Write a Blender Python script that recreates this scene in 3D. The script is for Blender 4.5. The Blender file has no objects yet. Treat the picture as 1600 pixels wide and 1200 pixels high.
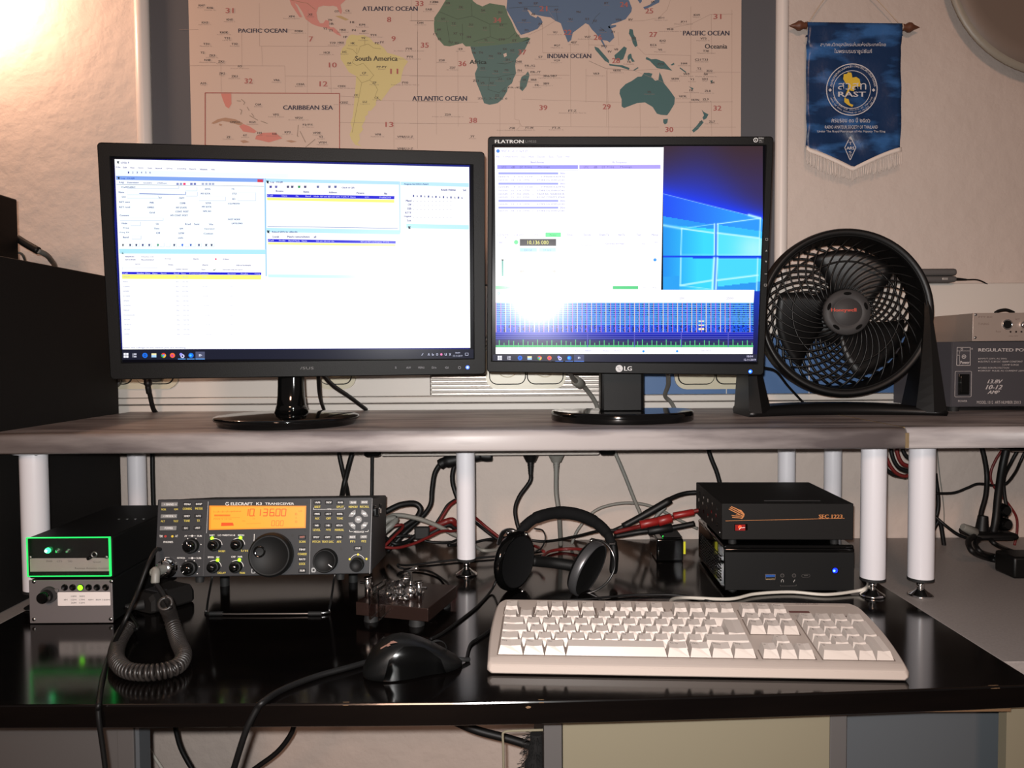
import bpy, bmesh, math, random
from mathutils import Vector as V, Matrix
from mathutils.geometry import tessellate_polygon
random.seed(7)
SC = bpy.context.scene
COL = SC.collection
PI = math.pi

# ---------------------------------------------------------------- camera
F_PX = 1230.0
CAM = V((0, 0, 0.3537))
PITCH, ROLL = math.atan(48 / F_PX), math.radians(0.38)
FW = V((0, math.cos(PITCH), -math.sin(PITCH)))
_u0 = V((0, math.sin(PITCH), math.cos(PITCH)))
RT = V((1, 0, 0)) * math.cos(ROLL) - _u0 * math.sin(ROLL)
RT = (V((1, 0, 0)) * math.cos(ROLL) + _u0 * -math.sin(ROLL)).normalized()
UP = RT.cross(FW).normalized()
cd = bpy.data.cameras.new('camera')
cd.sensor_width = 36; cd.lens = 36 * F_PX / 1600; cd.clip_start = 0.02
cam = bpy.data.objects.new('camera', cd); COL.objects.link(cam)
cam.matrix_world = Matrix(((RT.x, UP.x, -FW.x, CAM.x), (RT.y, UP.y, -FW.y, CAM.y), (RT.z, UP.z, -FW.z, CAM.z), (0, 0, 0, 1)))
SC.camera = cam
SC.view_settings.view_transform = 'Standard'; SC.view_settings.look = 'None'
SC.view_settings.gamma = 1; SC.view_settings.use_curve_mapping = False
SC.view_settings.exposure = 0.0

# ---------------------------------------------------------------- light
w = bpy.data.worlds.new('world'); SC.world = w; w.use_nodes = True
w.node_tree.nodes['Background'].inputs[0].default_value = (1.0, 0.82, 0.74, 1)
w.node_tree.nodes['Background'].inputs[1].default_value = 0.10
def lamp(name, kind, loc, energy, color, size=0.01, target=None, sy=None):
    d = bpy.data.lights.new(name, kind); d.energy = energy; d.color = color
    if kind == 'AREA':
        d.size = size
        if sy: d.shape = 'RECTANGLE'; d.size_y = sy
    else: d.shadow_soft_size = size
    o = bpy.data.objects.new(name, d); COL.objects.link(o); o.location = loc
    if target is not None:
        o.rotation_euler = (V(target) - V(loc)).to_track_quat('-Z', 'Y').to_euler()
    return o
fl_ = lamp('camera_flash', 'SPOT', (-0.012, -0.01, 0.372), 72.0, (1.0, 0.985, 0.965), 0.006, (0.02, 1.2, 0.24))
fl_.data.spot_size = math.radians(112); fl_.data.spot_blend = 1.0
lamp('room_lamp', 'AREA', (-0.5, -3.0, 1.75), 52, (1.0, 0.60, 0.42), 0.5, (0, 1.3, 0.3))
lamp('desk_lamp_light', 'POINT', (-0.985, 1.375, 1.04), 9.5, (1.0, 0.62, 0.42), 0.025)

# ---------------------------------------------------------------- pixel rays (photo pixels, 1600 x 1200)
def ray(px, py): return (FW * F_PX + RT * (px - 800) - UP * (py - 600)).normalized()
def at(px, py, Y):
    d = ray(px, py); return CAM + d * (Y / d.y)
def onz(px, py, z=0.0):
    d = ray(px, py); return CAM + d * ((z - CAM.z) / d.z)
def onx(px, py, X):
    d = ray(px, py); return CAM + d * (X / d.x)

# ---------------------------------------------------------------- materials
def lin(c):
    return tuple((x / 255 / 12.92) if x / 255 <= 0.04045 else ((x / 255 + 0.055) / 1.055) ** 2.4 for x in c[:3]) + (1,)
MATS = {}
def mat(name, c=(128, 128, 128), rough=0.5, metal=0.0, emit=None, es=1.0, spec=0.5, trans=0.0, ior=1.45,
        noise=None, bump=None, attr=False, emit_attr=False, coat=0.0):
    if name in MATS: return MATS[name]
    m = bpy.data.materials.new(name); m.use_nodes = True; nt = m.node_tree; N = nt.nodes; L = nt.links
    b = N['Principled BSDF']; I = b.inputs
    I['Base Color'].default_value = lin(c); I['Roughness'].default_value = rough; I['Metallic'].default_value = metal
    I['Specular IOR Level'].default_value = spec; I['IOR'].default_value = ior; I['Transmission Weight'].default_value = trans
    I['Coat Weight'].default_value = coat
    if emit: I['Emission Color'].default_value = lin(emit); I['Emission Strength'].default_value = es
    if attr or emit_attr:
        a = N.new('ShaderNodeAttribute'); a.attribute_name = 'Col'
        if attr: L.new(a.outputs['Color'], I['Base Color'])
        else: L.new(a.outputs['Color'], I['Emission Color']); I['Emission Strength'].default_value = es
    if noise or bump:
        tc = N.new('ShaderNodeTexCoord')
    if noise:                    # (scale, colour2, contrast lo, hi, stretch xyz)
        sc, c2, lo, hi, st = noise
        mp = N.new('ShaderNodeMapping'); mp.inputs['Scale'].default_value = st; L.new(tc.outputs['Object'], mp.inputs[0])
        n = N.new('ShaderNodeTexNoise'); n.inputs['Scale'].default_value = sc; n.inputs['Detail'].default_value = 6
        L.new(mp.outputs[0], n.inputs['Vector'])
        r = N.new('ShaderNodeValToRGB'); r.color_ramp.elements[0].position = lo; r.color_ramp.elements[1].position = hi
        r.color_ramp.elements[0].color = lin(c); r.color_ramp.elements[1].color = lin(c2)
        L.new(n.outputs['Fac'], r.inputs[0]); L.new(r.outputs[0], I['Base Color'])
    if bump:                     # (scale, strength, distance)
        n = N.new('ShaderNodeTexNoise'); n.inputs['Scale'].default_value = bump[0]; n.inputs['Detail'].default_value = 5
        L.new(tc.outputs['Object'], n.inputs['Vector'])
        k = N.new('ShaderNodeBump'); k.inputs['Strength'].default_value = bump[1]; k.inputs['Distance'].default_value = bump[2]
        L.new(n.outputs['Fac'], k.inputs['Height']); L.new(k.outputs[0], I['Normal'])
    MATS[name] = m; return m
mat('wall_plaster', (192, 178, 169), 0.9, bump=(38, 0.55, 0.006), noise=(3, (184, 170, 161), 0.35, 0.7, (1, 1, 1)))
mat('floor_grey', (70, 62, 58), 0.5, noise=(8, (90, 80, 74), 0.3, 0.7, (1, 1, 1)))
mat('trim_white', (205, 196, 190), 0.35)
mat('trunk_white', (196, 188, 180), 0.45)
mat('trunk_metal', (200, 192, 184), 0.3, 0.3)
mat('trunk_blue', (70, 100, 142), 0.5)
mat('socket_cream', (190, 182, 160), 0.35)
mat('board_grey', (76, 76, 80), 0.75, bump=(400, 0.2, 0.0005))
mat('laminate', (158, 150, 148), 0.42, noise=(8, (106, 98, 98), 0.42, 0.62, (0.6, 3, 4)), bump=(160, 0.1, 0.0006))
mat('filler', (112, 94, 66), 0.6)
mat('black_wood', (5, 4, 4), 0.13, spec=0.6, noise=(7, (10, 7, 6), 0.3, 0.8, (1, 9, 9)), bump=(40, 0.03, 0.0008))
mat('raw_wood', (110, 84, 58), 0.7, noise=(30, (90, 66, 45), 0.3, 0.7, (0.3, 3, 3)))
mat('grey_top', (146, 138, 134), 0.45, noise=(300, (134, 127, 124), 0.3, 0.7, (1, 1, 1)))
mat('cab_grey', (84, 81, 80), 0.6, spec=0.2)
mat('cab_beige', (122, 115, 97), 0.6, spec=0.2)
mat('cab_blue', (80, 84, 88), 0.6, spec=0.2)
mat('tower_black', (14, 12, 11), 0.7, spec=0.3, bump=(300, 0.2, 0.0005))
mat('black_plastic', (10, 10, 10), 0.42, spec=0.3, bump=(700, 0.25, 0.0003))
mat('bezel_black', (10, 10, 10), 0.5, spec=0.18, bump=(900, 0.35, 0.0004))
mat('gloss_black', (6, 6, 6), 0.07, spec=0.6)
mat('coil_black', (38, 34, 32), 0.4)
mat('grip_black', (5, 5, 5), 0.22, spec=0.25)
mat('matte_black', (9, 9, 9), 0.6, spec=0.3)
mat('rubber', (18, 18, 18), 0.7)
mat('cable_black', (11, 10, 10), 0.5, spec=0.35)
mat('cable_grey', (112, 110, 104), 0.5)
mat('cable_white', (190, 184, 174), 0.45)
mat('cable_red', (92, 20, 18), 0.45)
mat('red_plastic', (126, 26, 24), 0.4)
mat('leg_white', (205, 202, 206), 0.25)
mat('chrome', (235, 235, 235), 0.10, 1.0)
mat('satin_steel', (120, 120, 122), 0.35, 0.8)
mat('steel', (150, 150, 150), 0.3, 1.0)
mat('alu', (196, 190, 186), 0.35, 0.7)
mat('panel_grey', (104, 98, 98), 0.5, 0.2)
mat('k3_grey', (36, 36, 38), 0.55, spec=0.3, bump=(900, 0.15, 0.0002))
mat('k3_dark', (23, 22, 23), 0.55)
mat('key_light', (105, 103, 102), 0.5)
mat('kb_beige', (166, 152, 143), 0.42, bump=(900, 0.1, 0.0002))
mat('key_beige', (178, 166, 158), 0.38)
mat('psu_grey', (62, 60, 64), 0.5, bump=(600, 0.1, 0.0002))
mat('silver_box', (176, 160, 150), 0.42, 0.5)
mat('clear', (245, 245, 245), 0.02, trans=1.0, ior=1.48)
mat('paddle_base', (50, 36, 32), 0.25, 0.5)
mat('fan_black', (11, 10, 10), 0.42, spec=0.35)
mat('fan_hub', (52, 50, 50), 0.55, spec=0.3)
mat('shade_grey', (116, 102, 92), 0.5)
mat('shade_rim', (138, 132, 120), 0.4)
mat('wood_brown', (92, 54, 36), 0.5)
mat('cord_cream', (190, 170, 150), 0.7)
mat('fringe', (214, 200, 190), 0.8)
mat('satin_blue', (18, 44, 80), 0.34, noise=(12, (48, 92, 146), 0.5, 0.64, (1, 1, 2.6)), bump=(16, 0.6, 0.006))  # lighter blotches are satin highlights put into the colour
mat('ink', attr=True, rough=0.6)
mat('map_print', attr=True, rough=0.7)
mat('pad_black', (12, 12, 13), 0.85, spec=0.2)
mat('fur', (8, 7, 7), 0.9)
mat('screen', (4, 4, 5), 0.18, emit_attr=True, es=1.1, spec=0.18)
mat('lcd_orange', (4, 4, 5), 0.3, emit_attr=True, es=1.1)
mat('led', (20, 20, 20), 0.3, emit_attr=True, es=3.0)
mat('edge_green', (20, 60, 30), 0.3, emit=(40, 255, 110), es=1.2)
mat('bulb', (255, 220, 180), 0.4, emit=(255, 210, 150), es=12)

# ---------------------------------------------------------------- mesh builder
TXT = {}
def text_data(s):
    if s in TXT: return TXT[s]
    c = bpy.data.curves.new('t', 'FONT'); c.body = s; c.resolution_u = 2
    o = bpy.data.objects.new('t', c)
    me = bpy.data.meshes.new_from_object(o)
    vs = [v.co.copy() for v in me.vertices]; fs = [tuple(p.vertices) for p in me.polygons]
    bpy.data.objects.remove(o); bpy.data.curves.remove(c); bpy.data.meshes.remove(me)
    if vs:
        x0 = min(v.x for v in vs); x1 = max(v.x for v in vs); y0 = min(v.y for v in vs); y1 = max(v.y for v in vs)
    else: x0 = y0 = 0; x1 = y1 = 1
    TXT[s] = (vs, fs, x0, y0, max(x1 - x0, 1e-4), max(y1 - y0, 1e-4)); return TXT[s]

def spline(pts, n=8):
    pts = [V(p) for p in pts]
    if len(pts) < 3: return pts
    P = [pts[0] * 2 - pts[1]] + pts + [pts[-1] * 2 - pts[-2]]; out = []
    for i in range(1, len(P) - 2):
        a, b, c, d = P[i - 1], P[i], P[i + 1], P[i + 2]
        for k in range(n):
            t = k / n
            out.append(0.5 * ((2 * b) + (c - a) * t + (2 * a - 5 * b + 4 * c - d) * t * t + (3 * b - a - 3 * c + d) * t ** 3))
    out.append(pts[-1]); return out

class MB:
    def __init__(s, M=None): s.v = []; s.f = []; s.m = []; s.sm = []; s.c = []; s.mats = []; s.M = M or Matrix.Identity(4)
    def mi(s, name):
        if name not in s.mats: s.mats.append(name)
        return s.mats.index(name)
    def add(s, vs, fs, m, smooth=False, col=(128, 128, 128), world=False):
        k = len(s.v); M = s.M
        s.v += [V(p) if world else M @ V(p) for p in vs]
        L = lin(col) if max(col) > 1.0001 or len(col) == 3 else col
        s.c += [L] * len(vs); i = s.mi(m)
        for n, f in enumerate(fs):
            s.f.append(tuple(k + j for j in f)); s.m.append(i); s.sm.append(smooth if isinstance(smooth, bool) else smooth[n])
        return s
    def box(s, lo, hi, m, bev=0.0, seg=2, T=None, col=(128, 128, 128)):
        lo, hi = V(lo), V(hi); T = T or Matrix.Identity(4)
        if bev <= 0:
            vs = [T @ V((x, y, z)) for x in (lo.x, hi.x) for y in (lo.y, hi.y) for z in (lo.z, hi.z)]
            return s.add(vs, [(0, 1, 3, 2), (4, 6, 7, 5), (0, 4, 5, 1), (2, 3, 7, 6), (0, 2, 6, 4), (1, 5, 7, 3)], m, col=col)
        b = bmesh.new(); bmesh.ops.create_cube(b, size=1)
        for v in b.verts: v.co = V([(lo[i] + hi[i]) / 2 + v.co[i] * (hi[i] - lo[i]) for i in range(3)])
        bev = min(bev, min(abs(hi[i] - lo[i]) for i in range(3)) * 0.49)
        r = bmesh.ops.bevel(b, geom=list(b.edges), offset=bev, segments=seg, profile=0.5, affect='EDGES')
        bf = set(r['faces']); b.verts.ensure_lookup_table(); b.verts.index_update()
        big = sorted(b.faces, key=lambda f: -f.calc_area())[:6]
        s.add([T @ v.co for v in b.verts], [tuple(v.index for v in f.verts) for f in b.faces], m, [f not in big for f in b.faces], col=col)
        b.free(); return s
    def lathe(s, prof, m, seg=32, T=None, col=(128, 128, 128), smooth=True, a0=0, a1=2 * PI):
        """profile of (r, z) round local z of T"""
        T = T or Matrix.Identity(4); vs = []; fs = []; n = len(prof); full = abs(a1 - a0 - 2 * PI) < 1e-6
        cnt = seg if full else seg + 1
        for i in range(cnt):
            a = a0 + (a1 - a0) * i / seg
            vs += [T @ V((r * math.cos(a), r * math.sin(a), z)) for r, z in prof]
        for i in range(seg):
            j = (i + 1) % cnt
            for k in range(n - 1): fs.append((i * n + k, j * n + k, j * n + k + 1, i * n + k + 1))
        return s.add(vs, fs, m, smooth, col)
    def cyl(s, p0, p1, r, m, seg=20, r2=None, col=(128, 128, 128), bev=0.0, caps=True):
        p0, p1 = V(p0), V(p1); d = p1 - p0; h = d.length; r2 = r if r2 is None else r2
        T = Matrix.Translation(p0) @ d.to_track_quat('Z', 'Y').to_matrix().to_4x4()
        b = bev
        s.lathe([(r - b, 0), (r, b), (r2, h - b), (r2 - b, h)] if b else [(r, 0), (r2, h)], m, seg, T, col)
        if caps:
            ring = [(math.cos(2 * PI * i / seg), math.sin(2 * PI * i / seg)) for i in range(seg)]
            s.add([T @ V((x * (r - b), y * (r - b), 0)) for x, y in ring], [tuple(range(seg))[::-1]], m, col=col)
            s.add([T @ V((x * (r2 - b), y * (r2 - b), h)) for x, y in ring], [tuple(range(seg))], m, col=col)
        return s
    def tube(s, pts, r, m, seg=8, n=8, smoothpath=True, flat=1.0, upv=None, closed=False, col=(128, 128, 128)):
        P = spline(pts, n) if smoothpath else [V(p) for p in pts]
        if closed: P = P[:-1] if (P[0] - P[-1]).length < 1e-6 else P
        N_ = len(P); vs = []; fs = []; prev = None
        for i, p in enumerate(P):
            a = P[(i - 1) % N_] if closed or i else p; c = P[(i + 1) % N_] if closed or i < N_ - 1 else p
            t = (c - a).normalized()
            if upv is not None: nrm = (V(upv) - t * t.dot(V(upv))).normalized()
            elif prev is None:
                q = V((0, 0, 1)) if abs(t.z) < 0.9 else V((1, 0, 0)); nrm = (q - t * t.dot(q)).normalized()
            else: nrm = (prev - t * t.dot(prev)).normalized()
            prev = nrm; bn = t.cross(nrm)
            rr = r[i * (len(r) - 1) // max(N_ - 1, 1)] if isinstance(r, (list, tuple)) else r
            for k in range(seg):
                a_ = 2 * PI * k / seg
                vs.append(p + nrm * rr * flat * math.cos(a_) + bn * rr * math.sin(a_))
        R = N_ if closed else N_ - 1
        for i in range(R):
            j = (i + 1) % N_
            for k in range(seg): fs.append((i * seg + k, i * seg + (k + 1) % seg, j * seg + (k + 1) % seg, j * seg + k))
        sm = [True] * len(fs)
        if not closed: fs += [tuple(range(seg))[::-1], tuple((N_ - 1) * seg + k for k in range(seg))]; sm += [False, False]
        return s.add(vs, fs, m, sm, col)
    def poly(s, pts, m, col=(128, 128, 128)):
        pts = [V(p) for p in pts]
        return s.add(pts, [tuple(t) for t in tessellate_polygon([pts])], m, col=col)
    def prism(s, pts, d, m, col=(128, 128, 128)):
        """closed outline pts swept by vector d"""
        pts = [V(p) for p in pts]; d = V(d); n = len(pts); tr = [tuple(t) for t in tessellate_polygon([pts])]
        s.add(pts, tr, m, col=col); s.add([p + d for p in pts], [t[::-1] for t in tr], m, col=col)
        return s.add(pts + [p + d for p in pts], [(i, (i + 1) % n, n + (i + 1) % n, n + i) for i in range(n)], m, col=col)
    def ball(s, c, r, m, seg=12, col=(128, 128, 128), sc=(1, 1, 1)):
        T = Matrix.Translation(V(c)) @ Matrix.Diagonal((sc[0], sc[1], sc[2], 1))
        return s.lathe([(max(r * math.sin(PI * k / 8), 1e-6), -r * math.cos(PI * k / 8)) for k in range(9)], m, seg, T, col)
    def loft(s, rings, m, closed_ring=True, caps=True, col=(128, 128, 128), smooth=True):
        n = len(rings[0]); vs = [V(p) for r in rings for p in r]; fs = []
        for i in range(len(rings) - 1):
            for k in range(n if closed_ring else n - 1):
                fs.append((i * n + k, i * n + (k + 1) % n, (i + 1) * n + (k + 1) % n, (i + 1) * n + k))
        sm = [smooth] * len(fs)
        if caps: fs += [tuple(range(n))[::-1], tuple((len(rings) - 1) * n + k for k in range(n))]; sm += [False, False]
        return s.add(vs, fs, m, sm, col)
    def build(s, name, parent=None, origin=None):
        o3 = V(parent['_o']) if parent is not None else (V(origin) if origin is not None else V((0, 0, 0)))
        if parent is None and origin is None and s.v:
            xs = [p.x for p in s.v]; ys = [p.y for p in s.v]; zs = [p.z for p in s.v]
            o3 = V(((min(xs) + max(xs)) / 2, (min(ys) + max(ys)) / 2, min(zs)))
        me = bpy.data.meshes.new(name); me.from_pydata([p - o3 for p in s.v], [], s.f)
        for mn in s.mats: me.materials.append(MATS[mn])
        me.polygons.foreach_set('material_index', s.m); me.polygons.foreach_set('use_smooth', s.sm)
        if any(k in ('ink', 'map_print', 'screen', 'lcd_orange', 'led') for k in s.mats):
            a = me.color_attributes.new('Col', 'FLOAT_COLOR', 'POINT'); a.data.foreach_set('color', [x for c in s.c for x in c])
        me.validate(); me.update()
        ob = bpy.data.objects.new(name, me); COL.objects.link(ob)
        if parent is not None:
            ob.parent = parent; ob.location = (0, 0, 0)
        else: ob.location = o3
        ob['_o'] = tuple(o3); return ob

class Pl:
    """a flat face standing in the room: origin, right, up, outward normal; traced in photo pixels"""
    def __init__(s, O, X, Y):
        s.O = V(O); s.X = V(X).normalized(); s.N = s.X.cross(V(Y)).normalized(); s.Y = s.N.cross(s.X).normalized()
        s.M = Matrix(((s.X.x, s.Y.x, s.N.x, s.O.x), (s.X.y, s.Y.y, s.N.y, s.O.y), (s.X.z, s.Y.z, s.N.z, s.O.z), (0, 0, 0, 1)))
        s.z = lambda x, y: (x, y)
    def uv(s, px, py, n=0.0):
        px, py = s.z(px, py); d = ray(px, py); O = s.O + s.N * n
        p = CAM + d * ((O - CAM).dot(s.N) / d.dot(s.N)); q = p - s.O
        return q.dot(s.X), q.dot(s.Y)
    def pt(s, px, py, n=0.0):
        u, v = s.uv(px, py, n); return V((u, v, n))
    def W(s, u, v, n=0.0): return s.O + s.X * u + s.Y * v + s.N * n
    def rect(s, mb, x0, y0, x1, y1, m, col, n=0.0003):
        mb.add([s.pt(x0, y0, n), s.pt(x0, y1, n), s.pt(x1, y1, n), s.pt(x1, y0, n)], [(0, 1, 2, 3)], m, col=col)
    def poly(s, mb, pts, m, col, n=0.0003): mb.poly([s.pt(x, y, n) for x, y in pts], m, col)
    def line(s, mb, pts, wpx, m, col, n=0.0003, closed=False):
        q = [s.pt(x, y, n) for x, y in pts]; k = wpx * (s.O - CAM).length / F_PX / 2
        if closed: q.append(q[0])
        for a, b in zip(q, q[1:]):
            d = (b - a)
            if d.length < 1e-7: continue
            d.normalize(); p = V((-d.y, d.x, 0)) * k
            mb.add([a - p, b - p, b + p, a + p], [(0, 1, 2, 3)], m, col=col)
    def disc(s, mb, x, y, r, m, col, n=0.0003, seg=20, r0=0):
        c = s.pt(x, y, n); k = (s.W(c.x, c.y, n) - CAM).dot(FW) / F_PX
        if r0:
            mb.add([c + V((math.cos(2 * PI * i / seg), math.sin(2 * PI * i / seg), 0)) * k * rr for i in range(seg) for rr in (r0, r)],
                   [(2 * i, 2 * i + 1, (2 * i + 3) % (2 * seg), (2 * i + 2) % (2 * seg)) for i in range(seg)], m, col=col)
        else:
            mb.add([c + V((math.cos(2 * PI * i / seg), math.sin(2 * PI * i / seg), 0)) * k * r for i in range(seg)], [tuple(range(seg))], m, col=col)
    def text(s, mb, t, x0, y0, x1, y1, m, col, n=0.0005, slant=0.0, bold=0):
        vs, fs, a, b, w_, h_ = text_data(t)
        A = s.pt(x0, y1, n); B = s.pt(x1, y1, n); C = s.pt(x0, y0, n); ux = B - A; uy = C - A
        for k in range(3 if bold else 1):
            off = ux.normalized() * uy.length * (k - 1 if bold else 0) * 0.05 + V((0, 0, 0.00004 * k))
            mb.add([A + off + ux * ((v.x - a) / w_ + slant * (v.y - b) / h_ * h_ / w_) + uy * ((v.y - b) / h_) for v in vs], fs, m, col=col)

def thing(name, label, cat, loc, group=None):
    o = bpy.data.objects.new(name, None); COL.objects.link(o); o.location = loc; o.empty_display_size = 0.02
    o['_o'] = tuple(loc); o['label'] = label; o['category'] = cat
    if group: o['group'] = group
    return o
def tag(o, label, cat, group=None, kind=None):
    o['label'] = label; o['category'] = cat
    if group: o['group'] = group
    if kind: o['kind'] = kind
    return o
def struct(o, kind='structure', label=None):
    o['kind'] = kind
    if label: o['label'] = label
    return o
def part(o, label): o['label'] = label; return o
def dup(root, loc, label):
    r = root.copy(); COL.objects.link(r); r.location = loc; r['label'] = label
    for ch in list(root.children):
        c = ch.copy(); COL.objects.link(c); c.parent = r
        for g in ch.children:
            d = g.copy(); COL.objects.link(d); d.parent = c
    return r

# ================================================================ setting
WY = 1.48                                  # wall
SH_T, SH_B = 0.2502, 0.2217                # raised shelf, top and underside
mb = MB(); mb.box((-2.2, WY, -0.76), (2.6, WY + 0.12, 1.9), 'wall_plaster'); struct(mb.build('wall_back'))
mb = MB(); mb.box((-2.2, -3.4, -0.80), (2.6, WY, -0.76), 'floor_grey'); struct(mb.build('floor'))
def pipe(px0, px1, py, n):
    a, b = at(px0, py, WY - 0.012), at(px1, py, WY - 0.012); x = (a.x + b.x) / 2; r = (b.x - a.x) / 2
    mb = MB(); mb.cyl((x, WY - 0.012, 0.478), (x, WY - 0.012, 1.5), r, 'trim_white', 24)
    struct(mb.build(n))
pipe(215, 237.5, 200, 'trim_1'); pipe(1211, 1231, 200, 'trim_2')
# dado trunking on the wall
bay = thing('cable_trunking', 'white wall trunking with sockets behind the two monitors', 'trunking', (0, WY, 0.24))
mb = MB()
mb.box((-1.2, 1.452, 0.385), (2.0, WY - 0.001, 0.4775), 'trunk_white', 0.003)
mb.box((-1.2, 1.468, 0.27), (2.0, WY - 0.001, 0.385), 'trunk_white')
mb.box((-1.2, 1.45, 0.2635), (2.0, WY - 0.001, 0.275), 'trunk_white', 0.002)
mb.box((-1.2, 1.457, 0.20), (2.0, WY - 0.001, 0.2615), 'trunk_white', 0.002)
mb.build('trunking_body', bay)
xa, xb, xc, xd = [at(p, 600, 1.455).x for p in (673, 940, 1004, 1419)]
mb = MB(); mb.box((-1.2, 1.455, 0.276), (xa - 0.001, 1.468, 0.384), 'trunk_white', 0.001); mb.box((xb, 1.455, 0.276), (xc, 1.468, 0.384), 'trunk_white', 0.001)
mb.build('channel_cover', bay)
mb = MB()
for i in range(14): mb.box((xa, 1.456, 0.2765 + i * 0.0077), (xb, 1.468, 0.2765 + i * 0.0077 + 0.0052), 'trunk_metal', 0.0015)
part(mb.build('ribbed_insert', bay), 'ribbed metallic insert')
mb = MB(); mb.box((xc, 1.4555, 0.276), (xd, 1.468, 0.384), 'trunk_blue', 0.001)
for p in (1135, 1264): q = at(p, 610, 1.455); mb.box((q.x - 0.0007, 1.455, 0.276), (q.x + 0.0007, 1.4556, 0.384), 'trunk_white')
part(mb.build('channel_cover', bay), 'blue cover section')
def rrect(x0, z0, x1, z1, r, n=6):
    out = []
    for cx, cz, a in ((x1 - r, z0 + r, -90), (x1 - r, z1 - r, 0), (x0 + r, z1 - r, 90), (x0 + r, z0 + r, 180)):
        for k in range(n + 1):
            t = math.radians(a + 90 * k / n); out.append((cx + r * math.cos(t), cz + r * math.sin(t)))
    return out
def sockets(spans, px_end, lab):
    x0 = at(spans[0][0] - 6, 600, 1.45).x; x1 = at(px_end, 600, 1.45).x; z0 = at(spans[0][1], 608, 1.45).z
    s = thing('wall_socket', lab, 'socket', ((x0 + x1) / 2, 1.455, z0), 'sockets set in the wall trunking')
    mb = MB(); mb.prism([(x, 1.4545, z) for x, z in rrect(x0, z0, x1, z0 + 0.085, 0.022)], (0, -0.007, 0), 'socket_cream'); mb.build('frame', s)
    for a, b in spans:
        u0 = at(a, 600, 1.446).x; u1 = at(b, 600, 1.446).x
        mb = MB(); pts = rrect(u0, z0 + 0.0095, u1, z0 + 0.0755, 0.014)
        mb.tube([(x, 1.4475, z) for x, z in pts], 0.0011, 'rubber', 5, 1, False, closed=True)
        mb.prism([(x, 1.4475, z) for x, z in rrect(u0 + .001, z0 + 0.0105, u1 - .001, z0 + 0.0745, 0.013)], (0, -0.004, 0), 'socket_cream')
        mb.lathe([(0.0215, -0.0), (0.0195, -0.0), (0.019, 0.0035), (0.002, 0.0035)], 'socket_cream', 24,
                 Matrix.Translation(((u0 + u1) / 2, 1.4433, z0 + 0.0425)) @ Matrix.Rotation(PI / 2, 4, 'X') @ Matrix.Diagonal((1, 1, -1, 1)))
        mb.build('insert', s)
sockets([(150, 206), (213, 271)], 279, 'cream double wall socket under the left end of the widescreen monitor')
sockets([(500, 549)], 556, 'cream wall socket just right of the round monitor stand')
sockets([(765, 821), (824, 880)], 884, 'cream double wall socket behind the gap between the two monitors')
sockets([(1060, 1116), (1119, 1175)], 1181, 'cream double wall socket on the blue trunking cover left of the fan')

# ================================================================ furniture
def cab_x(px, Y=0.93): return at(px, 1170, Y).x
DX0, DX1 = -0.680, 0.556
def desk_front(x): return 0.785 + 0.034 * max(0, (x + 0.1) / 0.66) ** 1.5 + 0.006 * max(0, (-x - 0.3)) 
dk = thing('desk', 'glossy black-stained desk top with chipped front edge', 'desk', (-0.06, 1.1, -0.76))
n = 16; xs = [DX0 + (DX1 - DX0) * i / n for i in range(n + 1)]
prof = [(0.0, -0.024), (0.0, -0.002), (0.0005, -0.0006), (0.002, 0.0), None, None]
rings = []
for x in xs:
    y = desk_front(x)
    rings.append([(x, y + a, z) for a, z in ((0.001, -0.0242), (0, -0.0235), (0, -0.002), (0.0006, -0.0006), (0.002, 0))] + [(x, 1.478, 0), (x, 1.478, -0.0242)])
mb = MB(); mb.loft(rings, 'black_wood', smooth=False); mb.build('desk_top', dk)
mb = MB()
for px, py, w_, h_ in ((537, 1104.5, 10, 4), (397, 1104.5, 3, 2), (846, 1100, 9, 3), (826, 1110, 9, 3), (1563, 1079.5, 12, 5), (1574, 1082, 7, 3)):
    p = onz(px, py, 0.0005); y = desk_front(p.x); k = 0.8 / F_PX
    if py == 1110: mb.poly([(p.x + a * k * w_ / 2, y - 0.0004, -0.006 + b * k * h_) for a, b in ((-1, 0), (-.3, -.8), (.8, -.4), (1, .3), (0, .7))], 'raw_wood')
    else:
        mb.poly([(p.x + a * k * w_ / 2, y - 0.0004 + (0.0035 if b > 0 else 0), 0.0002 if b > 0 else -0.002) for a, b in ((-1, 1), (-.8, -1), (0.2, -1.), (.9, -1), (1, 1))], 'raw_wood')
part(mb.build('chipped_edge', dk), 'bare wood chips on the front edge')
mb = MB(); mb.box((DX0 + 0.02, 0.835, -0.036), (DX1 - 0.02, 1.47, -0.0242), 'raw_wood'); mb.build('under_board', dk)

mb = MB(); mb.box((DX1 + 0.0008, 0.882, -0.028), (1.9, 1.478, -0.0004), 'grey_top', 0.001)
g = thing('side_counter', 'grey laminate counter to the right of the black desk', 'counter', (1.2, 1.18, -0.76)); mb.build('counter_top', g)
mb = MB(); mb.box((cab_x(1572, 0.90), 0.90, -0.76), (1.9, 0.915, -0.0285), 'cab_beige'); mb.box((1.88, 0.915, -0.76), (1.9, 1.47, -0.0285), 'cab_beige'); mb.build('support_panel', g)
mb = MB(); mb.box((-1.5, 0.90, -0.028), (DX0 - 0.0008, 1.478, -0.0004), 'grey_top', 0.001)
g = thing('side_counter', 'grey laminate counter under the tall black tower left of the desk', 'counter', (-1.1, 1.18, -0.76)); mb.build('counter_top', g)
mb = MB(); mb.box((-1.5, 1.02, -0.76), (-0.70, 1.47, -0.0285), 'cab_grey'); mb.build('support_panel', g)

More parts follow.
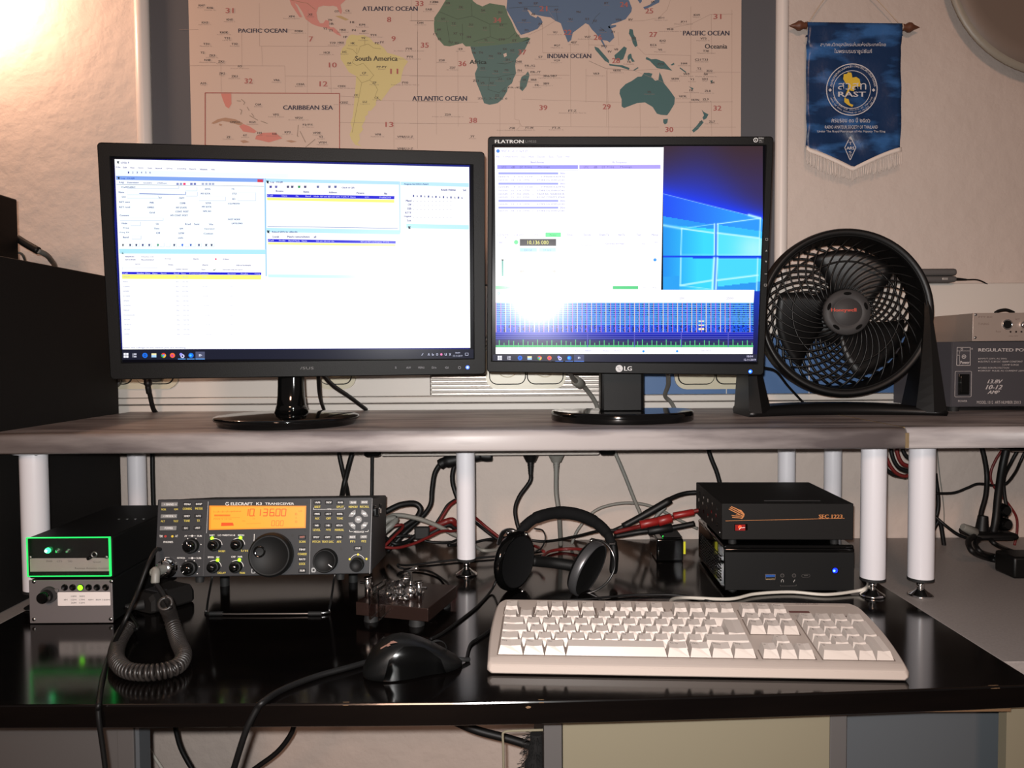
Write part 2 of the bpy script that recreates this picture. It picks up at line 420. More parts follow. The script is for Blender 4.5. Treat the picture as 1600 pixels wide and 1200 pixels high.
# under the desk
c = thing('drawer_unit', 'beige drawer unit in a grey frame under the right half of the desk', 'drawer unit', (cab_x(1086), 0.95, -0.76))
mb = MB(); x0, x1, x2, x3 = cab_x(850), cab_x(878), cab_x(1297), cab_x(1323)
mb.box((x0, 0.93, -0.76), (x1, 1.4, -0.037), 'cab_grey', 0.001); mb.box((x2, 0.93, -0.76), (x3, 1.4, -0.037), 'cab_grey', 0.001); mb.box((x1, 0.95, -0.70), (x2, 1.4, -0.05), 'cab_grey'); mb.build('frame', c)
mb = MB(); mb.box((x1 + .001, 0.928, -0.36), (x2 - .001, 0.95, -0.037), 'cab_beige', 0.001); mb.build('drawer', c)
mb = MB(); mb.box((x1 + .001, 0.928, -0.72), (x2 - .001, 0.95, -0.363), 'cab_beige', 0.001); mb.build('drawer', c)
mb = MB(); mb.box((x3 + 0.001, 0.99, -0.76), (cab_x(1568, 0.99) - 0.0, 1.01, -0.037), 'cab_blue')
tag(mb.build('divider_board'), 'blue-grey panel under the right corner of the desk', 'panel')
mb = MB(); mb.box((cab_x(-60, 1.0), 1.0, -0.76), (cab_x(185, 1.0), 1.018, -0.037), 'cab_grey', 0.001)
l = thing('side_cabinet', 'plain grey cabinet side under the left end of the desk', 'cabinet', (cab_x(60, 1.0), 1.0, -0.76)); mb.build('panel', l)
mb = MB(); mb.box((cab_x(185, 1.0) + .001, 0.995, -0.76), (cab_x(212, 1.0), 1.03, -0.037), 'cab_grey', 0.001); mb.box((cab_x(212, 1.0), 1.0, -0.76), (cab_x(218, 1.0), 1.03, -0.037), 'cab_blue'); mb.build('frame', l)

# tall black tower left of the desk, with the shelf butting against it
mb = MB(); TX = -0.708
mb.box((-1.25, 0.90, 0.0), (TX, 1.415, 0.4935), 'tower_black', 0.002)
tag(mb.build('equipment_tower', origin=(-0.98, 1.15, 0)), 'tall black equipment cabinet at the left end of the shelf', 'cabinet')
b = thing('small_speaker', 'small black box standing on the tall black cabinet at the left edge', 'speaker', (-0.85, 1.2, 0.4935))
mb = MB(); p = at(26, 286, 1.26); q = at(27, 405, 1.26)
mb.box((-1.05, 1.06, 0.4965), (p.x, 1.26, at(0, 265, 1.06).z), 'black_plastic', 0.002); mb.build('body', b)
mb = MB(); mb.box((-1.03, 1.09, 0.4935), (p.x - 0.01, 1.24, 0.4965), 'rubber'); mb.build('foot', b)
P = lambda pts, Y: [at(x, y, Y) for x, y in pts]
mb = MB(); mb.tube(P([(26, 372), (42, 382), (60, 392)], 1.27), 0.0062, 'cable_black', 10)
mb.tube([at(58, 391, 1.27), at(72, 398, 1.30), at(80, 407, 1.36), at(86, 420, 1.445), at(88, 470, 1.445)], 0.0045, 'cable_grey', 10)
tag(mb.build('cable'), 'thick black cable with grey end leaving the small box on the tall cabinet', 'cable')
mb = MB(); mb.tube([at(24, 394, 1.265), at(33, 396, 1.28), at(38, 404, 1.31), at(41, 418, 1.425), at(42, 450, 1.44)], 0.002, 'cable_grey', 6)
tag(mb.build('cable'), 'thin grey wire beside the thick cable on the tall black cabinet', 'cable')

# raised shelf
def shelf(x0, x1, lab, extra=None):
    t = thing('raised_shelf', lab, 'shelf', ((x0 + x1) / 2, 1.25, 0), 'raised shelves')
    r = 0.0095; f = 1.0545; th = SH_T - SH_B
    pr = [(f + r - r * math.sin(a), SH_B + 0.004 + 0 - 0.004 * math.cos(a)) for a in (0, PI / 6, PI / 3, PI / 2)]
    pr = [(f + 0.004 - 0.004 * math.sin(a), SH_B + 0.004 - 0.004 * math.cos(a)) for a in (0, PI / 6, PI / 3, PI / 2)]
    pr += [(f + r - r * math.cos(a), SH_T - r + r * math.sin(a)) for a in (0, PI / 8, PI / 4, 3 * PI / 8, PI / 2)]
    pr += [(1.453, SH_T), (1.453, SH_B)]
    mb = MB(); mb.loft([[(x, y, z) for y, z in pr] for x in (x0, x1)], 'laminate', smooth=False)
    for i in range(len(mb.f)):
        if not (len(mb.f[i]) > 4):
            k = mb.f[i][0] % len(pr)
            mb.sm[i] = k < 8
    mb.build('board', t); return t
SX = at(1416, 680, 1.056).x
s1 = shelf(TX + 0.001, SX - 0.0008, 'long grey stone-look shelf on white tube legs carrying both monitors'); s2 = shelf(SX + 0.0008, 1.9, 'shorter grey stone-look shelf at the right under the grey power supply')
mb = MB(); mb.box((SX - 0.002, 1.0537, SH_B + 0.001), (SX + 0.003, 1.0560, SH_T - 0.007), 'filler', 0.0005)
mb.box((SX - 0.0012, 1.062, SH_T - 0.002), (SX + 0.0012, 1.40, SH_T + 0.0003), 'filler')
part(mb.build('joint_filler', s2), 'yellowish filler in the joint')

# shelf legs
def leg(sh, px, pyf, r, flange=True, zt0=0.0275, Y=None, lab=None):
    p = onz(px, pyf, 0); y = Y or p.y; x = at(px, pyf, y).x
    mb = MB(); mb.cyl((x, y, zt0), (x, y, SH_B - (0.003 if flange else 0)), r, 'leg_white', 32); L = mb.build('leg', sh)
    if lab: part(L, lab)
    mb = MB(); mb.cyl((x, y, zt0 - 0.004), (x, y, zt0), r * 1.02, 'rubber', 32); mb.build('end_cap', L)
    T = Matrix.Translation((x, y, 0))
    mb = MB(); mb.lathe([(0.0035, zt0 - 0.004), (0.0035, 0.021), (0.0055, 0.0205), (0.0055, 0.012), (0.004, 0.0118)], 'chrome', 20, T); mb.build('adjusting_screw', L)
    mb = MB(); mb.lathe([(0.001, 0.0125), (0.004, 0.012), (0.009, 0.0075), (0.0155, 0.0035), (0.0175, 0.0025), (0.0175, 0.0), (0.001, 0.0)], 'chrome', 32, T); mb.build('foot', L)
    if flange:
        mb = MB(); mb.lathe([(r, SH_B - 0.004), (r + 0.008, SH_B - 0.003), (r + 0.009, SH_B - 0.001), (r + 0.009, SH_B)], 'leg_white', 32, T)
        for a in (0.6, 2.2, 3.8, 5.4): mb.ball((x + (r + 0.0045) * math.cos(a), y + (r + 0.0045) * math.sin(a), SH_B - 0.0032), 0.0022, 'steel', 8, sc=(1, 1, .5))
        mb.build('flange', L)
leg(s1, 1363, 931, 0.0173); leg(s2, 1438, 931, 0.0176); leg(s1, 59, 930, 0.0178, Y=1.095)
leg(s1, 729, 898, 0.0148, False, lab='slimmer white leg'); leg(s1, 217, 860, 0.0152, False, Y=1.36)
leg(s1, 1228, 860, 0.0148, False, Y=1.37); leg(s1, 1300, 860, 0.0148, False, Y=1.37)

# power strip under the shelf
ps = thing('power_strip', 'white power strip with black ends fixed under the shelf', 'power strip', (at(765, 708, 1.36).x, 1.36, SH_B))
x0, x1 = at(568, 708, 1.34).x, at(962, 708, 1.34).x; zb = at(765, 712, 1.335).z
mb = MB(); mb.box((x0 + 0.03, 1.335, zb), (x1 - 0.028, 1.385, SH_B), 'trunk_white', 0.003); mb.build('strip_body', ps)
for a, b in ((x0, x0 + 0.03), (x1 - 0.028, x1)):
    mb = MB(); mb.box((a, 1.333, zb - 0.001), (b, 1.387, SH_B), 'black_plastic', 0.006, 3); mb.build('end_cap', ps)

# ================================================================ board, map, pennant
bx0, bx1 = at(236.5, 120, 1.468).x, at(1212, 120, 1.468).x
mb = MB(); mb.box((bx0, 1.468, 0.4785), (bx1, 1.4795, 1.5), 'board_grey', 0.001)
tag(mb.build('pin_board'), 'dark grey board filling the wall between the two white pipes', 'board')
mp = Pl((0, 1.4668, 0.7), (1, 0, 0), (0, 0, 1))
mb = MB(); a = at(296.5, 100, 1.4668); b = at(1158, 100, 1.4668)
mb.box((a.x, 1.4668, 0.482), (b.x, 1.4675, 1.42), 'map_print', col=(184, 161, 147))
mb.M = mp.M
zA = lambda x, y: (280 + x / 4, y / 4); zB = lambda x, y: (640 + x / 4, y / 4); zC = lambda x, y: (900 + x / 4, y / 4)
def land(z, col, pts, n=0.0002):
    mp.z = z; mp.poly(mb, pts, 'map_print', col, n)
PINK, YEL, GRN, GR2, BLU, TEAL = (182, 122, 112), (186, 170, 118), (84, 102, 82), (76, 98, 94), (78, 96, 120), (60, 90, 90)
land(zA, PINK, [(680, -60), (690, 0), (740, 30), (770, 75), (790, 120), (830, 150), (870, 165), (900, 170), (940, 182), (985, 215), (1012, 227), (1005, 210), (988, 190), (965, 170), (945, 172), (935, 160), (938, 130), (915, 125), (900, 145), (880, 145), (865, 120), (858, 80), (870, 45), (900, 35), (940, 38), (960, 35), (985, 42), (1000, 75), (1012, 90), (1018, 70), (1008, 30), (1040, 0), (1060, -60)])
land(zA, PINK, [(690, 0), (700, 30), (722, 62), (752, 108), (768, 106), (752, 75), (735, 40), (712, 5)], 0.0003)
land(zA, (165, 140, 100), [(975, 100), (1010, 98), (1060, 122), (1040, 128), (1000, 112)])
land(zA, YEL, [(1060, 225), (1080, 215), (1110, 222), (1150, 218), (1190, 235), (1215, 265), (1250, 275), (1280, 300), (1300, 330), (1340, 340), (1400, 360), (1430, 385), (1405, 420), (1390, 470), (1385, 510), (1345, 535), (1320, 550), (1300, 580), (1285, 600), (1262, 630), (1240, 620), (1228, 640), (1230, 655), (1200, 690), (1180, 695), (1180, 715), (1160, 730), (1165, 745), (1140, 790), (1150, 810), (1125, 840), (1130, 870), (1115, 895), (1140, 915), (1100, 905), (1075, 870), (1065, 840), (1080, 800), (1070, 770), (1085, 730), (1090, 680), (1095, 620), (1100, 560), (1105, 500), (1105, 475), (1060, 450), (1030, 400), (1010, 370), (1008, 330), (1020, 300), (1040, 280), (1045, 250)])
land(zB, GRN, [(225, 0), (190, 60), (155, 110), (152, 150), (155, 200), (175, 240), (215, 285), (250, 290), (290, 280), (330, 270), (350, 290), (380, 290), (420, 292), (560, 280), (700, 262), (740, 250), (755, 240), (735, 232), (695, 238), (665, 200), (640, 140), (615, 95), (605, 60), (595, 35), (560, 30), (500, 20), (455, 40), (420, 25), (395, 5), (390, -60), (260, -60)])
land(zB, GR2, [(380, 290), (390, 330), (415, 390), (425, 420), (408, 460), (415, 510), (440, 570), (455, 610), (465, 645), (500, 655), (550, 645), (580, 620), (610, 570), (615, 540), (640, 520), (650, 490), (665, 460), (660, 410), (665, 370), (720, 310), (755, 240), (700, 262), (560, 280), (420, 292)])
land(zB, (184, 161, 147), [(585, 338), (605, 330), (608, 350), (592, 358)], 0.0003)
land(zB, GR2, [(740, 445), (750, 470), (730, 540), (705, 570), (688, 555), (690, 510), (700, 480), (725, 465)])
land(zB, BLU, [(600, -60), (610, 0), (605, 60), (640, 120), (670, 180), (695, 218), (740, 205), (800, 180), (832, 140), (820, 115), (800, 100), (790, 112), (755, 95), (735, 60), (750, 65), (775, 90), (800, 95), (850, 105), (880, 108), (910, 130), (945, 145), (960, 190), (990, 265), (1010, 250), (1020, 205), (1060, 175), (1100, 145), (1120, 155), (1140, 185), (1165, 210), (1190, 245), (1215, 290), (1230, 310), (1220, 280), (1205, 250), (1235, 255), (1250, 265), (1280, 235), (1270, 195), (1250, 165), (1265, 150), (1300, 140), (1350, 120), (1385, 75), (1390, 50), (1370, 0), (1370, -60)])
land(zB, BLU, [(1240, 165), (1262, 158), (1290, 155), (1292, 165), (1262, 178), (1245, 176)])
for pts in ([(1375, 180), (1395, 185), (1400, 215), (1415, 240), (1425, 285), (1410, 295), (1395, 270), (1385, 235), (1370, 210)], ): land(zB, TEAL, pts)
for pts in ([(1460, 45), (1500, 30), (1545, -10), (1565, -10), (1560, 15), (1510, 40), (1470, 60)], [(1425, -60), (1425, 0), (1440, 22), (1452, 8), (1450, -60)]): land(zB, BLU, pts)
for pts in ([(115, 290), (140, 300), (175, 340), (205, 375), (207, 395), (180, 380), (150, 345), (120, 310)], [(205, 398), (250, 405), (290, 408), (335, 425), (330, 437), (270, 417), (210, 410)],
            [(240, 345), (265, 325), (300, 290), (318, 300), (310, 330), (295, 370), (270, 380), (245, 370)], [(330, 340), (345, 335), (350, 360), (368, 385), (350, 387), (340, 365), (325, 384), (322, 355)],
            [(440, 355), (470, 370), (500, 368), (550, 385), (580, 420), (602, 442), (570, 435), (530, 430), (505, 425), (480, 400), (460, 380), (435, 370)],
            [(355, 440), (385, 420), (392, 424), (365, 442)], [(590, 405), (612, 392), (616, 402), (600, 410)], [(650, 420), (690, 450), (686, 456), (648, 428)],
            [(275, 560), (310, 525), (350, 505), (385, 480), (410, 478), (425, 455), (455, 455), (478, 460), (470, 480), (495, 505), (515, 500), (522, 450), (535, 475), (550, 520), (590, 570), (618, 610), (615, 650), (585, 700), (570, 720), (530, 718), (505, 710), (480, 670), (465, 660), (430, 640), (380, 645), (340, 660), (300, 675), (285, 665), (285, 620), (272, 585)],
            [(545, 745), (575, 742), (570, 770), (555, 778), (545, 765)], [(785, 685), (800, 700), (828, 715), (815, 740), (798, 750), (790, 735), (800, 720)],
            [(785, 750), (798, 765), (760, 810), (735, 828), (725, 815), (750, 790), (770, 765)], [(705, 540), (735, 552), (728, 562)], [(838, 505), (855, 500), (850, 520)]): land(zC, TEAL, pts)
# inset box
mp.z = zA; MAR = (140, 70, 62); LINE = (140, 118, 106); DK = (52, 44, 46)
mp.line(mb, [(162, 960), (162, 580), (1002, 584), (1002, 960)], 1.3, 'map_print', MAR, 0.0003)
PK2 = (184, 116, 104)
for pts in ([(260, 585), (325, 585), (327, 650), (310, 678), (290, 665), (275, 630)], [(480, 850), (520, 830), (600, 828), (645, 865), (600, 878), (560, 890), (520, 880), (475, 870)], [(375, 790), (400, 775), (440, 790), (485, 820), (470, 832), (400, 822)]): land(zA, PK2, pts)
for pts in ([(200, 770), (240, 745), (290, 735), (350, 745), (400, 770), (385, 785), (320, 765), (270, 755), (215, 775)], [(380, 880), (410, 875), (440, 888), (400, 895)], [(250, 772), (270, 778), (262, 788), (248, 782)], [(665, 880), (700, 876), (735, 885), (700, 892)]): land(zA, (156, 122, 100), pts)
for q in ([(745, 780), (738, 850), (746, 852)], [(360, 630), (385, 632)], [(388, 620), (410, 640), (402, 655)], [(378, 682), (392, 690), (384, 716)], [(424, 668), (438, 692)], [(452, 708), (468, 730)], [(440, 722), (492, 752)], [(510, 756), (552, 772)], [(790, 920), (850, 870)], [(755, 820), (790, 890)]): mp.line(mb, q, 1.0, 'map_print', (130, 112, 98), 0.0003)
# zone grid, borders
for q in ([(0, 185), (120, 185)], [(500, 185), (760, 188)], [(60, 410), (660, 412), (664, 580)], [(500, 20), (502, 288), (1000, 290)], [(515, 290), (520, 410)], [(660, 475), (1110, 478)], [(805, 60), (800, 580)], [(1000, 765), (1600, 772)], [(1490, 200), (1490, 930)], [(1230, 628), (1600, 634)], [(1450, 0), (1450, 130), (1600, 130)], [(1340, 640), (1342, 930)], [(945, 400), (950, 580)], [(1005, 600), (1100, 604)], [(390, 185), (392, 410)], [(260, 400), (262, 580)], [(1390, 470), (1600, 475)]):
    mp.line(mb, q, 0.35, 'map_print', LINE, 0.00025)
mp.z = zB
for q in ([(0, 130), (152, 130)], [(50, 40), (50, 640)], [(0, 475), (410, 476)], [(50, 635), (430, 640)], [(0, 772), (660, 775), (690, 770), (700, 790), (1560, 795)], [(830, 150), (832, 330), (1120, 332), (1120, 150)], [(658, 560), (658, 745), (685, 752), (690, 790), (670, 810)], [(565, 655), (565, 850)], [(1005, 270), (1008, 790)], [(1120, 280), (1280, 285)], [(1120, 380), (1220, 425), (1400, 440), (1600, 520)], [(1230, 440), (1232, 790)], [(700, 620), (1330, 640)], [(165, 200), (168, 840)], [(300, 300), (304, 790)], [(660, 470), (1000, 470)], [(865, 60), (910, 130), (830, 180), (740, 220)]):
    mp.line(mb, q, 0.35, 'map_print', LINE, 0.00025)
mp.z = zC
for q in ([(340, 132), (420, 130), (520, 110), (570, 60), (590, 0)], [(718, 40), (716, 850)], [(560, 180), (720, 150), (840, 90), (980, 88)], [(380, 290), (430, 340), (716, 346), (716, 450), (1028, 452)], [(845, 90), (848, 340)], [(975, 60), (975, 850)], [(620, 640), (980, 636)], [(560, 795), (1000, 795)], [(400, 650), (402, 850)], [(62, 430), (62, 640)], [(195, 430), (205, 850)], [(80, 380), (190, 430), (360, 440), (560, 430)], [(845, 640), (848, 850)], [(268, 285), (262, 200)]):
    mp.line(mb, q, 0.35, 'map_print', LINE, 0.00025)
BD = (48, 52, 44)
mp.z = zA
for q in ([(1045, 300), (1085, 310), (1112, 340), (1110, 300)], [(1110, 345), (1080, 390), (1110, 410), (1150, 395), (1190, 440), (1215, 470), (1190, 500), (1140, 518), (1110, 480)], [(1140, 520), (1125, 600), (1105, 700), (1090, 780), (1080, 830)], [(1190, 500), (1225, 530), (1240, 560), (1225, 600), (1262, 630)], [(1160, 280), (1160, 240)], [(1120, 330), (1130, 290), (1180, 275), (1215, 300), (1260, 305)], [(700, 0), (745, 10), (800, 20), (850, 60)]): mp.line(mb, q, 0.4, 'map_print', (110, 96, 60), 0.0004)
mp.z = zB
for q in ([(190, 75), (300, 120), (390, 100), (500, 150), (505, 230), (400, 260)], [(385, 20), (390, 100)], [(500, 150), (610, 150)], [(505, 230), (560, 250), (620, 240), (660, 205)], [(415, 480), (540, 485), (600, 470), (655, 465)], [(500, 485), (490, 560), (560, 580), (600, 545)], [(545, 395), (600, 400), (655, 380)], [(915, 60), (925, 130)], [(620, 50), (760, 40), (930, 40)], [(1140, 150), (1160, 110), (1190, 80)], [(1190, 170), (1230, 200)], [(230, 130), (250, 260)], [(330, 250), (330, 150)]): mp.line(mb, q, 0.4, 'map_print', BD, 0.0004)
def T_(z, t, x0, y0, x1, y1, col=DK, bold=0): mp.z = z; mp.text(mb, t, x0, y0, x1, y1, 'map_print', col, 0.0005, bold=bold)
NV = (44, 42, 58); RD = (150, 84, 78)
T_(zA, 'PACIFIC OCEAN', 370, 178, 674, 204, NV, 1); T_(zA, 'ATLANTIC OCEAN', 1145, 40, 1490, 68, NV, 1); T_(zA, 'CARIBBEAN SEA', 650, 658, 960, 686, NV, 1)
T_(zA, 'South America', 1100, 350, 1364, 380, (70, 62, 50), 1); T_(zB, 'ATLANTIC OCEAN', 18, 600, 358, 630, NV, 1); T_(zB, 'INDIAN OCEAN', 862, 336, 1134, 364, NV, 1)
T_(zB, 'Africa', 376, 374, 480, 400, (38, 44, 40), 1); T_(zC, 'PACIFIC OCEAN', 670, 192, 958, 222, NV, 1); T_(zC, 'Oceania', 806, 274, 944, 304, (60, 54, 54), 1)
for z, t, x, y in ((zA, '31', 315, 66), (zA, '8', 1312, 122), (zA, '33', 1502, 22), (zA, '7', 824, 244), (zA, '9', 1340, 242), (zA, '35', 1535, 282), (zA, '10', 960, 406), (zA, '11', 1344, 446), (zA, '32', 434, 506), (zA, '12', 902, 524), (zA, '13', 1314, 778),
                   (zB, '36', 330, 398), (zB, '37', 704, 326), (zB, '38', 397, 752), (zB, '39', 836, 673), (zB, '29', 1232, 667), (zB, '34', 548, 126), (zB, '21', 836, 54), (zB, '22', 988, 202), (zB, '24', 1340, 28), (zB, '26', 1176, 234), (zB, '28', 1290, 379), (zB, '25', 1498, 68), (zB, '27', 1523, 215),
                   (zC, '31', 884, 103), (zC, '32', 884, 676), (zC, '30', 583, 810)):
    k = 12 * len(t); T_(z, t, x - k, y - 16, x + k, y + 16, RD, 1)
for z, t, u, x, y in ((zA, 'KH7', 'Kure I.', 140, 35), (zA, 'KH6', 'Hawaii Is.', 192, 50), (zA, 'KH3', 'Johnston I.', 160, 142), (zA, 'KH5', 'Palmyra I.', 315, 124), (zA, 'KH5K', 'Kingman Reef', 280, 204), (zA, 'T32', 'Line Is.', 300, 240), (zA, 'T31', 'Phoenix Is.', 168, 276), (zA, 'T32', 'Kiribati', 346, 276), (zA, 'T2', '', 145, 330), (zA, 'ZK3', 'Tokelau Is.', 205, 348), (zA, 'KH8', 'American Samoa', 176, 376), (zA, 'ZK1', 'Cook Is.', 262, 386), (zA, 'FO', 'French Polynesia', 380, 416), (zA, 'ZK2', 'Niue', 268, 460), (zA, 'ZK1', 'South Cook', 345, 478), (zA, 'A35', 'Tonga', 150, 522), (zA, 'VR6', 'Pitcairn', 608, 502), (zA, 'CE0A', 'Easter I.', 758, 528), (zA, 'XF4', 'Revilla Gigedo', 702, 104), (zA, 'XE', 'Mexico', 820, 92), (zA, 'FO8X', 'Clipperton I.', 748, 196), (zA, 'TI9', 'Cocos I.', 958, 270), (zA, 'HK0', 'Malpelo', 1010, 268), (zA, 'HC8', 'Galapagos Is.', 922, 330), (zA, 'HC', 'Ecuador', 1034, 326), (zA, 'HK', 'Colombia', 1085, 272), (zA, 'YV', 'Venezuela', 1150, 240), (zA, 'OA', 'Peru', 1062, 396), (zA, 'PP-PY', 'Brazil', 1266, 420), (zA, 'CP', 'Bolivia', 1156, 458), (zA, 'ZP', 'Paraguay', 1220, 518), (zA, 'CX', 'Uruguay', 1234, 612), (zA, 'CE', 'Chile', 1105, 596), (zA, 'LU', 'Argentina', 1160, 638), (zA, 'VP8', 'Falkland Is.', 1242, 842), (zA, 'VP8/LU-Z', 'South Georgia Is.', 1412, 856), (zA, 'VP8/LU-Z', 'South Orkney Is.', 1412, 930), (zA, 'PY0', 'St. Peter & St. Paul Rocks', 1436, 306), (zA, 'PY0', 'Fernando de Noronha', 1442, 356), (zA, 'PY0', 'Trindade & Martin Vaz Is.', 1412, 518), (zA, 'CE0X', 'San Felix, San Ambrosio', 1016, 540), (zA, 'CE0Z', 'Juan Fernandez Is.', 1030, 642), (zA, 'C6A', 'Bahamas', 494, 654), (zA, 'VP5', 'Turks & Caicos', 604, 718), (zA, 'VP2V', 'British Virgin Is.', 748, 738), (zA, 'FJ/FS', 'St. Martin', 804, 782), (zA, 'CM/CO', '', 348, 764), (zA, 'KG4', 'Guantanamo', 458, 764), (zA, 'HH', 'Haiti', 502, 832), (zA, 'HI', 'Dominican Rep.', 596, 838), (zA, '6Y', 'Jamaica', 412, 846), (zA, 'KP2', 'Virgin Is.', 678, 828), (zA, 'VP2E', 'Anguilla', 860, 832), (zA, 'V2', 'Antigua', 886, 856), (zA, 'VP2M', 'Montserrat', 896, 892), (zA, 'ZF', 'Cayman Is.', 308, 858), (zA, 'YN', '', 942, 126), (zA, 'C6', 'Bahamas', 1052, 68), (zA, 'CO', '', 984, 72), (zA, 'HI', '', 1080, 140), (zA, 'KP4', 'Puerto Rico', 1144, 156), (zA, 'P4', '', 1092, 190), (zA, '8P', 'Barbados', 1155, 196), (zA, '9Y4', 'Trinidad & Tobago', 1214, 220), (zA, 'FY', '', 1268, 266), (zA, 'PZ', '', 1236, 272), (zA, 'HR', '', 952, 150), (zA, 'TI', '', 945, 192), (zA, 'HP', '', 1038, 232), (zA, 'YS', '', 912, 180), (zA, 'HK0', 'San Andres', 1022, 188), (zA, 'ZD8', '', 1600, 14),
                       (zB, 'CT3', 'Madeira', 146, 14), (zB, 'EA8', 'Canary Is.', 120, 60), (zB, 'D44', 'Cape Verde', 68, 144), (zB, 'CN', 'Morocco', 238, 20), (zB, '7X', 'Algeria', 320, 46), (zB, '5A', 'Libya', 460, 66), (zB, 'SU', 'Egypt', 566, 78), (zB, '5T', 'Mauritania', 210, 120), (zB, 'TZ', 'Mali', 275, 148), (zB, '5U', 'Niger', 384, 155), (zB, 'TT', 'Chad', 470, 176), (zB, 'ST', 'Sudan', 575, 158), (zB, '6W', '', 184, 186), (zB, 'C5', '', 160, 215), (zB, 'XT', '', 286, 210), (zB, 'TY', '', 325, 218), (zB, '5N', '', 370, 232), (zB, 'TL', 'Central Africa', 478, 252), (zB, 'ST0', '', 576, 248), (zB, 'ET', 'Ethiopia', 656, 254), (zB, 'J2', '', 676, 224), (zB, '6O', '', 740, 268), (zB, 'EL', '', 190, 245), (zB, 'TU', '', 254, 266), (zB, '9G', '', 294, 270), (zB, 'TJ', '', 394, 306), (zB, 'TR', '', 402, 332), (zB, 'TN', '', 444, 330), (zB, '9Q', 'Zaire', 508, 352), (zB, '5X', '', 596, 308), (zB, '5Z', 'Kenya', 642, 316), (zB, '9X', '', 562, 336), (zB, '5H', 'Tanzania', 612, 374), (zB, 'D2', 'Angola', 458, 428), (zB, '9J', 'Zambia', 538, 448), (zB, '7Q', 'Malawi', 605, 440), (zB, 'Z2', 'Zimbabwe', 565, 494), (zB, 'C9', '', 620, 494), (zB, 'A2', 'Botswana', 512, 520), (zB, 'V5', 'Namibia', 455, 520), (zB, 'ZS', 'S. Africa', 546, 598), (zB, 'ZS1, 2, 4, 5, 6', '', 518, 618), (zB, '7P', '', 590, 572), (zB, 'ZD8', 'Ascension', 200, 378), (zB, 'ZD7', 'St. Helena', 268, 424), (zB, 'S9', 'Sao Tome', 318, 308), (zB, 'ZS3', '', 414, 506), (zB, 'ZD9', 'Tristan da Cunha & Gough Is.', 238, 718), (zB, '3Y', 'Bouvet', 393, 854), (zB, 'ZS8', 'Prince Edward & Marion Is.', 640, 802), (zB, 'FT-W', 'Crozet Is.', 750, 800), (zB, 'FT-X', 'Kerguelen Is.', 918, 800), (zB, 'FT-Z', 'Amsterdam & St. Paul Is.', 1018, 694), (zB, 'D68', 'Comoros', 682, 386), (zB, 'FR-/G', 'Glorioso', 752, 412), (zB, 'FR-/T', 'Tromelin', 788, 452), (zB, '3B6/3B7', 'Agalega & St. Brandon', 878, 476), (zB, '3B8', 'Mauritius', 774, 500), (zB, '3B9', 'Rodriguez I.', 853, 524), (zB, 'FR', 'Reunion', 796, 534), (zB, 'FR-/E/J', '', 660, 550), (zB, '5R', 'Madagascar', 718, 500), (zB, 'FH', 'Mayotte', 688, 442), (zB, 'S7', 'Seychelles', 818, 358), (zB, 'VQ9', 'Chagos Is.', 920, 380), (zB, '8Q7', 'Maldive Is.', 922, 286), (zB, 'VU', 'Laccadive Is.', 909, 204), (zB, '4S7', 'Sri Lanka', 1026, 266), (zB, 'VU7', 'Andaman & Nicobar', 1112, 232), (zB, 'VK9', 'Cocos-Keeling Is.', 1166, 462), (zB, 'VK9X', 'Christmas I.', 1296, 442), (zB, 'HZ', 'Saudi Arabia', 716, 128), (zB, 'A6', '', 772, 90), (zB, 'A4', 'Oman', 816, 150), (zB, '7O', 'Yemen', 730, 190), (zB, 'EP', 'Iran', 790, 22), (zB, 'YK', '', 692, 20), (zB, 'AP', 'Pakistan', 916, 62), (zB, 'VU', 'India', 1005, 122), (zB, '9N', '', 1054, 76), (zB, 'S2', '', 1110, 120), (zB, 'XZ', '', 1158, 132), (zB, 'HS', 'Thailand', 1202, 190), (zB, 'XV', '', 1272, 200), (zB, 'BY', 'China', 1230, 20), (zB, 'VS6', '', 1306, 124), (zB, 'BV', '', 1382, 124), (zB, '9M2', '', 1216, 290), (zB, '9V', '', 1250, 324), (zB, 'V8', '', 1290, 310), (zB, 'YB', 'Indonesia', 1370, 388), (zB, 'DU', 'Philippines', 1402, 240), (zB, 'KC6', 'Palau', 1524, 282), (zB, 'JD1', 'Minami Tori', 1572, 114), (zB, 'VK', 'Australia', 1498, 576), (zB, 'EK', 'Kuwait', 728, 56), (zB, 'JA', '', 1520, 14),
                       (zC, 'KH9', 'Wake I.', 755, 95), (zC, 'JD1', 'Minami Torishima', 672, 138), (zC, 'KH0', 'Northern Mariana Is.', 590, 184), (zC, 'KH2', 'Guam', 542, 256), (zC, 'V6', 'Micronesia', 526, 312), (zC, 'V73', 'Marshall Is.', 796, 242), (zC, 'T30', 'Western Kiribati', 812, 320), (zC, 'C21', 'Nauru', 762, 374), (zC, 'T33', 'Banaba', 806, 374), (zC, 'H44', 'Solomon Is.', 676, 398), (zC, 'T2', 'Tuvalu', 770, 430), (zC, '3D2', 'Rotuma I.', 834, 444), (zC, 'FW', 'Wallis & Futuna Is.', 812, 466), (zC, 'VK9', 'Mellish Reef', 690, 464), (zC, 'VK9W', 'Willis I.', 620, 494), (zC, 'YJ', 'Vanuatu', 724, 498), (zC, '3D2', 'Fiji', 806, 496), (zC, '5W', '', 854, 518), (zC, 'ZL8', 'Kermadec Is.', 822, 570), (zC, 'FK', 'New Caledonia', 722, 566), (zC, 'VK9L', 'Lord Howe I.', 668, 604), (zC, 'VK9N', 'Norfolk I.', 744, 626), (zC, 'ZL9', 'Chatham Is.', 810, 622), (zC, 'ZL', '', 780, 765), (zC, 'ZL7', 'Campbell Is.', 850, 762), (zC, 'P29', 'Papua', 530, 402)):
    k = 6.2 * len(t); T_(z, t, x - k, y - 8, x + k, y + 5, (66, 56, 54), 1)
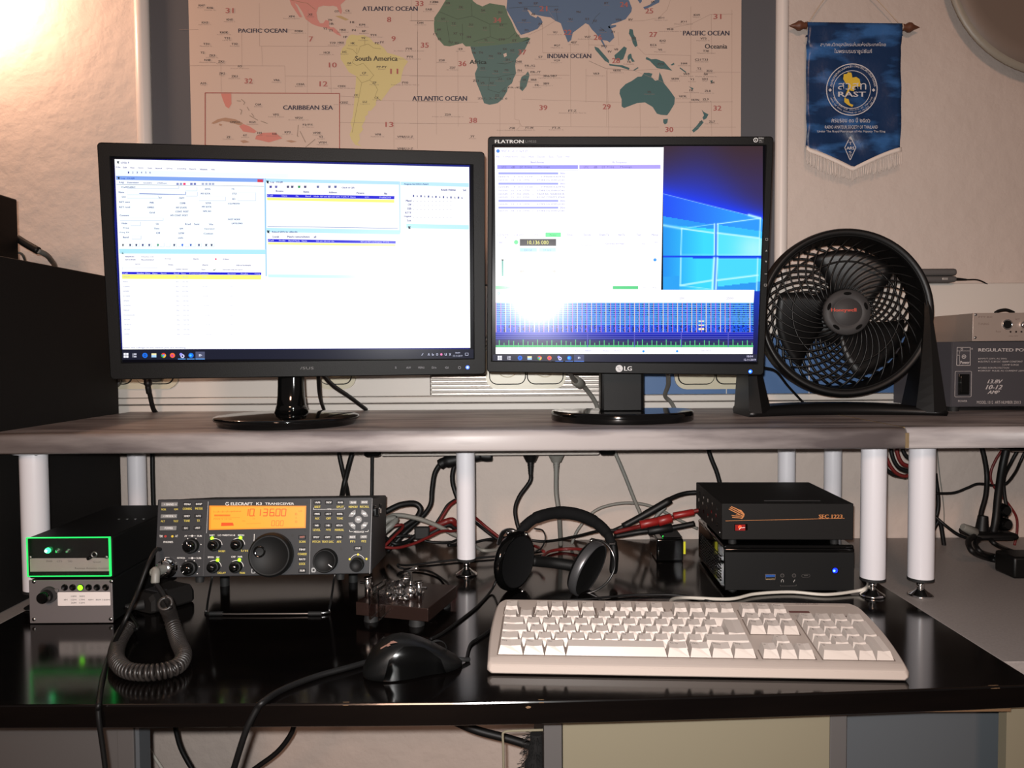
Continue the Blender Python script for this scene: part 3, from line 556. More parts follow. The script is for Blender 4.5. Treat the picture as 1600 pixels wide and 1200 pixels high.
    if u: k = 3.6 * len(u); T_(z, u, x - k, y + 9, x + k, y + 15, (120, 102, 94))
mp.z = lambda x, y: (x, y)
wm = mb.build('world_map'); tag(wm, 'world map poster with coloured continents pinned to the dark grey board', 'map')

# pennant
pn = thing('pennant', 'blue satin pennant with a white round emblem hanging from a wooden rod', 'pennant', (at(1334, 42, 1.463).x, 1.463, at(1334, 290, 1.463).z))
pp = Pl((at(1334, 42, 1.458).x, 1.458, at(1334, 42, 1.458).z), (1, 0, 0), (0, 0, 1))
mb = MB(); L_, R_ = at(1261, 40, 1.463), at(1408.5, 43, 1.463)
mb.cyl(L_, R_, 0.0055, 'wood_brown', 14); mb.build('rod', pn)
for e, d, nm in ((L_, -1, 'finial'), (R_, 1, 'finial')):
    mb = MB(); T = Matrix.Translation(e) @ Matrix.Rotation(d * PI / 2, 4, 'Y')
    mb.lathe([(0.0001, 0), (0.005, 0.0), (0.0065, 0.003), (0.0055, 0.006), (0.0088, 0.012), (0.0085, 0.017), (0.005, 0.022), (0.0035, 0.026), (0.0001, 0.034)], 'wood_brown', 16, T); mb.build(nm, pn)
# cloth: grid bent over the rod
gw, gh = 24, 40; rows = []
def vee(t):   # bottom outline in photo pixels
    L0, R0 = (1259, 234), (1407, 240); x = L0[0] + (R0[0] - L0[0]) * t; k = max(0.0, 1 - abs(t - 0.49) / 0.5)
    return x, 232 + (263 - 232) * (k ** 1.25) + 3 * math.sin(t * 20) * 0.0 - (3 if t in (0,) else 0)
random.seed(3)
for j in range(gh + 1):
    row = []
    for i in range(gw + 1):
        t = i / gw; bx, by = vee(t); tx = 1260.5 + (1408 - 1260.5) * t; ty = 36 + 2 * t
        f = j / gh; x = tx + (bx - tx) * f; y = ty + (by - ty) * f
        u, v = pp.uv(x, y, 0)
        wv = 0.0022 * math.sin(v * 95 + 2.2 * math.sin(u * 40)) * (0.25 + abs(math.sin(v * 23 + u * 9))) * (0.4 if 0.25 < f < 0.75 else 1) + 0.0016 * math.sin(u * 70 + v * 30)
        if j < 7: wv = max(0.0, 0.0045 * (1 - abs(j - 2) / 5)) + 0.0012 * math.sin(u * 120) * (j / 7) + .001
        row.append(pp.W(u, v, wv))
    rows.append(row)
mb = MB(); mb.loft(rows, 'satin_blue', closed_ring=False, caps=False); 
mb.box(pp.W(-0.087, -0.0165, -0.002), pp.W(0.0875, -0.0158, 0.0035), 'satin_blue')
cloth = mb.build('cloth', pn)
sol = cloth.modifiers.new('thickness', 'SOLIDIFY'); sol.thickness = 0.0006; sol.offset = -1
# print on the pennant
mb = MB(pp.M); pp.z = lambda x, y: (1280 + x / 6.667, 80 + y / 6.667); Wc, Yc = (196, 190, 190), (206, 170, 50); nn = 0.0045
pp.disc(mb, 340, 400, 40.2, 'ink', Wc, nn, 48, 38.8); pp.disc(mb, 340, 400, 29.6, 'ink', Wc, nn, 48, 28.6)
pp.poly(mb, [(255, 240), (290, 235), (300, 218), (335, 225), (342, 250), (345, 275), (385, 268), (420, 290), (428, 325), (425, 370), (380, 365), (360, 395), (365, 418), (325, 410), (300, 370), (300, 340), (272, 330), (250, 290)], 'ink', Yc, nn)
pp.poly(mb, [(300, 370), (320, 395), (305, 430), (275, 470), (272, 490), (305, 500), (320, 545), (355, 560), (345, 582), (300, 560), (262, 530), (262, 495), (280, 440), (296, 400)], 'ink', Yc, nn)
pp.text(mb, 'RAST', 200, 422, 484, 474, 'ink', Wc, nn + .0004, bold=1); pp.text(mb, 'สวสท', 196, 330, 490, 400, 'ink', Wc, nn + .0004)
def arc_text(t, r, a0, a1, hgt, flip=False):
    c = pp.uv(340, 400); k = 1.458 / F_PX
    for i, ch in enumerate(t):
        a = math.radians(a0 + (a1 - a0) * i / (len(t) - 1)); vs, fs, x0, y0, w_, h_ = text_data(ch)
        if not vs: continue
        s_ = hgt * k / 0.7; th = a - PI / 2 + (PI if flip else 0); cx, cy = c[0] + r * k * math.cos(a), c[1] + r * k * math.sin(a)
        mb.add([V((cx + s_ * ((v.x - w_ / 2) * math.cos(th) - (v.y - .35) * math.sin(th)), cy + s_ * ((v.x - w_ / 2) * math.sin(th) + (v.y - .35) * math.cos(th)), nn + .0004)) for v in vs], fs, 'ink', col=Wc)
arc_text('สมาคมวิทยุสมัครเล่นแห่งประเทศไทยในพระบรมราชูปถัมภ์'.replace('ิ', '').replace('ุ', '').replace('ั', '').replace('่', '').replace('์', '').replace('ู', ''), 34.2, 172, 8, 3.6)
arc_text('RADIO AMATEUR SOCIETY OF THAILAND', 32.2, 205, 335, 2.2, True); arc_text('UNDER THE ROYAL PATRONAGE OF HIS MAJESTY THE KING', 36.3, 202, 338, 2.0, True)
for x in (114, 566): pp.poly(mb, [(x - 18, 405), (x, 387), (x + 18, 405), (x, 423)], 'ink', Wc, nn + .0002)
pp.text(mb, 'ครบรอบ ๓๐ ปี ๒๕๓๖', 130, 690, 530, 742, 'ink', Wc, nn); pp.text(mb, 'RADIO AMATEUR SOCIETY OF THAILAND', 60, 774, 610, 806, 'ink', Wc, nn)
pp.text(mb, 'Under The Royal Patronage of His Majesty The King', -20, 824, 688, 852, 'ink', Wc, nn)
pp.line(mb, [(325, 888), (382, 1005), (322, 1135), (266, 1005)], 0.9, 'ink', Wc, nn, True)
pp.text(mb, 'ARS', 285, 994, 366, 1024, 'ink', Wc, nn, bold=1); pp.text(mb, 'R', 308, 900, 340, 925, 'ink', Wc, nn); pp.text(mb, 'T', 305, 945, 345, 975, 'ink', Wc, nn); pp.text(mb, 'S', 308, 1040, 338, 1065, 'ink', Wc, nn); pp.text(mb, 'T', 308, 1078, 338, 1102, 'ink', Wc, nn)
pp.z = lambda x, y: (1200 + x / 4, y / 4)
pp.text(mb, 'สมาคมวิทยุสมัครเล่นแห่งประเทศไทย', 328, 264, 736, 296, 'ink', Wc, nn); pp.text(mb, 'ในพระบรมราชูปถัมภ์', 415, 304, 650, 340, 'ink', Wc, nn)
pp.z = lambda x, y: (x, y)
part(mb.build('printed_emblem', pn), 'white lettering with a yellow country outline')
# fringe: braid + strands
mb = MB(); fr = [vee(k / 30) for k in range(31)]
up_, dn_ = [], []
for x, y in fr: u, v = pp.uv(x, y - 1.0); up_.append(pp.W(u, v, 0.0035)); u, v = pp.uv(x, y + 5.5); dn_.append(pp.W(u, v, 0.0035))
mb.loft([[a_ + pp.N * .0015, a_ - pp.N * 0.0015, b_ - pp.N * .0015, b_ + pp.N * .0015] for a_, b_ in zip(up_, dn_)], 'fringe')
mb.build('braid', pn)
mb = MB(); 
for k in range(90):
    t = k / 89; x, y = vee(t); h_ = 24 + 4 * math.sin(t * 9) + random.uniform(-2, 2)
    u, v = pp.uv(x, y + 4); u2, v2 = pp.uv(x + random.uniform(-1.2, 1.2), y + h_)
    mb.tube([pp.W(u, v, 0.0035), pp.W((u + u2) / 2, (v + v2) / 2, 0.003 + random.uniform(-.001, .001)), pp.W(u2, v2, 0.003)], 0.0006, 'fringe', 4, 2)
mb.build('fringe', pn)
mb = MB(); zt = at(1325, -46, 1.463); mb.tube([at(1262, 37, 1.463), at(1286, 1, 1.463), zt], 0.0009, 'cord_cream', 5, 4); mb.tube([at(1406, 38, 1.463), at(1372, 1, 1.463), zt], 0.0009, 'cord_cream', 5, 4)
mb.cyl(zt + V((0, -.004, 0)), zt + V((0, 0.017, 0)), 0.0015, 'steel', 8)
for e in (L_, R_): mb.tube([e + V((math.cos(a) * 0, math.cos(a) * .0068, math.sin(a) * .0068)) for a in [2 * PI * q / 10 for q in range(10)]], 0.0009, 'cord_cream', 5, 1, False, closed=True)
mb.build('hanging_cord', pn)

# lamp shade top right
c0 = at(1659, -64, 1.45); kk = 1.45 / F_PX
ls = thing('wall_lamp', 'round grey dish lamp on the wall at the top right corner', 'lamp', c0)
T = Matrix.Translation(c0) @ Matrix.Rotation(PI / 2, 4, 'X')
R0 = 179 * kk
mb = MB(); mb.lathe([(0.0001, -0.02), (R0 * .4, -0.018), (R0 * .75, -0.011), (R0 - .010, -0.001), (R0 - .010, 0.0), (R0 * .75, -0.009), (R0 * .4, -0.016), (0.0001, -0.018)], 'shade_grey', 64, T); mb.build('lamp_shade', ls)
mb = MB(); mb.lathe([(R0 - .013, -0.002), (R0, -0.002), (R0, 0.003), (R0 - .013, 0.002)], 'shade_rim', 64, T); mb.build('rim', ls)
mb = MB(); mb.cyl(c0 + V((0, 0.0195, 0)), (c0.x, WY - .0005, c0.z), 0.03, 'shade_rim', 24); mb.build('wall_mount', ls)
mb = MB(); mb.ball(c0 + V((0, -0.012, 0)), 0.03, 'trim_white'); mb.build('bulb', ls)

# ================================================================ monitors
def frame_of(mb, pl, o, i, m, n0, n1, bev):
    """bezel ring between outer and inner pixel quads (TL, TR, BR, BL)"""
    O = [pl.uv(*p) for p in o]; I = [pl.uv(*p, n1) for p in i]
    ox0, ox1 = (O[0][0] + O[3][0]) / 2, (O[1][0] + O[2][0]) / 2; oy1, oy0 = (O[0][1] + O[1][1]) / 2, (O[2][1] + O[3][1]) / 2
    ix0, ix1 = (I[0][0] + I[3][0]) / 2, (I[1][0] + I[2][0]) / 2; iy1, iy0 = (I[0][1] + I[1][1]) / 2, (I[2][1] + I[3][1]) / 2
    r1 = rrect(ox0, oy0, ox1, oy1, 0.005, 4); r2 = rrect(ix0, iy0, ix1, iy1, 0.0003, 4); b = bev
    r1b = rrect(ox0 + b, oy0 + b, ox1 - b, oy1 - b, 0.0045, 4); r2a = rrect(ix0 - b, iy0 - b, ix1 + b, iy1 + b, 0.0006, 4)
    rings = [[V((x, y, n0)) for x, y in r1], [V((x, y, n1 - b)) for x, y in r1], [V((x, y, n1)) for x, y in r1b], [V((x, y, n1)) for x, y in r2a], [V((x, y, n1 - b)) for x, y in r2], [V((x, y, n1 - 0.004)) for x, y in r2]]
    n = len(r1); vs = [p for r in rings for p in r]; fs = []
    for q in range(5): fs += [(q * n + k, q * n + (k + 1) % n, (q + 1) * n + (k + 1) % n, (q + 1) * n + k) for k in range(n)]
    mb.add(vs, fs, m, False); return (ox0, oy0, ox1, oy1), (ix0, iy0, ix1, iy1)

def colgrid(mb, pl, x0, y0, x1, y1, nx, ny, fn, n, m='screen'):
    for j in range(ny):
        for i in range(nx):
            a, b = x0 + (x1 - x0) * i / nx, x0 + (x1 - x0) * (i + 1) / nx; c, d = y0 + (y1 - y0) * j / ny, y0 + (y1 - y0) * (j + 1) / ny
            pl.rect(mb, a, c, b, d, m, fn((a + b) / 2, (c + d) / 2), n)

# --- widescreen monitor, left
A = at(151, 222, 1.036); B = at(756, 237, 1.106); C = at(172, 593, 1.058)
m1 = Pl(A, B - A, A - C)
base1 = onz(474, 655, SH_T)
mon = thing('monitor', 'black widescreen monitor on a round stand, angled, at the left on the shelf', 'monitor', (base1.x, 1.172, SH_T), 'monitors on the raised shelf')
BZ = m1
mb = MB(m1.M); ob_, ib_ = frame_of(mb, m1, [(151, 222), (756, 237), (760, 585), (172, 593)], [(176, 245), (738, 258), (741, 562), (186, 565)], 'bezel_black', -0.014, 0.0, 0.0012)
mb.build('bezel', mon)
mb = MB(m1.M); x0, y0, x1, y1 = ob_
mb.box((x0 + .002, y0 + .002, -0.022), (x1 - .002, y1 - .002, -0.006), 'black_plastic', 0.004); mb.box((x0 + 0.12, y0 + 0.05, -0.052), (x1 - .12, y1 - .05, -0.02), 'black_plastic', 0.012)
mb.build('rear_housing', mon)
WH, BG, TXc, LB = (255, 255, 255), (250, 255, 255), (60, 74, 150), (186, 226, 250)
mb = MB(m1.M); n0 = -0.0028; x0, y0, x1, y1 = ib_
mb.add([(x0, y0, n0), (x1, y0, n0), (x1, y1, n0), (x0, y1, n0)], [(0, 1, 2, 3)], 'screen', col=(3, 3, 10))
m1.rect(mb, 179, 248.7, 734, 546, 'screen', (22, 30, 120), n0 + .0002)
m1.poly(mb, [(179, 248.7), (733, 261), (735, 543.5), (191.5, 546)], 'screen', WH, n0 + .0004)
m1.poly(mb, [(191, 547), (740, 545.5), (740, 560), (191, 562)], 'screen', (28, 30, 46), n0 + .0004)
mk = lambda zx, zy: (150 + zx / 5.3333, 220 + zy / 5.3333)
mk2 = lambda zx, zy: (400 + zx / 4.4444, 220 + zy / 4.4444)
mk3 = lambda zx, zy: (160 + zx / 5, 380 + zy / 5)
mk4 = lambda zx, zy: (450 + zx / 5, 480 + zy / 5)
n1 = n0 + .0006; n2 = n0 + .0008
def sp(z, pts, col, n=n1): m1.z = z; m1.poly(mb, pts, 'screen', col, n)
def st(z, t, x0, y0, x1, y1, col=TXc): m1.z = z; m1.text(mb, t, x0, y0, x1, y1, 'screen', col, n0 + .001, bold=1)
sp(mk, [(160, 238), (1000, 262), (1600, 274), (1600, 310), (165, 290)], (238, 248, 255))
sp(mk, [(165, 292), (1400, 314), (1398, 345), (168, 325)], (130, 166, 236)); sp(mk, [(168, 325), (600, 333), (600, 372), (170, 362)], (244, 250, 255), n1 + .00005)
sp(mk, [(1345, 320), (1392, 321), (1392, 347), (1345, 345)], (206, 60, 84), n2)
sp(mk, [(170, 362), (1400, 378), (1412, 905), (195, 898)], (246, 255, 255)); sp(mk, [(170, 362), (1400, 378), (1400, 381), (170, 365)], (120, 130, 160), n2)
sp(mk, [(192, 900), (1412, 908), (1412, 945), (195, 940)], (178, 232, 246), n2)
sp(mk, [(1403, 314), (1411, 314), (1416, 905), (1409, 905)], (150, 200, 240), n2)
sp(mk, [(216, 1092), (1378, 1098), (1376, 1118), (217, 1112)], (34, 30, 214), n2); sp(mk, [(217, 1114), (1376, 1120), (1376, 1155), (218, 1150)], (246, 244, 120), n2)
sp(mk2, [(62, 262), (1000, 282), (1000, 305), (66, 285)], (184, 226, 250)); sp(mk2, [(1005, 284), (1478, 294), (1478, 320), (1005, 308)], (190, 232, 248))
sp(mk2, [(76, 370), (962, 384), (960, 406), (77, 392)], (34, 30, 214), n2); sp(mk2, [(77, 395), (960, 410), (960, 430), (78, 412)], (246, 244, 130), n2)
sp(mk2, [(66, 604), (1000, 620), (1000, 650), (68, 634)], (190, 234, 246)); sp(mk2, [(82, 682), (970, 696), (970, 714), (84, 702)], (34, 30, 214), n2); sp(mk2, [(84, 706), (968, 718), (968, 732), (84, 720)], (248, 246, 150), n2)
sp(mk2, [(1045, 576), (1478, 586), (1478, 616), (1045, 606)], (190, 236, 246)); sp(mk2, [(84, 928), (720, 934), (716, 956), (86, 948)], (206, 244, 246))
sp(mk2, [(60, 260), (68, 260), (76, 940), (66, 940)], (170, 215, 240)); sp(mk2, [(992, 282), (1002, 282), (1004, 640), (996, 640)], (196, 226, 240)); sp(mk2, [(80, 592), (985, 606), (985, 610), (80, 596)], (130, 150, 200), n2)
for t, x0, x1, y in (('File', 168, 204, 220), ('Edit', 226, 258, 222), ('View', 285, 320, 224), ('Options', 350, 396, 226), ('Tools', 430, 466, 228), ('Network', 495, 552, 230), ('QSLing', 585, 636, 232), ('Scheduling', 676, 750, 234), ('Reports', 780, 834, 236), ('Windows', 866, 928, 238), ('Help', 960, 990, 240)): st(mk, t, x0, y - 6, x1, y + 6)
st(mk, 'LOGic 9', 208, 174, 274, 190); st(mk, 'Log - DL6JB', 208, 306, 322, 322, (50, 90, 190)); st(mk, 'Log', 194, 338, 232, 356); st(mk, 'Determinator', 262, 342, 358, 354); st(mk, 'Secondary', 396, 346, 466, 358); st(mk, 'CW/Keyer', 510, 348, 592, 360)
for i in range(6): st(mk, str('123456'[i]) if i < 6 else '', 266 + i * 36, 256, 276 + i * 36, 272)
for t, x0, y0 in (('Call', 210, 386), ('Name', 190, 428), ('Qth', 215, 468), ('RST sent', 195, 510), ('RST rcvd', 195, 553), ('Comment', 198, 621), ('Mode', 216, 688), ('Freq', 228, 727), ('Freq TX', 200, 765), ('Band', 226, 804), ('FN/SRC', 262, 387), ('PWR', 448, 516), ('OMISS', 428, 555), ('Grid', 445, 598), ('On', 500, 692), ('Time', 484, 731), ('Off', 502, 768), ('ST', 528, 476), ('CNTY', 692, 478), ('COMB', 700, 520), ('MY STATE', 668, 557), ('CONT. POST', 662, 590), ('MY CONT. POST', 622, 622), ('IOTA', 910, 402), ('MY IOTA', 874, 440), ('SOTA', 914, 519), ('MY SOTA', 884, 550), ('WPX_NO', 892, 588), ('CQ', 1130, 402), ('ITU', 1138, 440), ('ID', 1138, 485), ('CQ PREFIX', 1100, 525), ('POST MODE', 1102, 655), ('LAT/LONG', 1132, 688), ('Rcvd', 744, 694), ('Sent', 818, 694), ('Via', 942, 696), ('QSL', 696, 732), ('LOTW', 690, 770), ('eQSL', 684, 810), ('Operator', 902, 735), ('Contest', 898, 773)):
    st(mk, t, x0, y0 - 7, x0 + 11 * len(t), y0 + 7)
for x0, y0, x1, y1 in ((262, 376, 690, 398), (262, 416, 746, 448), (262, 458, 520, 480), (750, 388, 842, 416), (750, 426, 845, 460), (860, 468, 1080, 500), (1180, 430, 1332, 500), (290, 676, 370, 708), (300, 792, 375, 820), (200, 644, 560, 664)):
    m1.z = mk; m1.line(mb, [(x0, y1), (x1, y1), (x1, y0)], 0.5, 'screen', (190, 200, 225), n2); m1.line(mb, [(x0, y1), (x0, y0), (x1, y0)], 0.3, 'screen', (225, 232, 245), n2)
m1.line(mb, [(360, 440), (746, 448), (746, 426)], 0.9, 'screen', (110, 130, 200), n2)
for x in range(285, 970, 52): m1.line(mb, [(x - 14, 884), (x + 22, 885), (x + 22, 852)], 0.4, 'screen', (200, 206, 225), n2)
for x, c in ((225, (110, 110, 120)), (285, (60, 70, 110)), (336, (60, 70, 110)), (390, (60, 70, 130)), (444, (60, 80, 130)), (516, (40, 150, 110)), (652, (60, 70, 110)), (720, (40, 110, 230)), (790, (60, 100, 190)), (858, (60, 80, 130)), (918, (60, 70, 110)), (964, (60, 70, 110))): sp(mk, [(x - 8, 860), (x + 8, 860), (x + 5, 878), (x - 6, 878)], c, n2)
for x, c in ((680, (140, 150, 200)), (708, (150, 160, 200)), (737, (236, 60, 120)), (795, (120, 130, 190)), (824, (120, 130, 190)), (890, (170, 180, 210)), (920, (170, 180, 210)), (950, (170, 180, 210)), (976, (170, 180, 210))): sp(mk, [(x - 10, 350), (x + 10, 350), (x + 10, 368), (x - 10, 368)], c, n2)
for z, x, y in ((mk, 185, 180), (mk, 190, 310), (mk, 222, 935), (mk2, 82, 286), (mk2, 86, 632), (mk2, 1066, 603)): sp(z, [(x - 11, y - 10), (x + 10, y - 8), (x + 4, y + 2), (x + 10, y + 10), (x - 6, y + 9)], (40, 56, 70), n2)
for x, c in ((102, (70, 70, 160)), (140, (110, 110, 180)), (222, (80, 80, 120)), (252, (80, 80, 120)), (300, (40, 150, 90)), (342, (80, 80, 120)), (430, (100, 110, 160)), (510, (110, 120, 160)), (552, (90, 100, 160))): sp(mk2, [(x - 9, 312), (x + 9, 312), (x + 7, 328), (x - 8, 328)], c, n2)
for t, x0, x1, y in (('Log - DL6JB', 100, 186, 288), ('Browse', 138, 190, 348), ('Notes', 330, 368, 354), ('Address', 506, 562, 358), ('Pictures', 700, 752, 362), ('Misc', 890, 912, 366), ('Check on QSL', 596, 686, 326), ('Progress for DXCC Award', 1030, 196 + 1000, 302), ('Reside Heinsia', 1286, 1386, 340), ('Set', 1438, 1460, 342), ('Related QSOs by call/prefix', 112, 288, 634), ('Match contacts/tunes', 218, 372, 666), ('all', 402, 418, 667), ('Locals', 118, 160, 666), ('Mixed', 1042, 1078, 416), ('CW', 1056, 1078, 443), ('SSB', 1050, 1078, 471), ('RTTY', 1038, 1078, 499), ('Digital', 1030, 1076, 526), ('Sat', 1048, 1078, 553)): st(mk2, t, x0, y - 7, x1, y + 7)
for i, x in enumerate((1094, 1120, 1146, 1172, 1198, 1225, 1250, 1276, 1302, 1328, 1354, 1381, 1406, 1431)):
    st(mk2, '16'[i % 2], x - 4, 376 + i, x + 4, 390 + i)
    if i < 11:
        for y in (420, 448, 476, 530): st(mk2, '-', x - 3, y, x + 3, y + 2)
for x, t in ((80, 'Call'), (180, 'Date'), (276, 'On'), (344, 'Band'), (402, 'Mode'), (448, 'RST sent'), (500, 'RST rcvd'), (552, 'QSL S'), (602, 'QSL R'), (656, 'Name'), (756, 'QTH'), (858, 'Prefix'), (900, 'Grid')): st(mk2, t, x, 376 + (x - 80) * .016, x + 9 * min(len(t), 5), 386 + (x - 80) * .016, (190, 190, 255))
for x, t in ((86, 'Call'), (160, 'Prefix'), (226, 'Band'), (268, 'Mode'), (318, 'Name'), (418, 'QSL sent'), (470, 'QSL rcvd'), (524, 'On'), (728, 'RST sent'), (778, 'RST rcvd'), (828, 'State'), (886, 'Freq')): st(mk2, t, x, 687 + (x - 80) * .014, x + 9 * min(len(t), 5), 697 + (x - 80) * .014, (190, 190, 255))
for x, t in ((222, 'Call'), (342, 'Number'), (412, 'Date'), (472, 'Name'), (540, 'Spotr'), (650, 'Band'), (708, 'Time'), (780, 'Frequency'), (866, 'Comment'), (1096, 'Spotter'), (1208, 'Prefix'), (1324, 'Freq')): st(mk, t, x, 1098 + (x - 220) * .005, x + 10 * len(t), 1110 + (x - 220) * .005, (190, 190, 255))
for i, t in enumerate(('DL6JF/P', '9M6NA', 'CU3AW/D', 'G0ABBF', 'EI1ABBF', 'HF0/SP', 'DL2WQRP', 'M0RGFF', 'SV1/DK6MQRP', 'JW7QIA', 'OR18CLH', 'JW7QIA', 'CQ7WS')):
    y = 264 + i * 37.3; st(mk3, t, 158 + i, y - 5, 158 + 8 * len(t) + i, y + 4, (170, 176, 206)); st(mk3, '30m', 572 + i, y - 4, 594 + i, y + 4, (186, 190, 216)); st(mk3, '10136', 624 + i, y - 4, 668 + i, y + 4, (186, 190, 216))
    if i % 2 == 0: st(mk3, 'FT8', 780 + i * 3, y - 4, 812 + i * 3, y + 4, (206, 210, 228)); st(mk3, 'DE', 1000, y - 3, 1016, y + 4, (206, 210, 228))
st(mk3, 'Enter the callsign of the station you are working', 162, 812, 650, 824, (150, 156, 200)); st(mk3, 'Skimming of DX clusters', 180, 100, 248, 112); st(mk3, 'Spots on all bands', 180, 124, 258, 135); st(mk3, 'Display rich', 306, 102, 400, 112); st(mk3, 'Recommend', 306, 124, 400, 134)
for t, x0, x1, y in (('Spots', 256, 296, 164), ('Notes', 516, 552, 168), ('Alerts', 780, 826, 170), ('Add-on bookmark', 1046, 1160, 172), ('Update clusters', 574, 668, 204), ('Sent', 776, 804, 206), ('Subscribe only the spots', 940, 1094, 208), ('Bands', 712, 752, 123), ('Filter', 944, 994, 125), ('Setup', 488, 536, 123)): st(mk3, t, x0, y - 5, x1, y + 5)
m1.z = mk3; m1.disc(mb, 886, 124, 1.4, 'screen', (240, 80, 130), n2); sp(mk3, [(862, 205), (872, 216), (890, 198), (872, 208)], (20, 90, 70), n2)
m1.line(mb, [(155, 222), (156, 190), (430, 192)], 0.4, 'screen', (190, 200, 225), n2)
# taskbar icons
def icons(pl, xs, y, s, mbx, n):
    cols = [(240, 240, 250), (190, 190, 205), (30, 110, 230), (250, 236, 180), None, None, (150, 150, 255), (30, 120, 240), (200, 205, 225)]
    for i, x in enumerate(xs):
        if i == 0:
            for a in (0, 1):
                for b in (0, 1): pl.rect(mbx, x - s + a * s * 1.05, y - s + b * s * 1.05, x - s * .1 + a * s * 1.05, y - s * .1 + b * s * 1.05, 'screen', cols[0], n)
        elif i == 1: pl.rect(mbx, x - s, y - s * .8, x - s * .7, y + s * .8, 'screen', cols[1], n); pl.rect(mbx, x - s * .5, y - s * .8, x + s * .6, y - s * .1, 'screen', cols[1], n); pl.rect(mbx, x - s * .5, y + s * .2, x + s * .6, y + s * .8, 'screen', cols[1], n)
        elif i == 2: pl.disc(mbx, x, y, s * 1.05, 'screen', cols[2], n, 20, s * .45); pl.rect(mbx, x - s * .8, y - s * .15, x + s, y + s * .15, 'screen', cols[2], n)
        elif i == 3: pl.rect(mbx, x - s, y - s * .8, x + s, y + s * .8, 'screen', cols[3], n); pl.rect(mbx, x - s, y - s * .1, x + s, y + s * .8, 'screen', (170, 210, 250), n + .0001)
        elif i == 4:
            for a, c in ((30, (230, 60, 50)), (150, (60, 170, 80)), (270, (250, 200, 50))): 
                pl.poly(mbx, [(x, y)] + [(x + s * math.cos(math.radians(a + q * 20)), y - s * math.sin(math.radians(a + q * 20))) for q in range(7)], 'screen', c, n)
            pl.disc(mbx, x, y, s * .45, 'screen', (90, 150, 250), n + .0001, 14)
        elif i == 5: pl.disc(mbx, x, y, s, 'screen', (250, 110, 60), n); pl.disc(mbx, x - s * .1, y + s * .1, s * .5, 'screen', (200, 60, 150), n + .0001)
        elif i == 6: pl.disc(mbx, x - s * .3, y - s * .4, s * .6, 'screen', cols[6], n, 14); pl.disc(mbx, x + s * .3, y + s * .3, s * .8, 'screen', (210, 210, 255), n, 14, s * .35)
        elif i == 7: pl.disc(mbx, x, y, s, 'screen', cols[7], n); pl.disc(mbx, x - s * .2, y, s * .45, 'screen', (80, 210, 250), n + .0001, 14)
        elif i == 8: pl.rect(mbx, x - s * .6, y - s * .5, x + s * .1, y + s * .4, 'screen', cols[8], n); pl.poly(mbx, [(x + s * .1, y - s * .6), (x + s * .8, y + s * .1), (x + s * .3, y + s * .1), (x + s * .4, y + s * .7)], 'screen', cols[8], n)
m1.z = lambda x, y: (x, y)
m1.rect(mb, 305.5, 549.5, 320, 561.5, 'screen', (80, 84, 110), n1); icons(m1, [197, 211, 226.5, 240.5, 255.5, 269.5, 284, 298.5, 313], 555.3, 3.8, mb, n2)
for a, b in ((278, 290), (292, 304), (305.5, 320)): m1.rect(mb, a, 560.4, b, 561.5, 'screen', (100, 170, 250), n2)
m1.z = mk4; CW_ = (205, 208, 235)
for x, t in ((1050, '/'), (1100, '^'), (1133, 'b'), (1165, 'o'), (1232, 'u'), (1266, 'x')): m1.text(mb, t, x - 8, 360, x + 8, 378, 'screen', CW_, n2)
m1.disc(mb, 1198, 369, 1.8, 'screen', (250, 130, 190), n2, 12); m1.text(mb, '18:04', 1308, 350, 1344, 362, 'screen', CW_, n2); m1.text(mb, '12.11.2019', 1290, 374, 1362, 386, 'screen', CW_, n2); m1.line(mb, [(1385, 358), (1408, 358), (1408, 376), (1385, 376)], 0.5, 'screen', CW_, n2, True)
m1.z = mk4
for x0, x1, y, t in ((576, 608, 104, 'Filters'), (590, 604, 130, 'QSL'), (588, 606, 166, 'QSP'), (710, 730, 130, 'Band'), (722, 736, 168, 'All'), (736, 842, 260, 'Station is on air')): m1.text(mb, t, x0, y - 4, x1, y + 4, 'screen', (190, 205, 240), n2)
part(mb.build('screen', mon), 'bright white desktop with logging windows')
mb = MB(m1.M); m1.z = mk4
for x, t in ((842, 'S'), (942, 'A/V'), (1042, 'MENU'), (1142, 'D/v'), (1240, 'GI')): m1.text(mb, t, x - 6 * len(t), 464, x + 6 * len(t), 480, 'ink', (120, 120, 125), 0.0003)
m1.disc(mb, 1340, 472, 2.2, 'ink', (110, 110, 115), 0.0003, 14, 1.6)
m1.text(mb, '/SUS', 96, 466, 200, 486, 'ink', (88, 86, 86), 0.0003)
mb.build('lettering', mon)
mb = MB(m1.M); m1.disc(mb, 1403, 470, 3.0, 'led', (40, 90, 255), 0.0004, 16); m1.disc(mb, 1403, 470, 1.6, 'led', (150, 190, 255), 0.0006, 16); part(mb.build('power_light', mon), 'blue power light')
m1.z = lambda x, y: (x, y)
mb = MB(); cx, cy = base1.x, 1.172; T = Matrix.Translation((cx, cy, SH_T))
mb.lathe([(0.098, 0), (0.1, 0.003), (0.1, 0.0075), (0.1045, 0.008), (0.1055, 0.0105), (0.1045, 0.013), (0.095, 0.0145), (0.03, 0.0185), (0.0001, 0.0185)], 'gloss_black', 72, T); mb.build('stand_base', mon)
mb = MB(); rr = []
for k in range(9):
    z = SH_T + 0.016 + k * 0.014; w_ = 0.0235 + 0.007 * math.exp(-k * .9); d_ = 0.016 + 0.012 * math.exp(-k * .8); xc = cx + 0.009; yc = cy - 0.01
    rr.append([(xc + w_ * math.cos(a) * (abs(math.cos(a)) ** -0.35 if abs(math.cos(a)) > .02 else 1) * .8 + 0, yc + d_ * math.sin(a), z) for a in [2 * PI * q / 24 for q in range(24)]])
mb.loft(rr, 'gloss_black'); mb.build('stand_neck', mon)

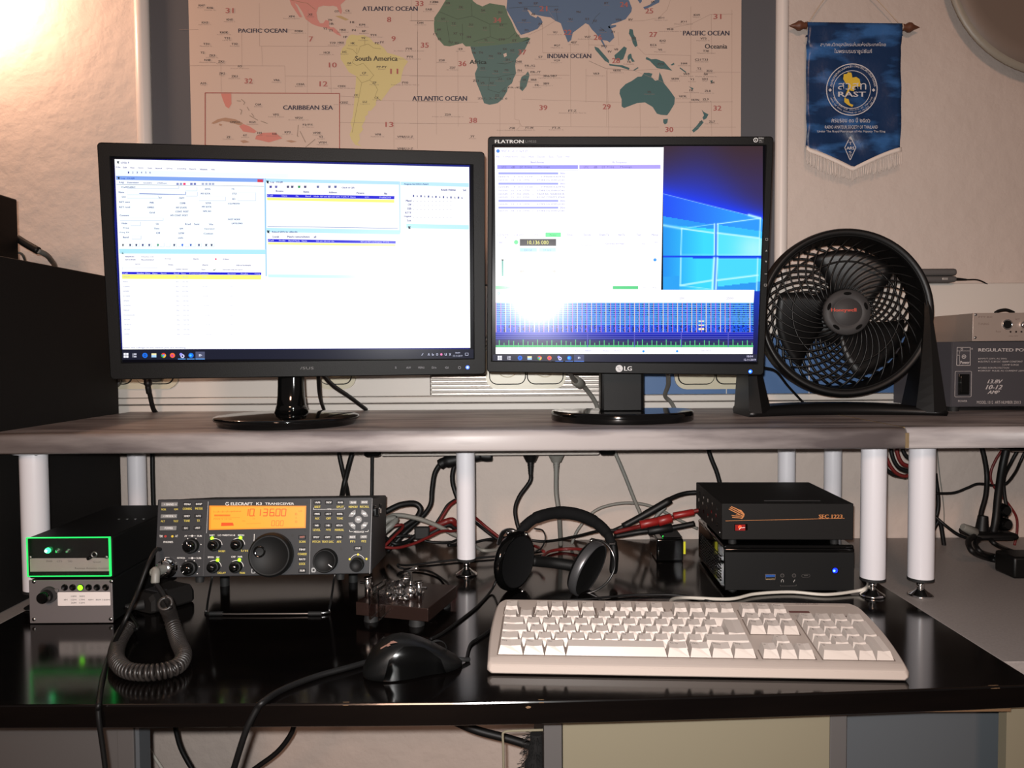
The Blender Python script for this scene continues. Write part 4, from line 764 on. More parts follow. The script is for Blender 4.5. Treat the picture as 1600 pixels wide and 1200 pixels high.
# --- 5:4 monitor, right
A = at(758, 213, 1.123); B = at(1207, 213, 1.108); C = at(764.5, 583, 1.145)
m2 = Pl(A, B - A, A - C)
base2 = onz(973, 648, SH_T)
mon = thing('monitor', 'squarer black monitor with blue desktop wallpaper, right of the widescreen one', 'monitor', (base2.x, 1.2, SH_T), 'monitors on the raised shelf')
mb = MB(m2.M); ob_, ib_ = frame_of(mb, m2, [(758, 213), (1207, 213), (1195.5, 585), (764.5, 583)], [(768.5, 227.5), (1194.5, 227), (1186, 565.5), (770, 566.5)], 'bezel_black', -0.014, 0.0, 0.0012); mb.build('bezel', mon)
mb = MB(m2.M); x0, y0, x1, y1 = ob_
mb.box((x0 + .002, y0 + .002, -0.024), (x1 - .002, y1 - .002, -0.006), 'black_plastic', 0.004); mb.box((x0 + 0.08, y0 + 0.05, -0.058), (x1 - .08, y1 - .05, -0.02), 'black_plastic', 0.012); mb.build('rear_housing', mon)
mb = MB(m2.M); n0 = -0.0028; x0, y0, x1, y1 = ib_; n1 = n0 + .0006; n2 = n0 + .0008
mb.add([(x0, y0, n0), (x1, y0, n0), (x1, y1, n0), (x0, y1, n0)], [(0, 1, 2, 3)], 'screen', col=(3, 3, 8))
lerp = lambda a, b, t: tuple(a[i] + (b[i] - a[i]) * max(0, min(1, t)) for i in range(3))
def side(p, a, b): return (b[0] - a[0]) * (p[1] - a[1]) - (b[1] - a[1]) * (p[0] - a[0])
def seg_d(p, a, b):
    dx, dy = b[0] - a[0], b[1] - a[1]; t = max(0, min(1, ((p[0] - a[0]) * dx + (p[1] - a[1]) * dy) / (dx * dx + dy * dy))); return math.hypot(p[0] - a[0] - t * dx, p[1] - a[1] - t * dy)
def wall_fn(x, y):
    top = lerp((62, 44, 48), (58, 46, 84), (y - 228) / 60)
    d = y - (300 + (x - 1037) * 0.26)            # upper beam edge
    hump = math.exp(-((x - 1095) / 55) ** 2)
    lim = 300 + (x - 1037) * .25; glow = math.exp(-max(0, lim - y) / (14 + 26 * hump))
    c = lerp(top, (34, 62, 240), glow * 0.95)
    l1 = 303 + (x - 1037) * (341 - 303) / (1188 - 1037)
    if y > l1: c = lerp((36, 80, 240), (48, 150, 245), (x - 1037) / 110)
    l2 = 338 + (x - 1037) * 0.17
    if y > l2 and x < 1117: c = (44, 150, 240)
    if y > 350 + (x - 1037) * .1 and x < 1117: c = lerp((38, 150, 238), (60, 214, 250), (x - 1040) / 60)
    if x > 1121 and y > 351 + (x - 1121) * .15: c = lerp((70, 205, 250), (50, 150, 235), 0) if y > 364 + (x - 1121) * .12 else (56, 185, 246)
    if x > 1121 and y > 364 + (x - 1121) * .12: c = lerp((84, 222, 252), (160, 238, 254), math.exp(-((x - 1180) ** 2 + (y - 390) ** 2) / 900))
    if y > 402 and x < 1117: c = lerp((36, 146, 238), (60, 212, 250), (x - 1040) / 50)
    if y > 402 and x > 1121: c = (72, 212, 250)
    if y > 432 - (x - 1037) * .02 and x < 1062: c = (44, 160, 240)
    if x > 1121 and y > 440 - (x - 1121) * .12 + 8: c = (46, 150, 236)
    if 1115.5 < x < 1121 and y > 350: c = (50, 120, 250)
    if 399 < y < 403 + (x - 1037) * .004: c = (26, 76, 232)
    for a, b, w_, k in (((1065, 357), (1115, 364), 1.2, 1), ((1121, 364), (1186, 372), 1.3, 1), ((1037, 352), (1065, 357), 2, .7), ((1065, 357), (1064, 398), .9, .9), ((1116.5, 350), (1116, 398), 1.2, 1), ((1121.5, 350), (1121, 398), 1.2, 1), ((1121, 350), (1188, 341), 1.0, .8), ((1116, 350), (1065, 357), .9, .5), ((1037, 303), (1188, 341), .8, .45), ((1188, 341), (1186, 398), 1.0, .9), ((1064, 403), (1063, 445), 1.1, .9), ((1116, 403), (1113, 452), 1.8, 1), ((1121, 403), (1118.5, 452), 1.6, 1), ((1063, 446), (1113, 438), 1.3, 1), ((1120, 438), (1184, 430), 1.3, 1), ((1063, 446), (1110, 452), .8, .6), ((1064, 398), (1115, 398), .7, .6), ((1122, 398), (1186, 398), .7, .7), ((1122, 404), (1186, 404), .7, .5), ((1184, 404), (1182, 462), 1.2, .8), ((1170, 336), (1188, 341), 2, .9)):
        q = seg_d((x, y), a, b)
        if q < w_ * 2.5: c = lerp(c, (190, 246, 255), k * math.exp(-(q / w_) ** 2))
    return c
colgrid(mb, m2, 1036, 228.2, 1191.8, 455, 104, 151, wall_fn, n0 + .0002)
def low_fn(x, y): return lerp((30, 60, 190), (30, 30, 80), (y - 455) / 90) if x > 1177 or 1 else (0, 0, 0)
colgrid(mb, m2, 1176, 455, 1188.5, 556, 2, 30, low_fn, n0 + .0002)
m2.poly(mb, [(773, 230.5), (1037, 230), (1033, 453.5), (774.5, 453.5)], 'screen', WH, n0 + .0004)
m2.poly(mb, [(774.5, 452.5), (1178.8, 453), (1177.5, 473), (774.5, 473)], 'screen', WH, n1)
m2.poly(mb, [(774.5, 542.5), (1176.5, 542.5), (1176, 553), (774.5, 553)], 'screen', WH, n1)
m2.poly(mb, [(770.5, 554), (1187, 553.5), (1186, 565), (770.5, 566)], 'screen', (44, 44, 62), n1)
random.seed(11)
def fall(x, y):
    i = (x - 774.6) % 7.47; j = (y - 473) % 3.25; k = int((x - 774.6) / 7.47)
    if i < 1.2: return ((204, 150, 200), (190, 120, 220), (230, 200, 210))[k % 3]
    if j < 1.2: return (96, 176, 232)
    r = random.random()
    if 1091 < x < 1100 and (int((y - 473) / 3.25) in (8, 10, 12)): return (250, 240, 190)
    return (20 + 30 * r, 60 + 50 * r, 226) if (i < 4.6 or r > .5) else (20, 44, 96 + 60 * r)
colgrid(mb, m2, 774.6, 473, 1177.3, 519, 324, 28, fall, n1)
def spec(x, y):
    if abs(x - 1064.5) < .5 or abs(x - 1138) < .5 or abs(x - 918) < .5 or abs(x - 991) < .5: return (90, 90, 190)
    i = (x - 774.6 + 3.0) % 7.47; h = 10 * (0.75 + .25 * math.sin(int((x - 771.6) / 7.47) * 2.3))
    if i < 1.3 and y > 540.5 - h: return (90, 200, 130)
    if y > 539: return (80, 190, 120)
    if (y - 519) % 3.3 < 0.9: return (90, 96, 200) if y < 530 else (84, 84, 120)
    return lerp((24, 40, 200), (24, 26, 70), (y - 520) / 16)
colgrid(mb, m2, 774.6, 519, 1177, 542.3, 324, 24, spec, n1)
q1 = lambda x, y: (750 + x / 5.3333, 200 + y / 5.3333); q2 = lambda x, y: (750 + x / 5.3333, 400 + y / 5.3333); VC = (96, 90, 196)
def s2p(z, pts, col, n=n1): m2.z = z; m2.poly(mb, pts, 'screen', col, n)
def s2t(z, t, x0, y0, x1, y1, col=VC): m2.z = z; m2.text(mb, t, x0, y0, x1, y1, 'screen', col, n0 + .001)
m2.z = q1; m2.disc(mb, 150, 192, 2.6, 'screen', (20, 100, 220), n1); m2.disc(mb, 150, 192, 1.1, 'screen', (120, 200, 250), n2)
s2t(q1, 'WSJT-X   v2.1.0   by K1JT', 176, 184, 396, 204, (150, 146, 226)); s2t(q1, 'File', 136, 232, 162, 245, (90, 80, 220))
for t, x0, x1 in (('Configurations', 192, 314), ('View', 344, 378), ('Mode', 408, 450), ('Decode', 480, 540), ('Save', 574, 612), ('Tools', 640, 682), ('Help', 716, 746)): s2t(q1, t, x0, 232, x1, 247, (160, 156, 226))
s2t(q1, 'Band Activity', 424, 278, 534, 298, (90, 84, 210)); s2t(q1, 'Rx Frequency', 1106, 278, 1222, 298, (140, 134, 224))
s2p(q1, [(144, 310), (816, 310), (816, 342), (144, 342)], (160, 156, 246)); s2p(q1, [(828, 310), (1504, 308), (1504, 340), (828, 342)], (178, 164, 250))
for o in (0, 685):
    for t, x0, x1 in (('UTC', 180, 220), ('dB', 262, 292), ('DT', 332, 358), ('Freq', 374, 430), ('Message', 484, 582)): s2t(q1, t, x0 + o, 318, x1 + o, 334, (100, 92, 170))
for y in (378, 464, 607, 664): s2p(q1, [(154, y - 9), (652, y - 8), (652, y + 9), (154, y + 9)], (190, 194, 250)); s2p(q1, [(154, y - 3), (652, y - 3), (652, y + 3), (154, y + 3)], (150, 158, 236), n2); s2t(q1, '30m', 668, y - 7, 708, y + 7, (110, 110, 230))
for y, t in ((407, '165515   -3   0.5  1119   ~   CM5EB EA7FTJ'), (436, '165515  -18   1.4  1770   ~   ST9PE DL1MM JO41'), (493, '165545   -7   0.1  1120   ~   CM5EB EA7FTJ'), (522, '165545  -16   1.4  1770   ~   ST9PE DL1MM JO41'), (550, '165545  -17   0.4  2025   ~   TA3TAG 9A4ERR R'), (578, '165545  -15   0.1  2150   ~   K1HZ IT9RPM JM68'), (636, '165645  -13   1.4  1770   ~   ST9PE DL1MM JO41'), (692, '165715  -18   1.4  1770   ~   ST9PE DL1MM JO41')):
    s2t(q1, t, 154, y - 7, 704, y + 7, (140, 138, 206))
m2.z = q1; m2.line(mb, [(144, 860), (144, 354), (818, 354)], .4, 'screen', (200, 200, 226), n2)
for t, x0, x1 in (('CQ only', 176, 238), ('Log QSO', 288, 362), ('Stop', 450, 484), ('Erase', 730, 772), ('Decode', 864, 922), ('Enable Tx', 998, 1074), ('Halt Tx', 1152, 1206), ('Tune', 1306, 1338), ('Menus', 1432, 1482)): s2t(q1, t, x0, 882, x1, 898, (150, 146, 214))
m2.line(mb, [(146, 880), (168, 880), (168, 900), (146, 900)], .4, 'screen', (180, 180, 220), n2, True)
s2p(q1, [(546, 872), (674, 872), (674, 908), (546, 908)], (120, 250, 160)); s2t(q1, 'Monitor', 580, 884, 638, 898, (50, 130, 90))
s2p(q1, [(332, 925), (634, 925), (634, 982), (332, 982)], (60, 56, 60)); s2t(q1, '10,136 000', 396, 938, 570, 974, (250, 246, 130)); m2.z = q1; m2.disc(mb, 301, 952, 3.3, 'screen', (120, 250, 160), n1)
s2p(q1, [(332, 1000), (474, 1000), (474, 1032), (332, 1032)], (176, 224, 252)); s2p(q1, [(492, 1000), (632, 1000), (632, 1032), (492, 1032)], (190, 240, 252)); s2t(q1, 'DX Call', 370, 1008, 432, 1026, (110, 130, 230)); s2t(q1, 'DX Grid', 528, 1008, 592, 1026, (110, 130, 230)); s2t(q1, '30m', 158, 946, 186, 962, (130, 126, 210))
s2t(q1, 'Generate Std Msgs', 1046, 958, 1200, 972, (150, 140, 220)); s2t(q1, 'Next', 1350, 958, 1378, 970, (190, 186, 226)); s2t(q1, 'Now', 1456, 946, 1480, 958, (170, 166, 220)); s2t(q1, 'Tx 1492 Hz', 840, 972, 932, 984, (200, 198, 230))
s2p(q2, [(180, 32), (195, 30), (196, 168), (182, 168)], (110, 180, 168)); s2p(q2, [(178, 28), (196, 28), (196, 40), (180, 38)], (40, 60, 60), n2)
for y, t in ((-154, '80'), (28, '60'), (75, '40'), (123, '20')): s2t(q2, t, 206, y - 7, 222, y + 7, (170, 166, 220))
s2p(q2, [(334, 118), (630, 118), (630, 216), (334, 216)], (96, 92, 84)); s2t(q2, '2019 Nov 12', 384, 134, 580, 164, (250, 246, 160)); s2t(q2, '17:02:00', 414, 178, 552, 206, (250, 246, 160))
s2p(q2, [(132, 250), (300, 252), (300, 274), (132, 277)], (130, 240, 160)); s2p(q2, [(1107, 251), (1318, 251), (1318, 276), (1107, 276)], (96, 214, 140)); s2t(q2, 'Receiving', 220, 256, 272, 270, (60, 160, 100))
s2t(q2, '4/15', 1440, 258, 1466, 270, (170, 170, 200)); s2t(q2, 'WD:6m', 1356, 258, 1380, 270, (200, 200, 220))
m2.z = q2; m2.disc(mb, 156, 310, 1.9, 'screen', (90, 190, 240), n2, 16, 0.9); m2.disc(mb, 1458, 32, 2.4, 'screen', (70, 160, 250), n2); m2.disc(mb, 1362, 794, 1.8, 'screen', (60, 160, 250), n2)
for x in (1058,): m2.z = lambda x, y: (x, y); m2.disc(mb, x, 548.8, 1.8, 'screen', (60, 160, 250), n2)
m2.z = q2; s2t(q2, 'Palette', 794, 784, 834, 796, (150, 150, 220)); s2t(q2, 'Adjust', 876, 782, 926, 798, (110, 110, 220)); s2t(q2, 'Flatten', 1030, 784, 1078, 796, (150, 150, 220)); s2t(q2, 'Ref Spec', 1122, 784, 1188, 796, (170, 166, 226))
m2.z = lambda x, y: (x, y)
for t, x0, x1, y in (('2000', 1062, 1069, 466), ('2500', 1135, 1146, 466), ('Spec 30 %', 1095, 1111, 548)): m2.text(mb, t, x0, y - 1.6, x1, y + 1.6, 'screen', (180, 176, 206), n2)
m2.rect(mb, 897, 554, 912.6, 565, 'screen', (74, 78, 112), n1 + .0001); icons(m2, [781, 796, 812.5, 827.5, 843, 858.5, 874, 889.5, 905], 559.3, 3.4, mb, n2)
for a, b in ((867.5, 880), (883, 895.5), (897, 912.6)): m2.rect(mb, a, 564, b, 565.2, 'screen', (90, 130, 220), n2)
m2.text(mb, '18:04', 1167, 555.3, 1176.5, 558.3, 'screen', (225, 220, 250), n2); m2.text(mb, '12.11.2019', 1162.5, 560.6, 1181, 563.6, 'screen', (225, 220, 250), n2)
part(mb.build('screen', mon), 'white program window over blue window wallpaper')
mb = MB(m2.M); 
m2.text(mb, 'FLATRON', 773.5, 218.5, 818, 223.7, 'ink', (190, 188, 186), 0.0003, bold=1); m2.text(mb, 'L1953S', 821, 219.3, 838, 222.9, 'ink', (96, 94, 92), 0.0003)
m2.disc(mb, 967.5, 575.8, 5.6, 'ink', (176, 174, 174), 0.0003, 24); m2.text(mb, 'LG', 975.5, 572.3, 987, 579.2, 'ink', (176, 174, 174), 0.0003, bold=1)
m2.line(mb, [(967, 573), (967, 578), (970, 578)], .7, 'ink', (90, 88, 88), 0.0005); m2.disc(mb, 965, 574, .7, 'ink', (90, 88, 88), 0.0005, 8)
m2.disc(mb, 1180.8, 218.8, 3.6, 'ink', (190, 188, 186), 0.0003, 20, 2.4); m2.disc(mb, 1180.8, 218.8, 1.0, 'ink', (190, 188, 186), 0.0003, 10); m2.rect(mb, 1185.5, 215.5, 1193.5, 223.5, 'ink', (8, 8, 8), 0.0003)
m2.text(mb, '2000:1', 1185, 214.6, 1193.5, 217, 'ink', (180, 178, 176), 0.0005); m2.text(mb, 'DFC', 1186, 218.5, 1190.5, 220.6, 'ink', (150, 148, 146), 0.0005); m2.text(mb, 'RATIO', 1186, 221.4, 1191.5, 223, 'ink', (120, 118, 116), 0.0005)
for x, y, k in ((1198, 374, 0), (1197.5, 391.5, 1), (1197, 409, 2), (1196.5, 428, 3), (1196, 445.5, 4)):
    if k in (0, 4): m2.line(mb, [(x - 1.8, y - 1.6), (x + 1.8, y - 1.6), (x + 1.8, y + 1.6), (x - 1.8, y + 1.6)], .5, 'ink', (130, 126, 122), 0.0003, True)
    elif k == 3: m2.rect(mb, x - 1.8, y - .5, x + 1.8, y + .5, 'ink', (130, 126, 122), 0.0003)
    else: m2.poly(mb, [(x - 1.7, y + (1.4 if k == 1 else -1.4)), (x + 1.7, y + (1.4 if k == 1 else -1.4)), (x, y + (-1.4 if k == 1 else 1.4))], 'ink', (130, 126, 122), 0.0003)
mb.build('lettering', mon)
mb = MB(m2.M); m2.disc(mb, 1172.5, 580.5, 3.0, 'led', (30, 90, 255), 0.0004, 16); m2.disc(mb, 1172, 580.5, 1.5, 'led', (140, 200, 255), 0.0006, 16); part(mb.build('power_light', mon), 'blue power light')
# stand: D-shaped glossy base and flat neck
xl, xr = at(862, 640, 1.2).x, at(1084.5, 640, 1.2).x; cx = (xl + xr) / 2; hw = (xr - xl) / 2
yf = onz(973, 664.5, SH_T).y
def dshape(s_, z): 
    pts = [(cx + hw * s_ * math.cos(a), 1.215 - (1.215 - yf) * s_ * math.sin(a) ** 0.9 if math.sin(a) > 0 else 1.215, z) for a in [PI * q / 30 for q in range(31)]]
    r = 0.022; return pts + [(cx - hw * s_ + 0.004 + 0, 1.235, z), (cx - hw * s_ + .02, 1.247, z), (cx + hw * s_ - .02, 1.247, z), (cx + hw * s_ - 0.004, 1.235, z)]
mb = MB(); mb.loft([dshape(.985, SH_T), dshape(1, SH_T + .002), dshape(1, SH_T + .011), dshape(.99, SH_T + .0145), dshape(.97, SH_T + .0155)], 'gloss_black'); mb.build('stand_base', mon)
nx0, nx1 = at(938, 610, 1.19).x, at(1005.5, 610, 1.19).x
mb = MB(); mb.box((nx0, 1.185, SH_T + .015), (nx1, 1.215, SH_T + 0.13), 'black_plastic', 0.004); mb.box((nx0 + .004, 1.1835, SH_T + .016), (nx1 - .004, 1.19, SH_T + .13), 'bezel_black', 0.001); mb.build('stand_neck', mon)

# ================================================================ fan
FY = 1.30; fc = at(1321, 488.5, FY); k_ = FY / F_PX
fan = thing('desk_fan', 'round black desk fan with spiral grille and grey hub, right of the monitors', 'fan', (fc.x, FY, SH_T))
T = Matrix.Translation(fc) @ Matrix.Rotation(math.radians(-7), 4, 'Z') @ Matrix.Rotation(math.radians(88), 4, 'X')   # local +z towards the viewer
RO, RI = 132.5 * k_, 118 * k_
mb = MB(); mb.lathe([(RO * .90, -0.06), (RO * .95, -0.055), (RO * .985, -0.04), (RO, -0.02), (RO * .995, -0.004), (RO * .975, 0.004), (RO * .95, 0.006), (RI * 1.005, 0.001), (RI, -0.004), (RI * .985, -0.05), (RO * .86, -0.06), (RO * .90, -0.06)], 'fan_black', 96, T)
mb.lathe([(RI * 1.006, 0.0015), (RI * 1.012, 0.003), (RI * 1.02, 0.0028)], 'bezel_black', 96, T); mb.build('housing_ring', fan)
def TL(x, y, z): return T @ V((x, y, z))
def spiral(r0, r1, a0, sweep, z0, z1, rad, n=12, ease=1.0):
    return [TL(r * math.cos(a), r * math.sin(a), z) for r, a, z in [(r0 + (r1 - r0) * t, a0 + sweep * t ** ease, z0 + (z1 - z0) * t ** 2) for t in [q / n for q in range(n + 1)]]]
mb = MB()
for i in range(36): mb.tube(spiral(34 * k_, RI * .995, 2 * PI * i / 36, -0.95, 0.004, -0.002, 0, 10, .9), 0.00135, 'fan_black', 5, 1, False)
mb.tube([TL(80 * k_ * math.cos(a), 80 * k_ * math.sin(a), 0.001) for a in [2 * PI * q / 60 for q in range(60)]], 0.0015, 'fan_black', 6, 1, False, closed=True)
mb.build('front_grille', fan)
mb = MB()
for i in range(36): mb.tube(spiral(40 * k_, RO * .86, 2 * PI * i / 36 + .05, 1.1, -0.056, -0.057, 0, 10), 0.0024, 'fan_black', 5, 1, False)
for rr in (58, 100): mb.tube([TL(rr * k_ * math.cos(a), rr * k_ * math.sin(a), -0.057) for a in [2 * PI * q / 48 for q in range(48)]], 0.0018, 'fan_black', 6, 1, False, closed=True)
mb.build('rear_grille', fan)
mb = MB(); mb.lathe([(0.0001, -0.08), (44 * k_, -0.08), (48 * k_, -0.068), (44 * k_, -0.05), (28 * k_, -0.045), (0.0001, -0.045)], 'fan_black', 40, T); mb.build('motor_housing', fan)
for i in range(3):
    a0 = math.radians(62 + 120 * i); g_ = []
    for r_ in range(8):
        t = r_ / 7; r = (30 + 72 * t) * k_; row = []
        wd = math.radians(84 - 10 * t)
        for q in range(9):
            s_ = q / 8 - .5; a = a0 + s_ * wd + 0.28 * t; row.append(TL(r * math.cos(a), r * math.sin(a), -0.028 - s_ * 0.03 + 0.006 * math.cos(s_ * 3)))
        g_.append(row)
    back = [[p + (T.to_3x3() @ V((0, 0, -0.0016))) for p in row] for row in g_]
    mb = MB(); rings = [g_[r_] + back[r_][::-1] for r_ in range(8)]; mb.loft(rings, 'fan_black'); mb.build('blade', fan)
mb = MB(); mb.lathe([(35.5 * k_, 0.0), (35.5 * k_, 0.008), (34 * k_, 0.0105), (22 * k_, 0.0125), (21.5 * k_, 0.0120), (21 * k_, 0.0127), (0.0001, 0.0132)], 'fan_hub', 56, T)
hub = mb.build('hub_cap', fan)
for i in range(5):
    a = math.radians(90 + 72 * i); mb = MB()
    mb.add([TL((28.6 * math.cos(a) + 6.0 * math.cos(b) * math.sin(a) + 2.6 * math.sin(b) * math.cos(a)) * k_, (28.6 * math.sin(a) - 6.0 * math.cos(b) * math.cos(a) + 2.6 * math.sin(b) * math.sin(a)) * k_, 0.0121) for b in [2 * PI * q / 16 for q in range(16)]], [tuple(range(16))], 'gloss_black')
    mb.build('dimple', hub)
fpl = Pl(TL(0, 0, 0.0137), T.to_3x3() @ V((1, 0, 0)), T.to_3x3() @ V((0, 1, 0)))
mb = MB(fpl.M); fpl.text(mb, 'Honeywell', 1299, 481.5, 1338, 488.5, 'ink', (170, 62, 46), 0.0, bold=1); part(mb.build('lettering', hub), 'red lettering')
# stand: U base with two arms
zb = SH_T
mb = MB(); xL, xR = at(1162, 640, 1.27).x, at(1464, 640, 1.27).x; n = 20; rings = []
for i in range(n + 1):
    t = i / n; x = xL + (xR - xL) * t; e = (2 * t - 1); yf_ = 1.236 + 0.0 + 0.035 * (1 - e * e) ** 1.0 ; h_ = 0.012 + 0.006 * (1 - e * e); d_ = 0.062 + .03 * e * e
    rings.append([(x, yf_ + .004, zb), (x, yf_, zb + h_ * .5), (x, yf_ + .010, zb + h_), (x, yf_ + d_, zb + h_), (x, yf_ + d_ + .006, zb + h_ * .5), (x, yf_ + d_, zb)])
mb.loft(rings, 'fan_black'); mb.build('stand_base', fan)
for sx in (-1, 1):
    mb = MB(); xo = xL if sx < 0 else xR; rings = []
    for i in range(13):
        t = i / 12; z = zb + 0.006 + (fc.z - zb + 0.012) * t; w_ = 0.034 * (1 - t) ** 1.3 + 0.007; d_ = 0.085 * (1 - t) + 0.026 * t
        xo_ = xo - sx * 0.007 * t; yc = 1.283 + 0.012 * t
        o_ = [(xo_, yc - d_ / 2), (xo_, yc + d_ / 2), (xo_ - sx * w_ * .6, yc + d_ / 2), (xo_ - sx * w_, yc + d_ * .3), (xo_ - sx * w_, yc - d_ * .3), (xo_ - sx * w_ * .5, yc - d_ / 2)]
        rings.append([(x, y, z) for x, y in (o_ if sx > 0 else o_[::-1])])
    mb.loft(rings, 'fan_black', smooth=False); mb.cyl((fc.x + sx * (RO - 0.004), 1.297, fc.z), (xo - sx * 0.004, 1.297, fc.z), 0.013, 'fan_black', 20)
    mb.build('support_arm', fan)
mb = MB(); mb.tube([at(1190, 574, 1.30), at(1212, 580, 1.32), at(1232, 604, 1.36), at(1256, 630, 1.42), at(1262, 637, 1.447)], 0.0022, 'cable_black', 6)
tag(mb.build('cable'), 'thin black wire trailing down behind the left side of the fan', 'cable')

# ================================================================ power supply, silver box, stacked drives
pf = Pl(at(1485, 640, 1.33), (math.cos(-.05), math.sin(-.05) * -0, 0), (0, 0, 1))
x0 = at(1485, 640, 1.33).x; zp0 = SH_T + 0.008; zp1 = at(1487, 534, 1.33).z
psu = thing('power_supply', 'dark grey regulated power supply box at the right end of the shelf', 'power supply', (x0 + .1, 1.4, SH_T))
mb = MB(); xb_ = at(1396, 600, 1.45).x
mb.add([(x0, 1.33, zp0), (x0 + .2, 1.33, zp0), (x0 + .2, 1.449, zp0), (xb_, 1.449, zp0), (x0, 1.33, zp1), (x0 + .2, 1.33, zp1), (x0 + .2, 1.449, zp1), (xb_, 1.449, zp1)], [(0, 3, 2, 1), (4, 5, 6, 7), (0, 1, 5, 4), (1, 2, 6, 5), (2, 3, 7, 6), (3, 0, 4, 7)], 'psu_grey'); mb.build('case', psu)
pf = Pl((x0, 1.329, zp0), (1, 0, 0), (0, 0, 1)); mb = MB(pf.M)
mb.box((0.0015, 0.001, -0.001), (0.2, zp1 - zp0 - 0.001, 0.0005), 'psu_grey', 0.0004); mb.build('front_panel', psu)
mb = MB(pf.M); pz = lambda x, y: (1480 + x / 6.6667, 480 + y / 6.6667); pf.z = pz; W2 = (176, 168, 166); nn = 0.0009
for t, a, b, c, d, sl in (('REGULATED POWER SUPPLY', 326, 428, 1180, 462, 0), ('INPUT: 220V, AC 50Hz', 342, 528, 620, 545, 1.2), ('OUTPUT: 13.8V DC 10AMP CONSTANT', 342, 558, 786, 576, 1.2), ('12AMP SURGE', 575, 592, 745, 608, 1.2), ('FUSED FOR PROTECTION', 342, 624, 642, 640, 1.2), ('CIRCUIT: PULSE, AC CURRENT 220V', 342, 654, 800, 672, 1.2), ('13.8V', 418, 754, 560, 794, 4), ('10-12', 400, 810, 562, 856, 4), ('AMP', 420, 868, 534, 902, 4), ('MODEL 1012  ART-NUMBER 25013', 310, 976, 766, 1006, 0), ('POWER', 114, 968, 208, 988, 0), ('Power', 138, 560, 232, 590, 0)):
    pf.text(mb, t, a, b, c, d, 'ink', W2, nn, slant=sl * 0.1, bold=1 if t in ('13.8V', '10-12', 'AMP', 'Power', 'REGULATED POWER SUPPLY') else 0)
for y in (537, 567, 632, 662): pf.z = pz; pf.disc(mb, 330, y, 1.0, 'ink', W2, nn, 8)
pf.line(mb, [(104, 418), (240, 418), (240, 606), (98, 606)], .7, 'ink', W2, nn, True); pf.line(mb, [(104, 455), (240, 455)], .5, 'ink', W2, nn); pf.line(mb, [(132, 455), (128, 606)], .4, 'ink', W2, nn)
pf.disc(mb, 152, 438, 1.8, 'ink', W2, nn, 14, 1.2); pf.disc(mb, 174, 515, 3.3, 'ink', W2, nn, 16, 2.3); pf.line(mb, [(158, 500), (192, 530)], .6, 'ink', W2, nn); pf.line(mb, [(150, 520), (198, 508)], .6, 'ink', W2, nn); pf.line(mb, [(108, 500), (130, 500), (130, 470)], .6, 'ink', W2, nn); pf.disc(mb, 258, 434, 1.3, 'ink', W2, nn, 12, 0.8)
q = [pf.uv(*p) for p in ((84, 668), (250, 672), (244, 938), (76, 934))]
pts = rrect(q[3][0], q[3][1], q[1][0], q[0][1], 0.0016, 4); mb.tube([(x, y, 0.0009) for x, y in pts], 0.0004, 'ink', 4, 1, False, closed=True, col=W2)
mb.build('lettering', psu)
mb = MB(pf.M); a, b = pf.uv(106, 912), pf.uv(224, 696); mb.box((a[0], a[1], 0), (b[0], b[1], 0.0035), 'gloss_black', 0.0008); sw = mb.build('power_switch', psu)
mb = MB(pf.M); a2, b2 = pf.uv(122, 895), pf.uv(208, 712); mb.box((a2[0], a2[1], 0.002), (b2[0], b2[1], 0.0048), 'gloss_black', 0.001); mb.build('rocker', sw)
for dx, dy in ((0.011, 1.341), (0.17, 1.341), (0.011, 1.43), (0.17, 1.43)):
    mb = MB(); mb.cyl((x0 + dx, dy, SH_T), (x0 + dx, dy, zp0), 0.0085, 'rubber', 18); mb.build('foot', psu)
# silver box on it
sx0 = at(1520, 510, 1.325).x; sz0 = zp1 + 0.0006; sz1 = at(1521, 489.5, 1.325).z; sxb = at(1458, 510, 1.447).x
sb = thing('control_box', 'flat brushed silver box lying on top of the grey power supply', 'box', (sx0 + .08, 1.38, sz0))
mb = MB(); zt2 = sz1 + 0.0
mb.add([(sx0, 1.328, sz0), (sx0 + .16, 1.328, sz0), (sx0 + .16, 1.447, sz0), (sxb, 1.447, sz0), (sx0, 1.328, zt2), (sx0 + .16, 1.328, zt2), (sx0 + .16, 1.447, zt2), (sxb, 1.447, zt2)], [(0, 3, 2, 1), (4, 5, 6, 7), (0, 1, 5, 4), (1, 2, 6, 5), (2, 3, 7, 6), (3, 0, 4, 7)], 'silver_box'); mb.build('case', sb)
mb = MB(); mb.box((sx0 - 0.0005, 1.3245, sz0), (sx0 + .16, 1.328, sz1 + .0005), 'silver_box', 0.0006); mb.build('front_panel', sb)
sf = Pl((sx0, 1.3245, sz0), (1, 0, 0), (0, 0, 1)); sf.z = pz
for x, y in ((296, 78), (292, 316)):
    mb = MB(); p = sf.pt(x, y); mb.ball(sf.W(p.x, p.y, 0.0), 0.0024, 'steel', 12, sc=(1, .5, 1)); mb.build('screw', sb)
mb = MB(sf.M); c_ = sf.pt(625, 180); mb.lathe([(0.0088, 0), (0.0088, 0.0015), (0.0075, 0.002), (0.0072, -0.002), (0.0001, -0.002)], 'chrome', 28, Matrix.Translation((c_.x, c_.y, 0)))
mb.add([(c_.x + .0071 * math.cos(a), c_.y + .0071 * math.sin(a), 0.0012) for a in [2 * PI * q / 20 for q in range(20)]], [tuple(range(20))], 'matte_black')
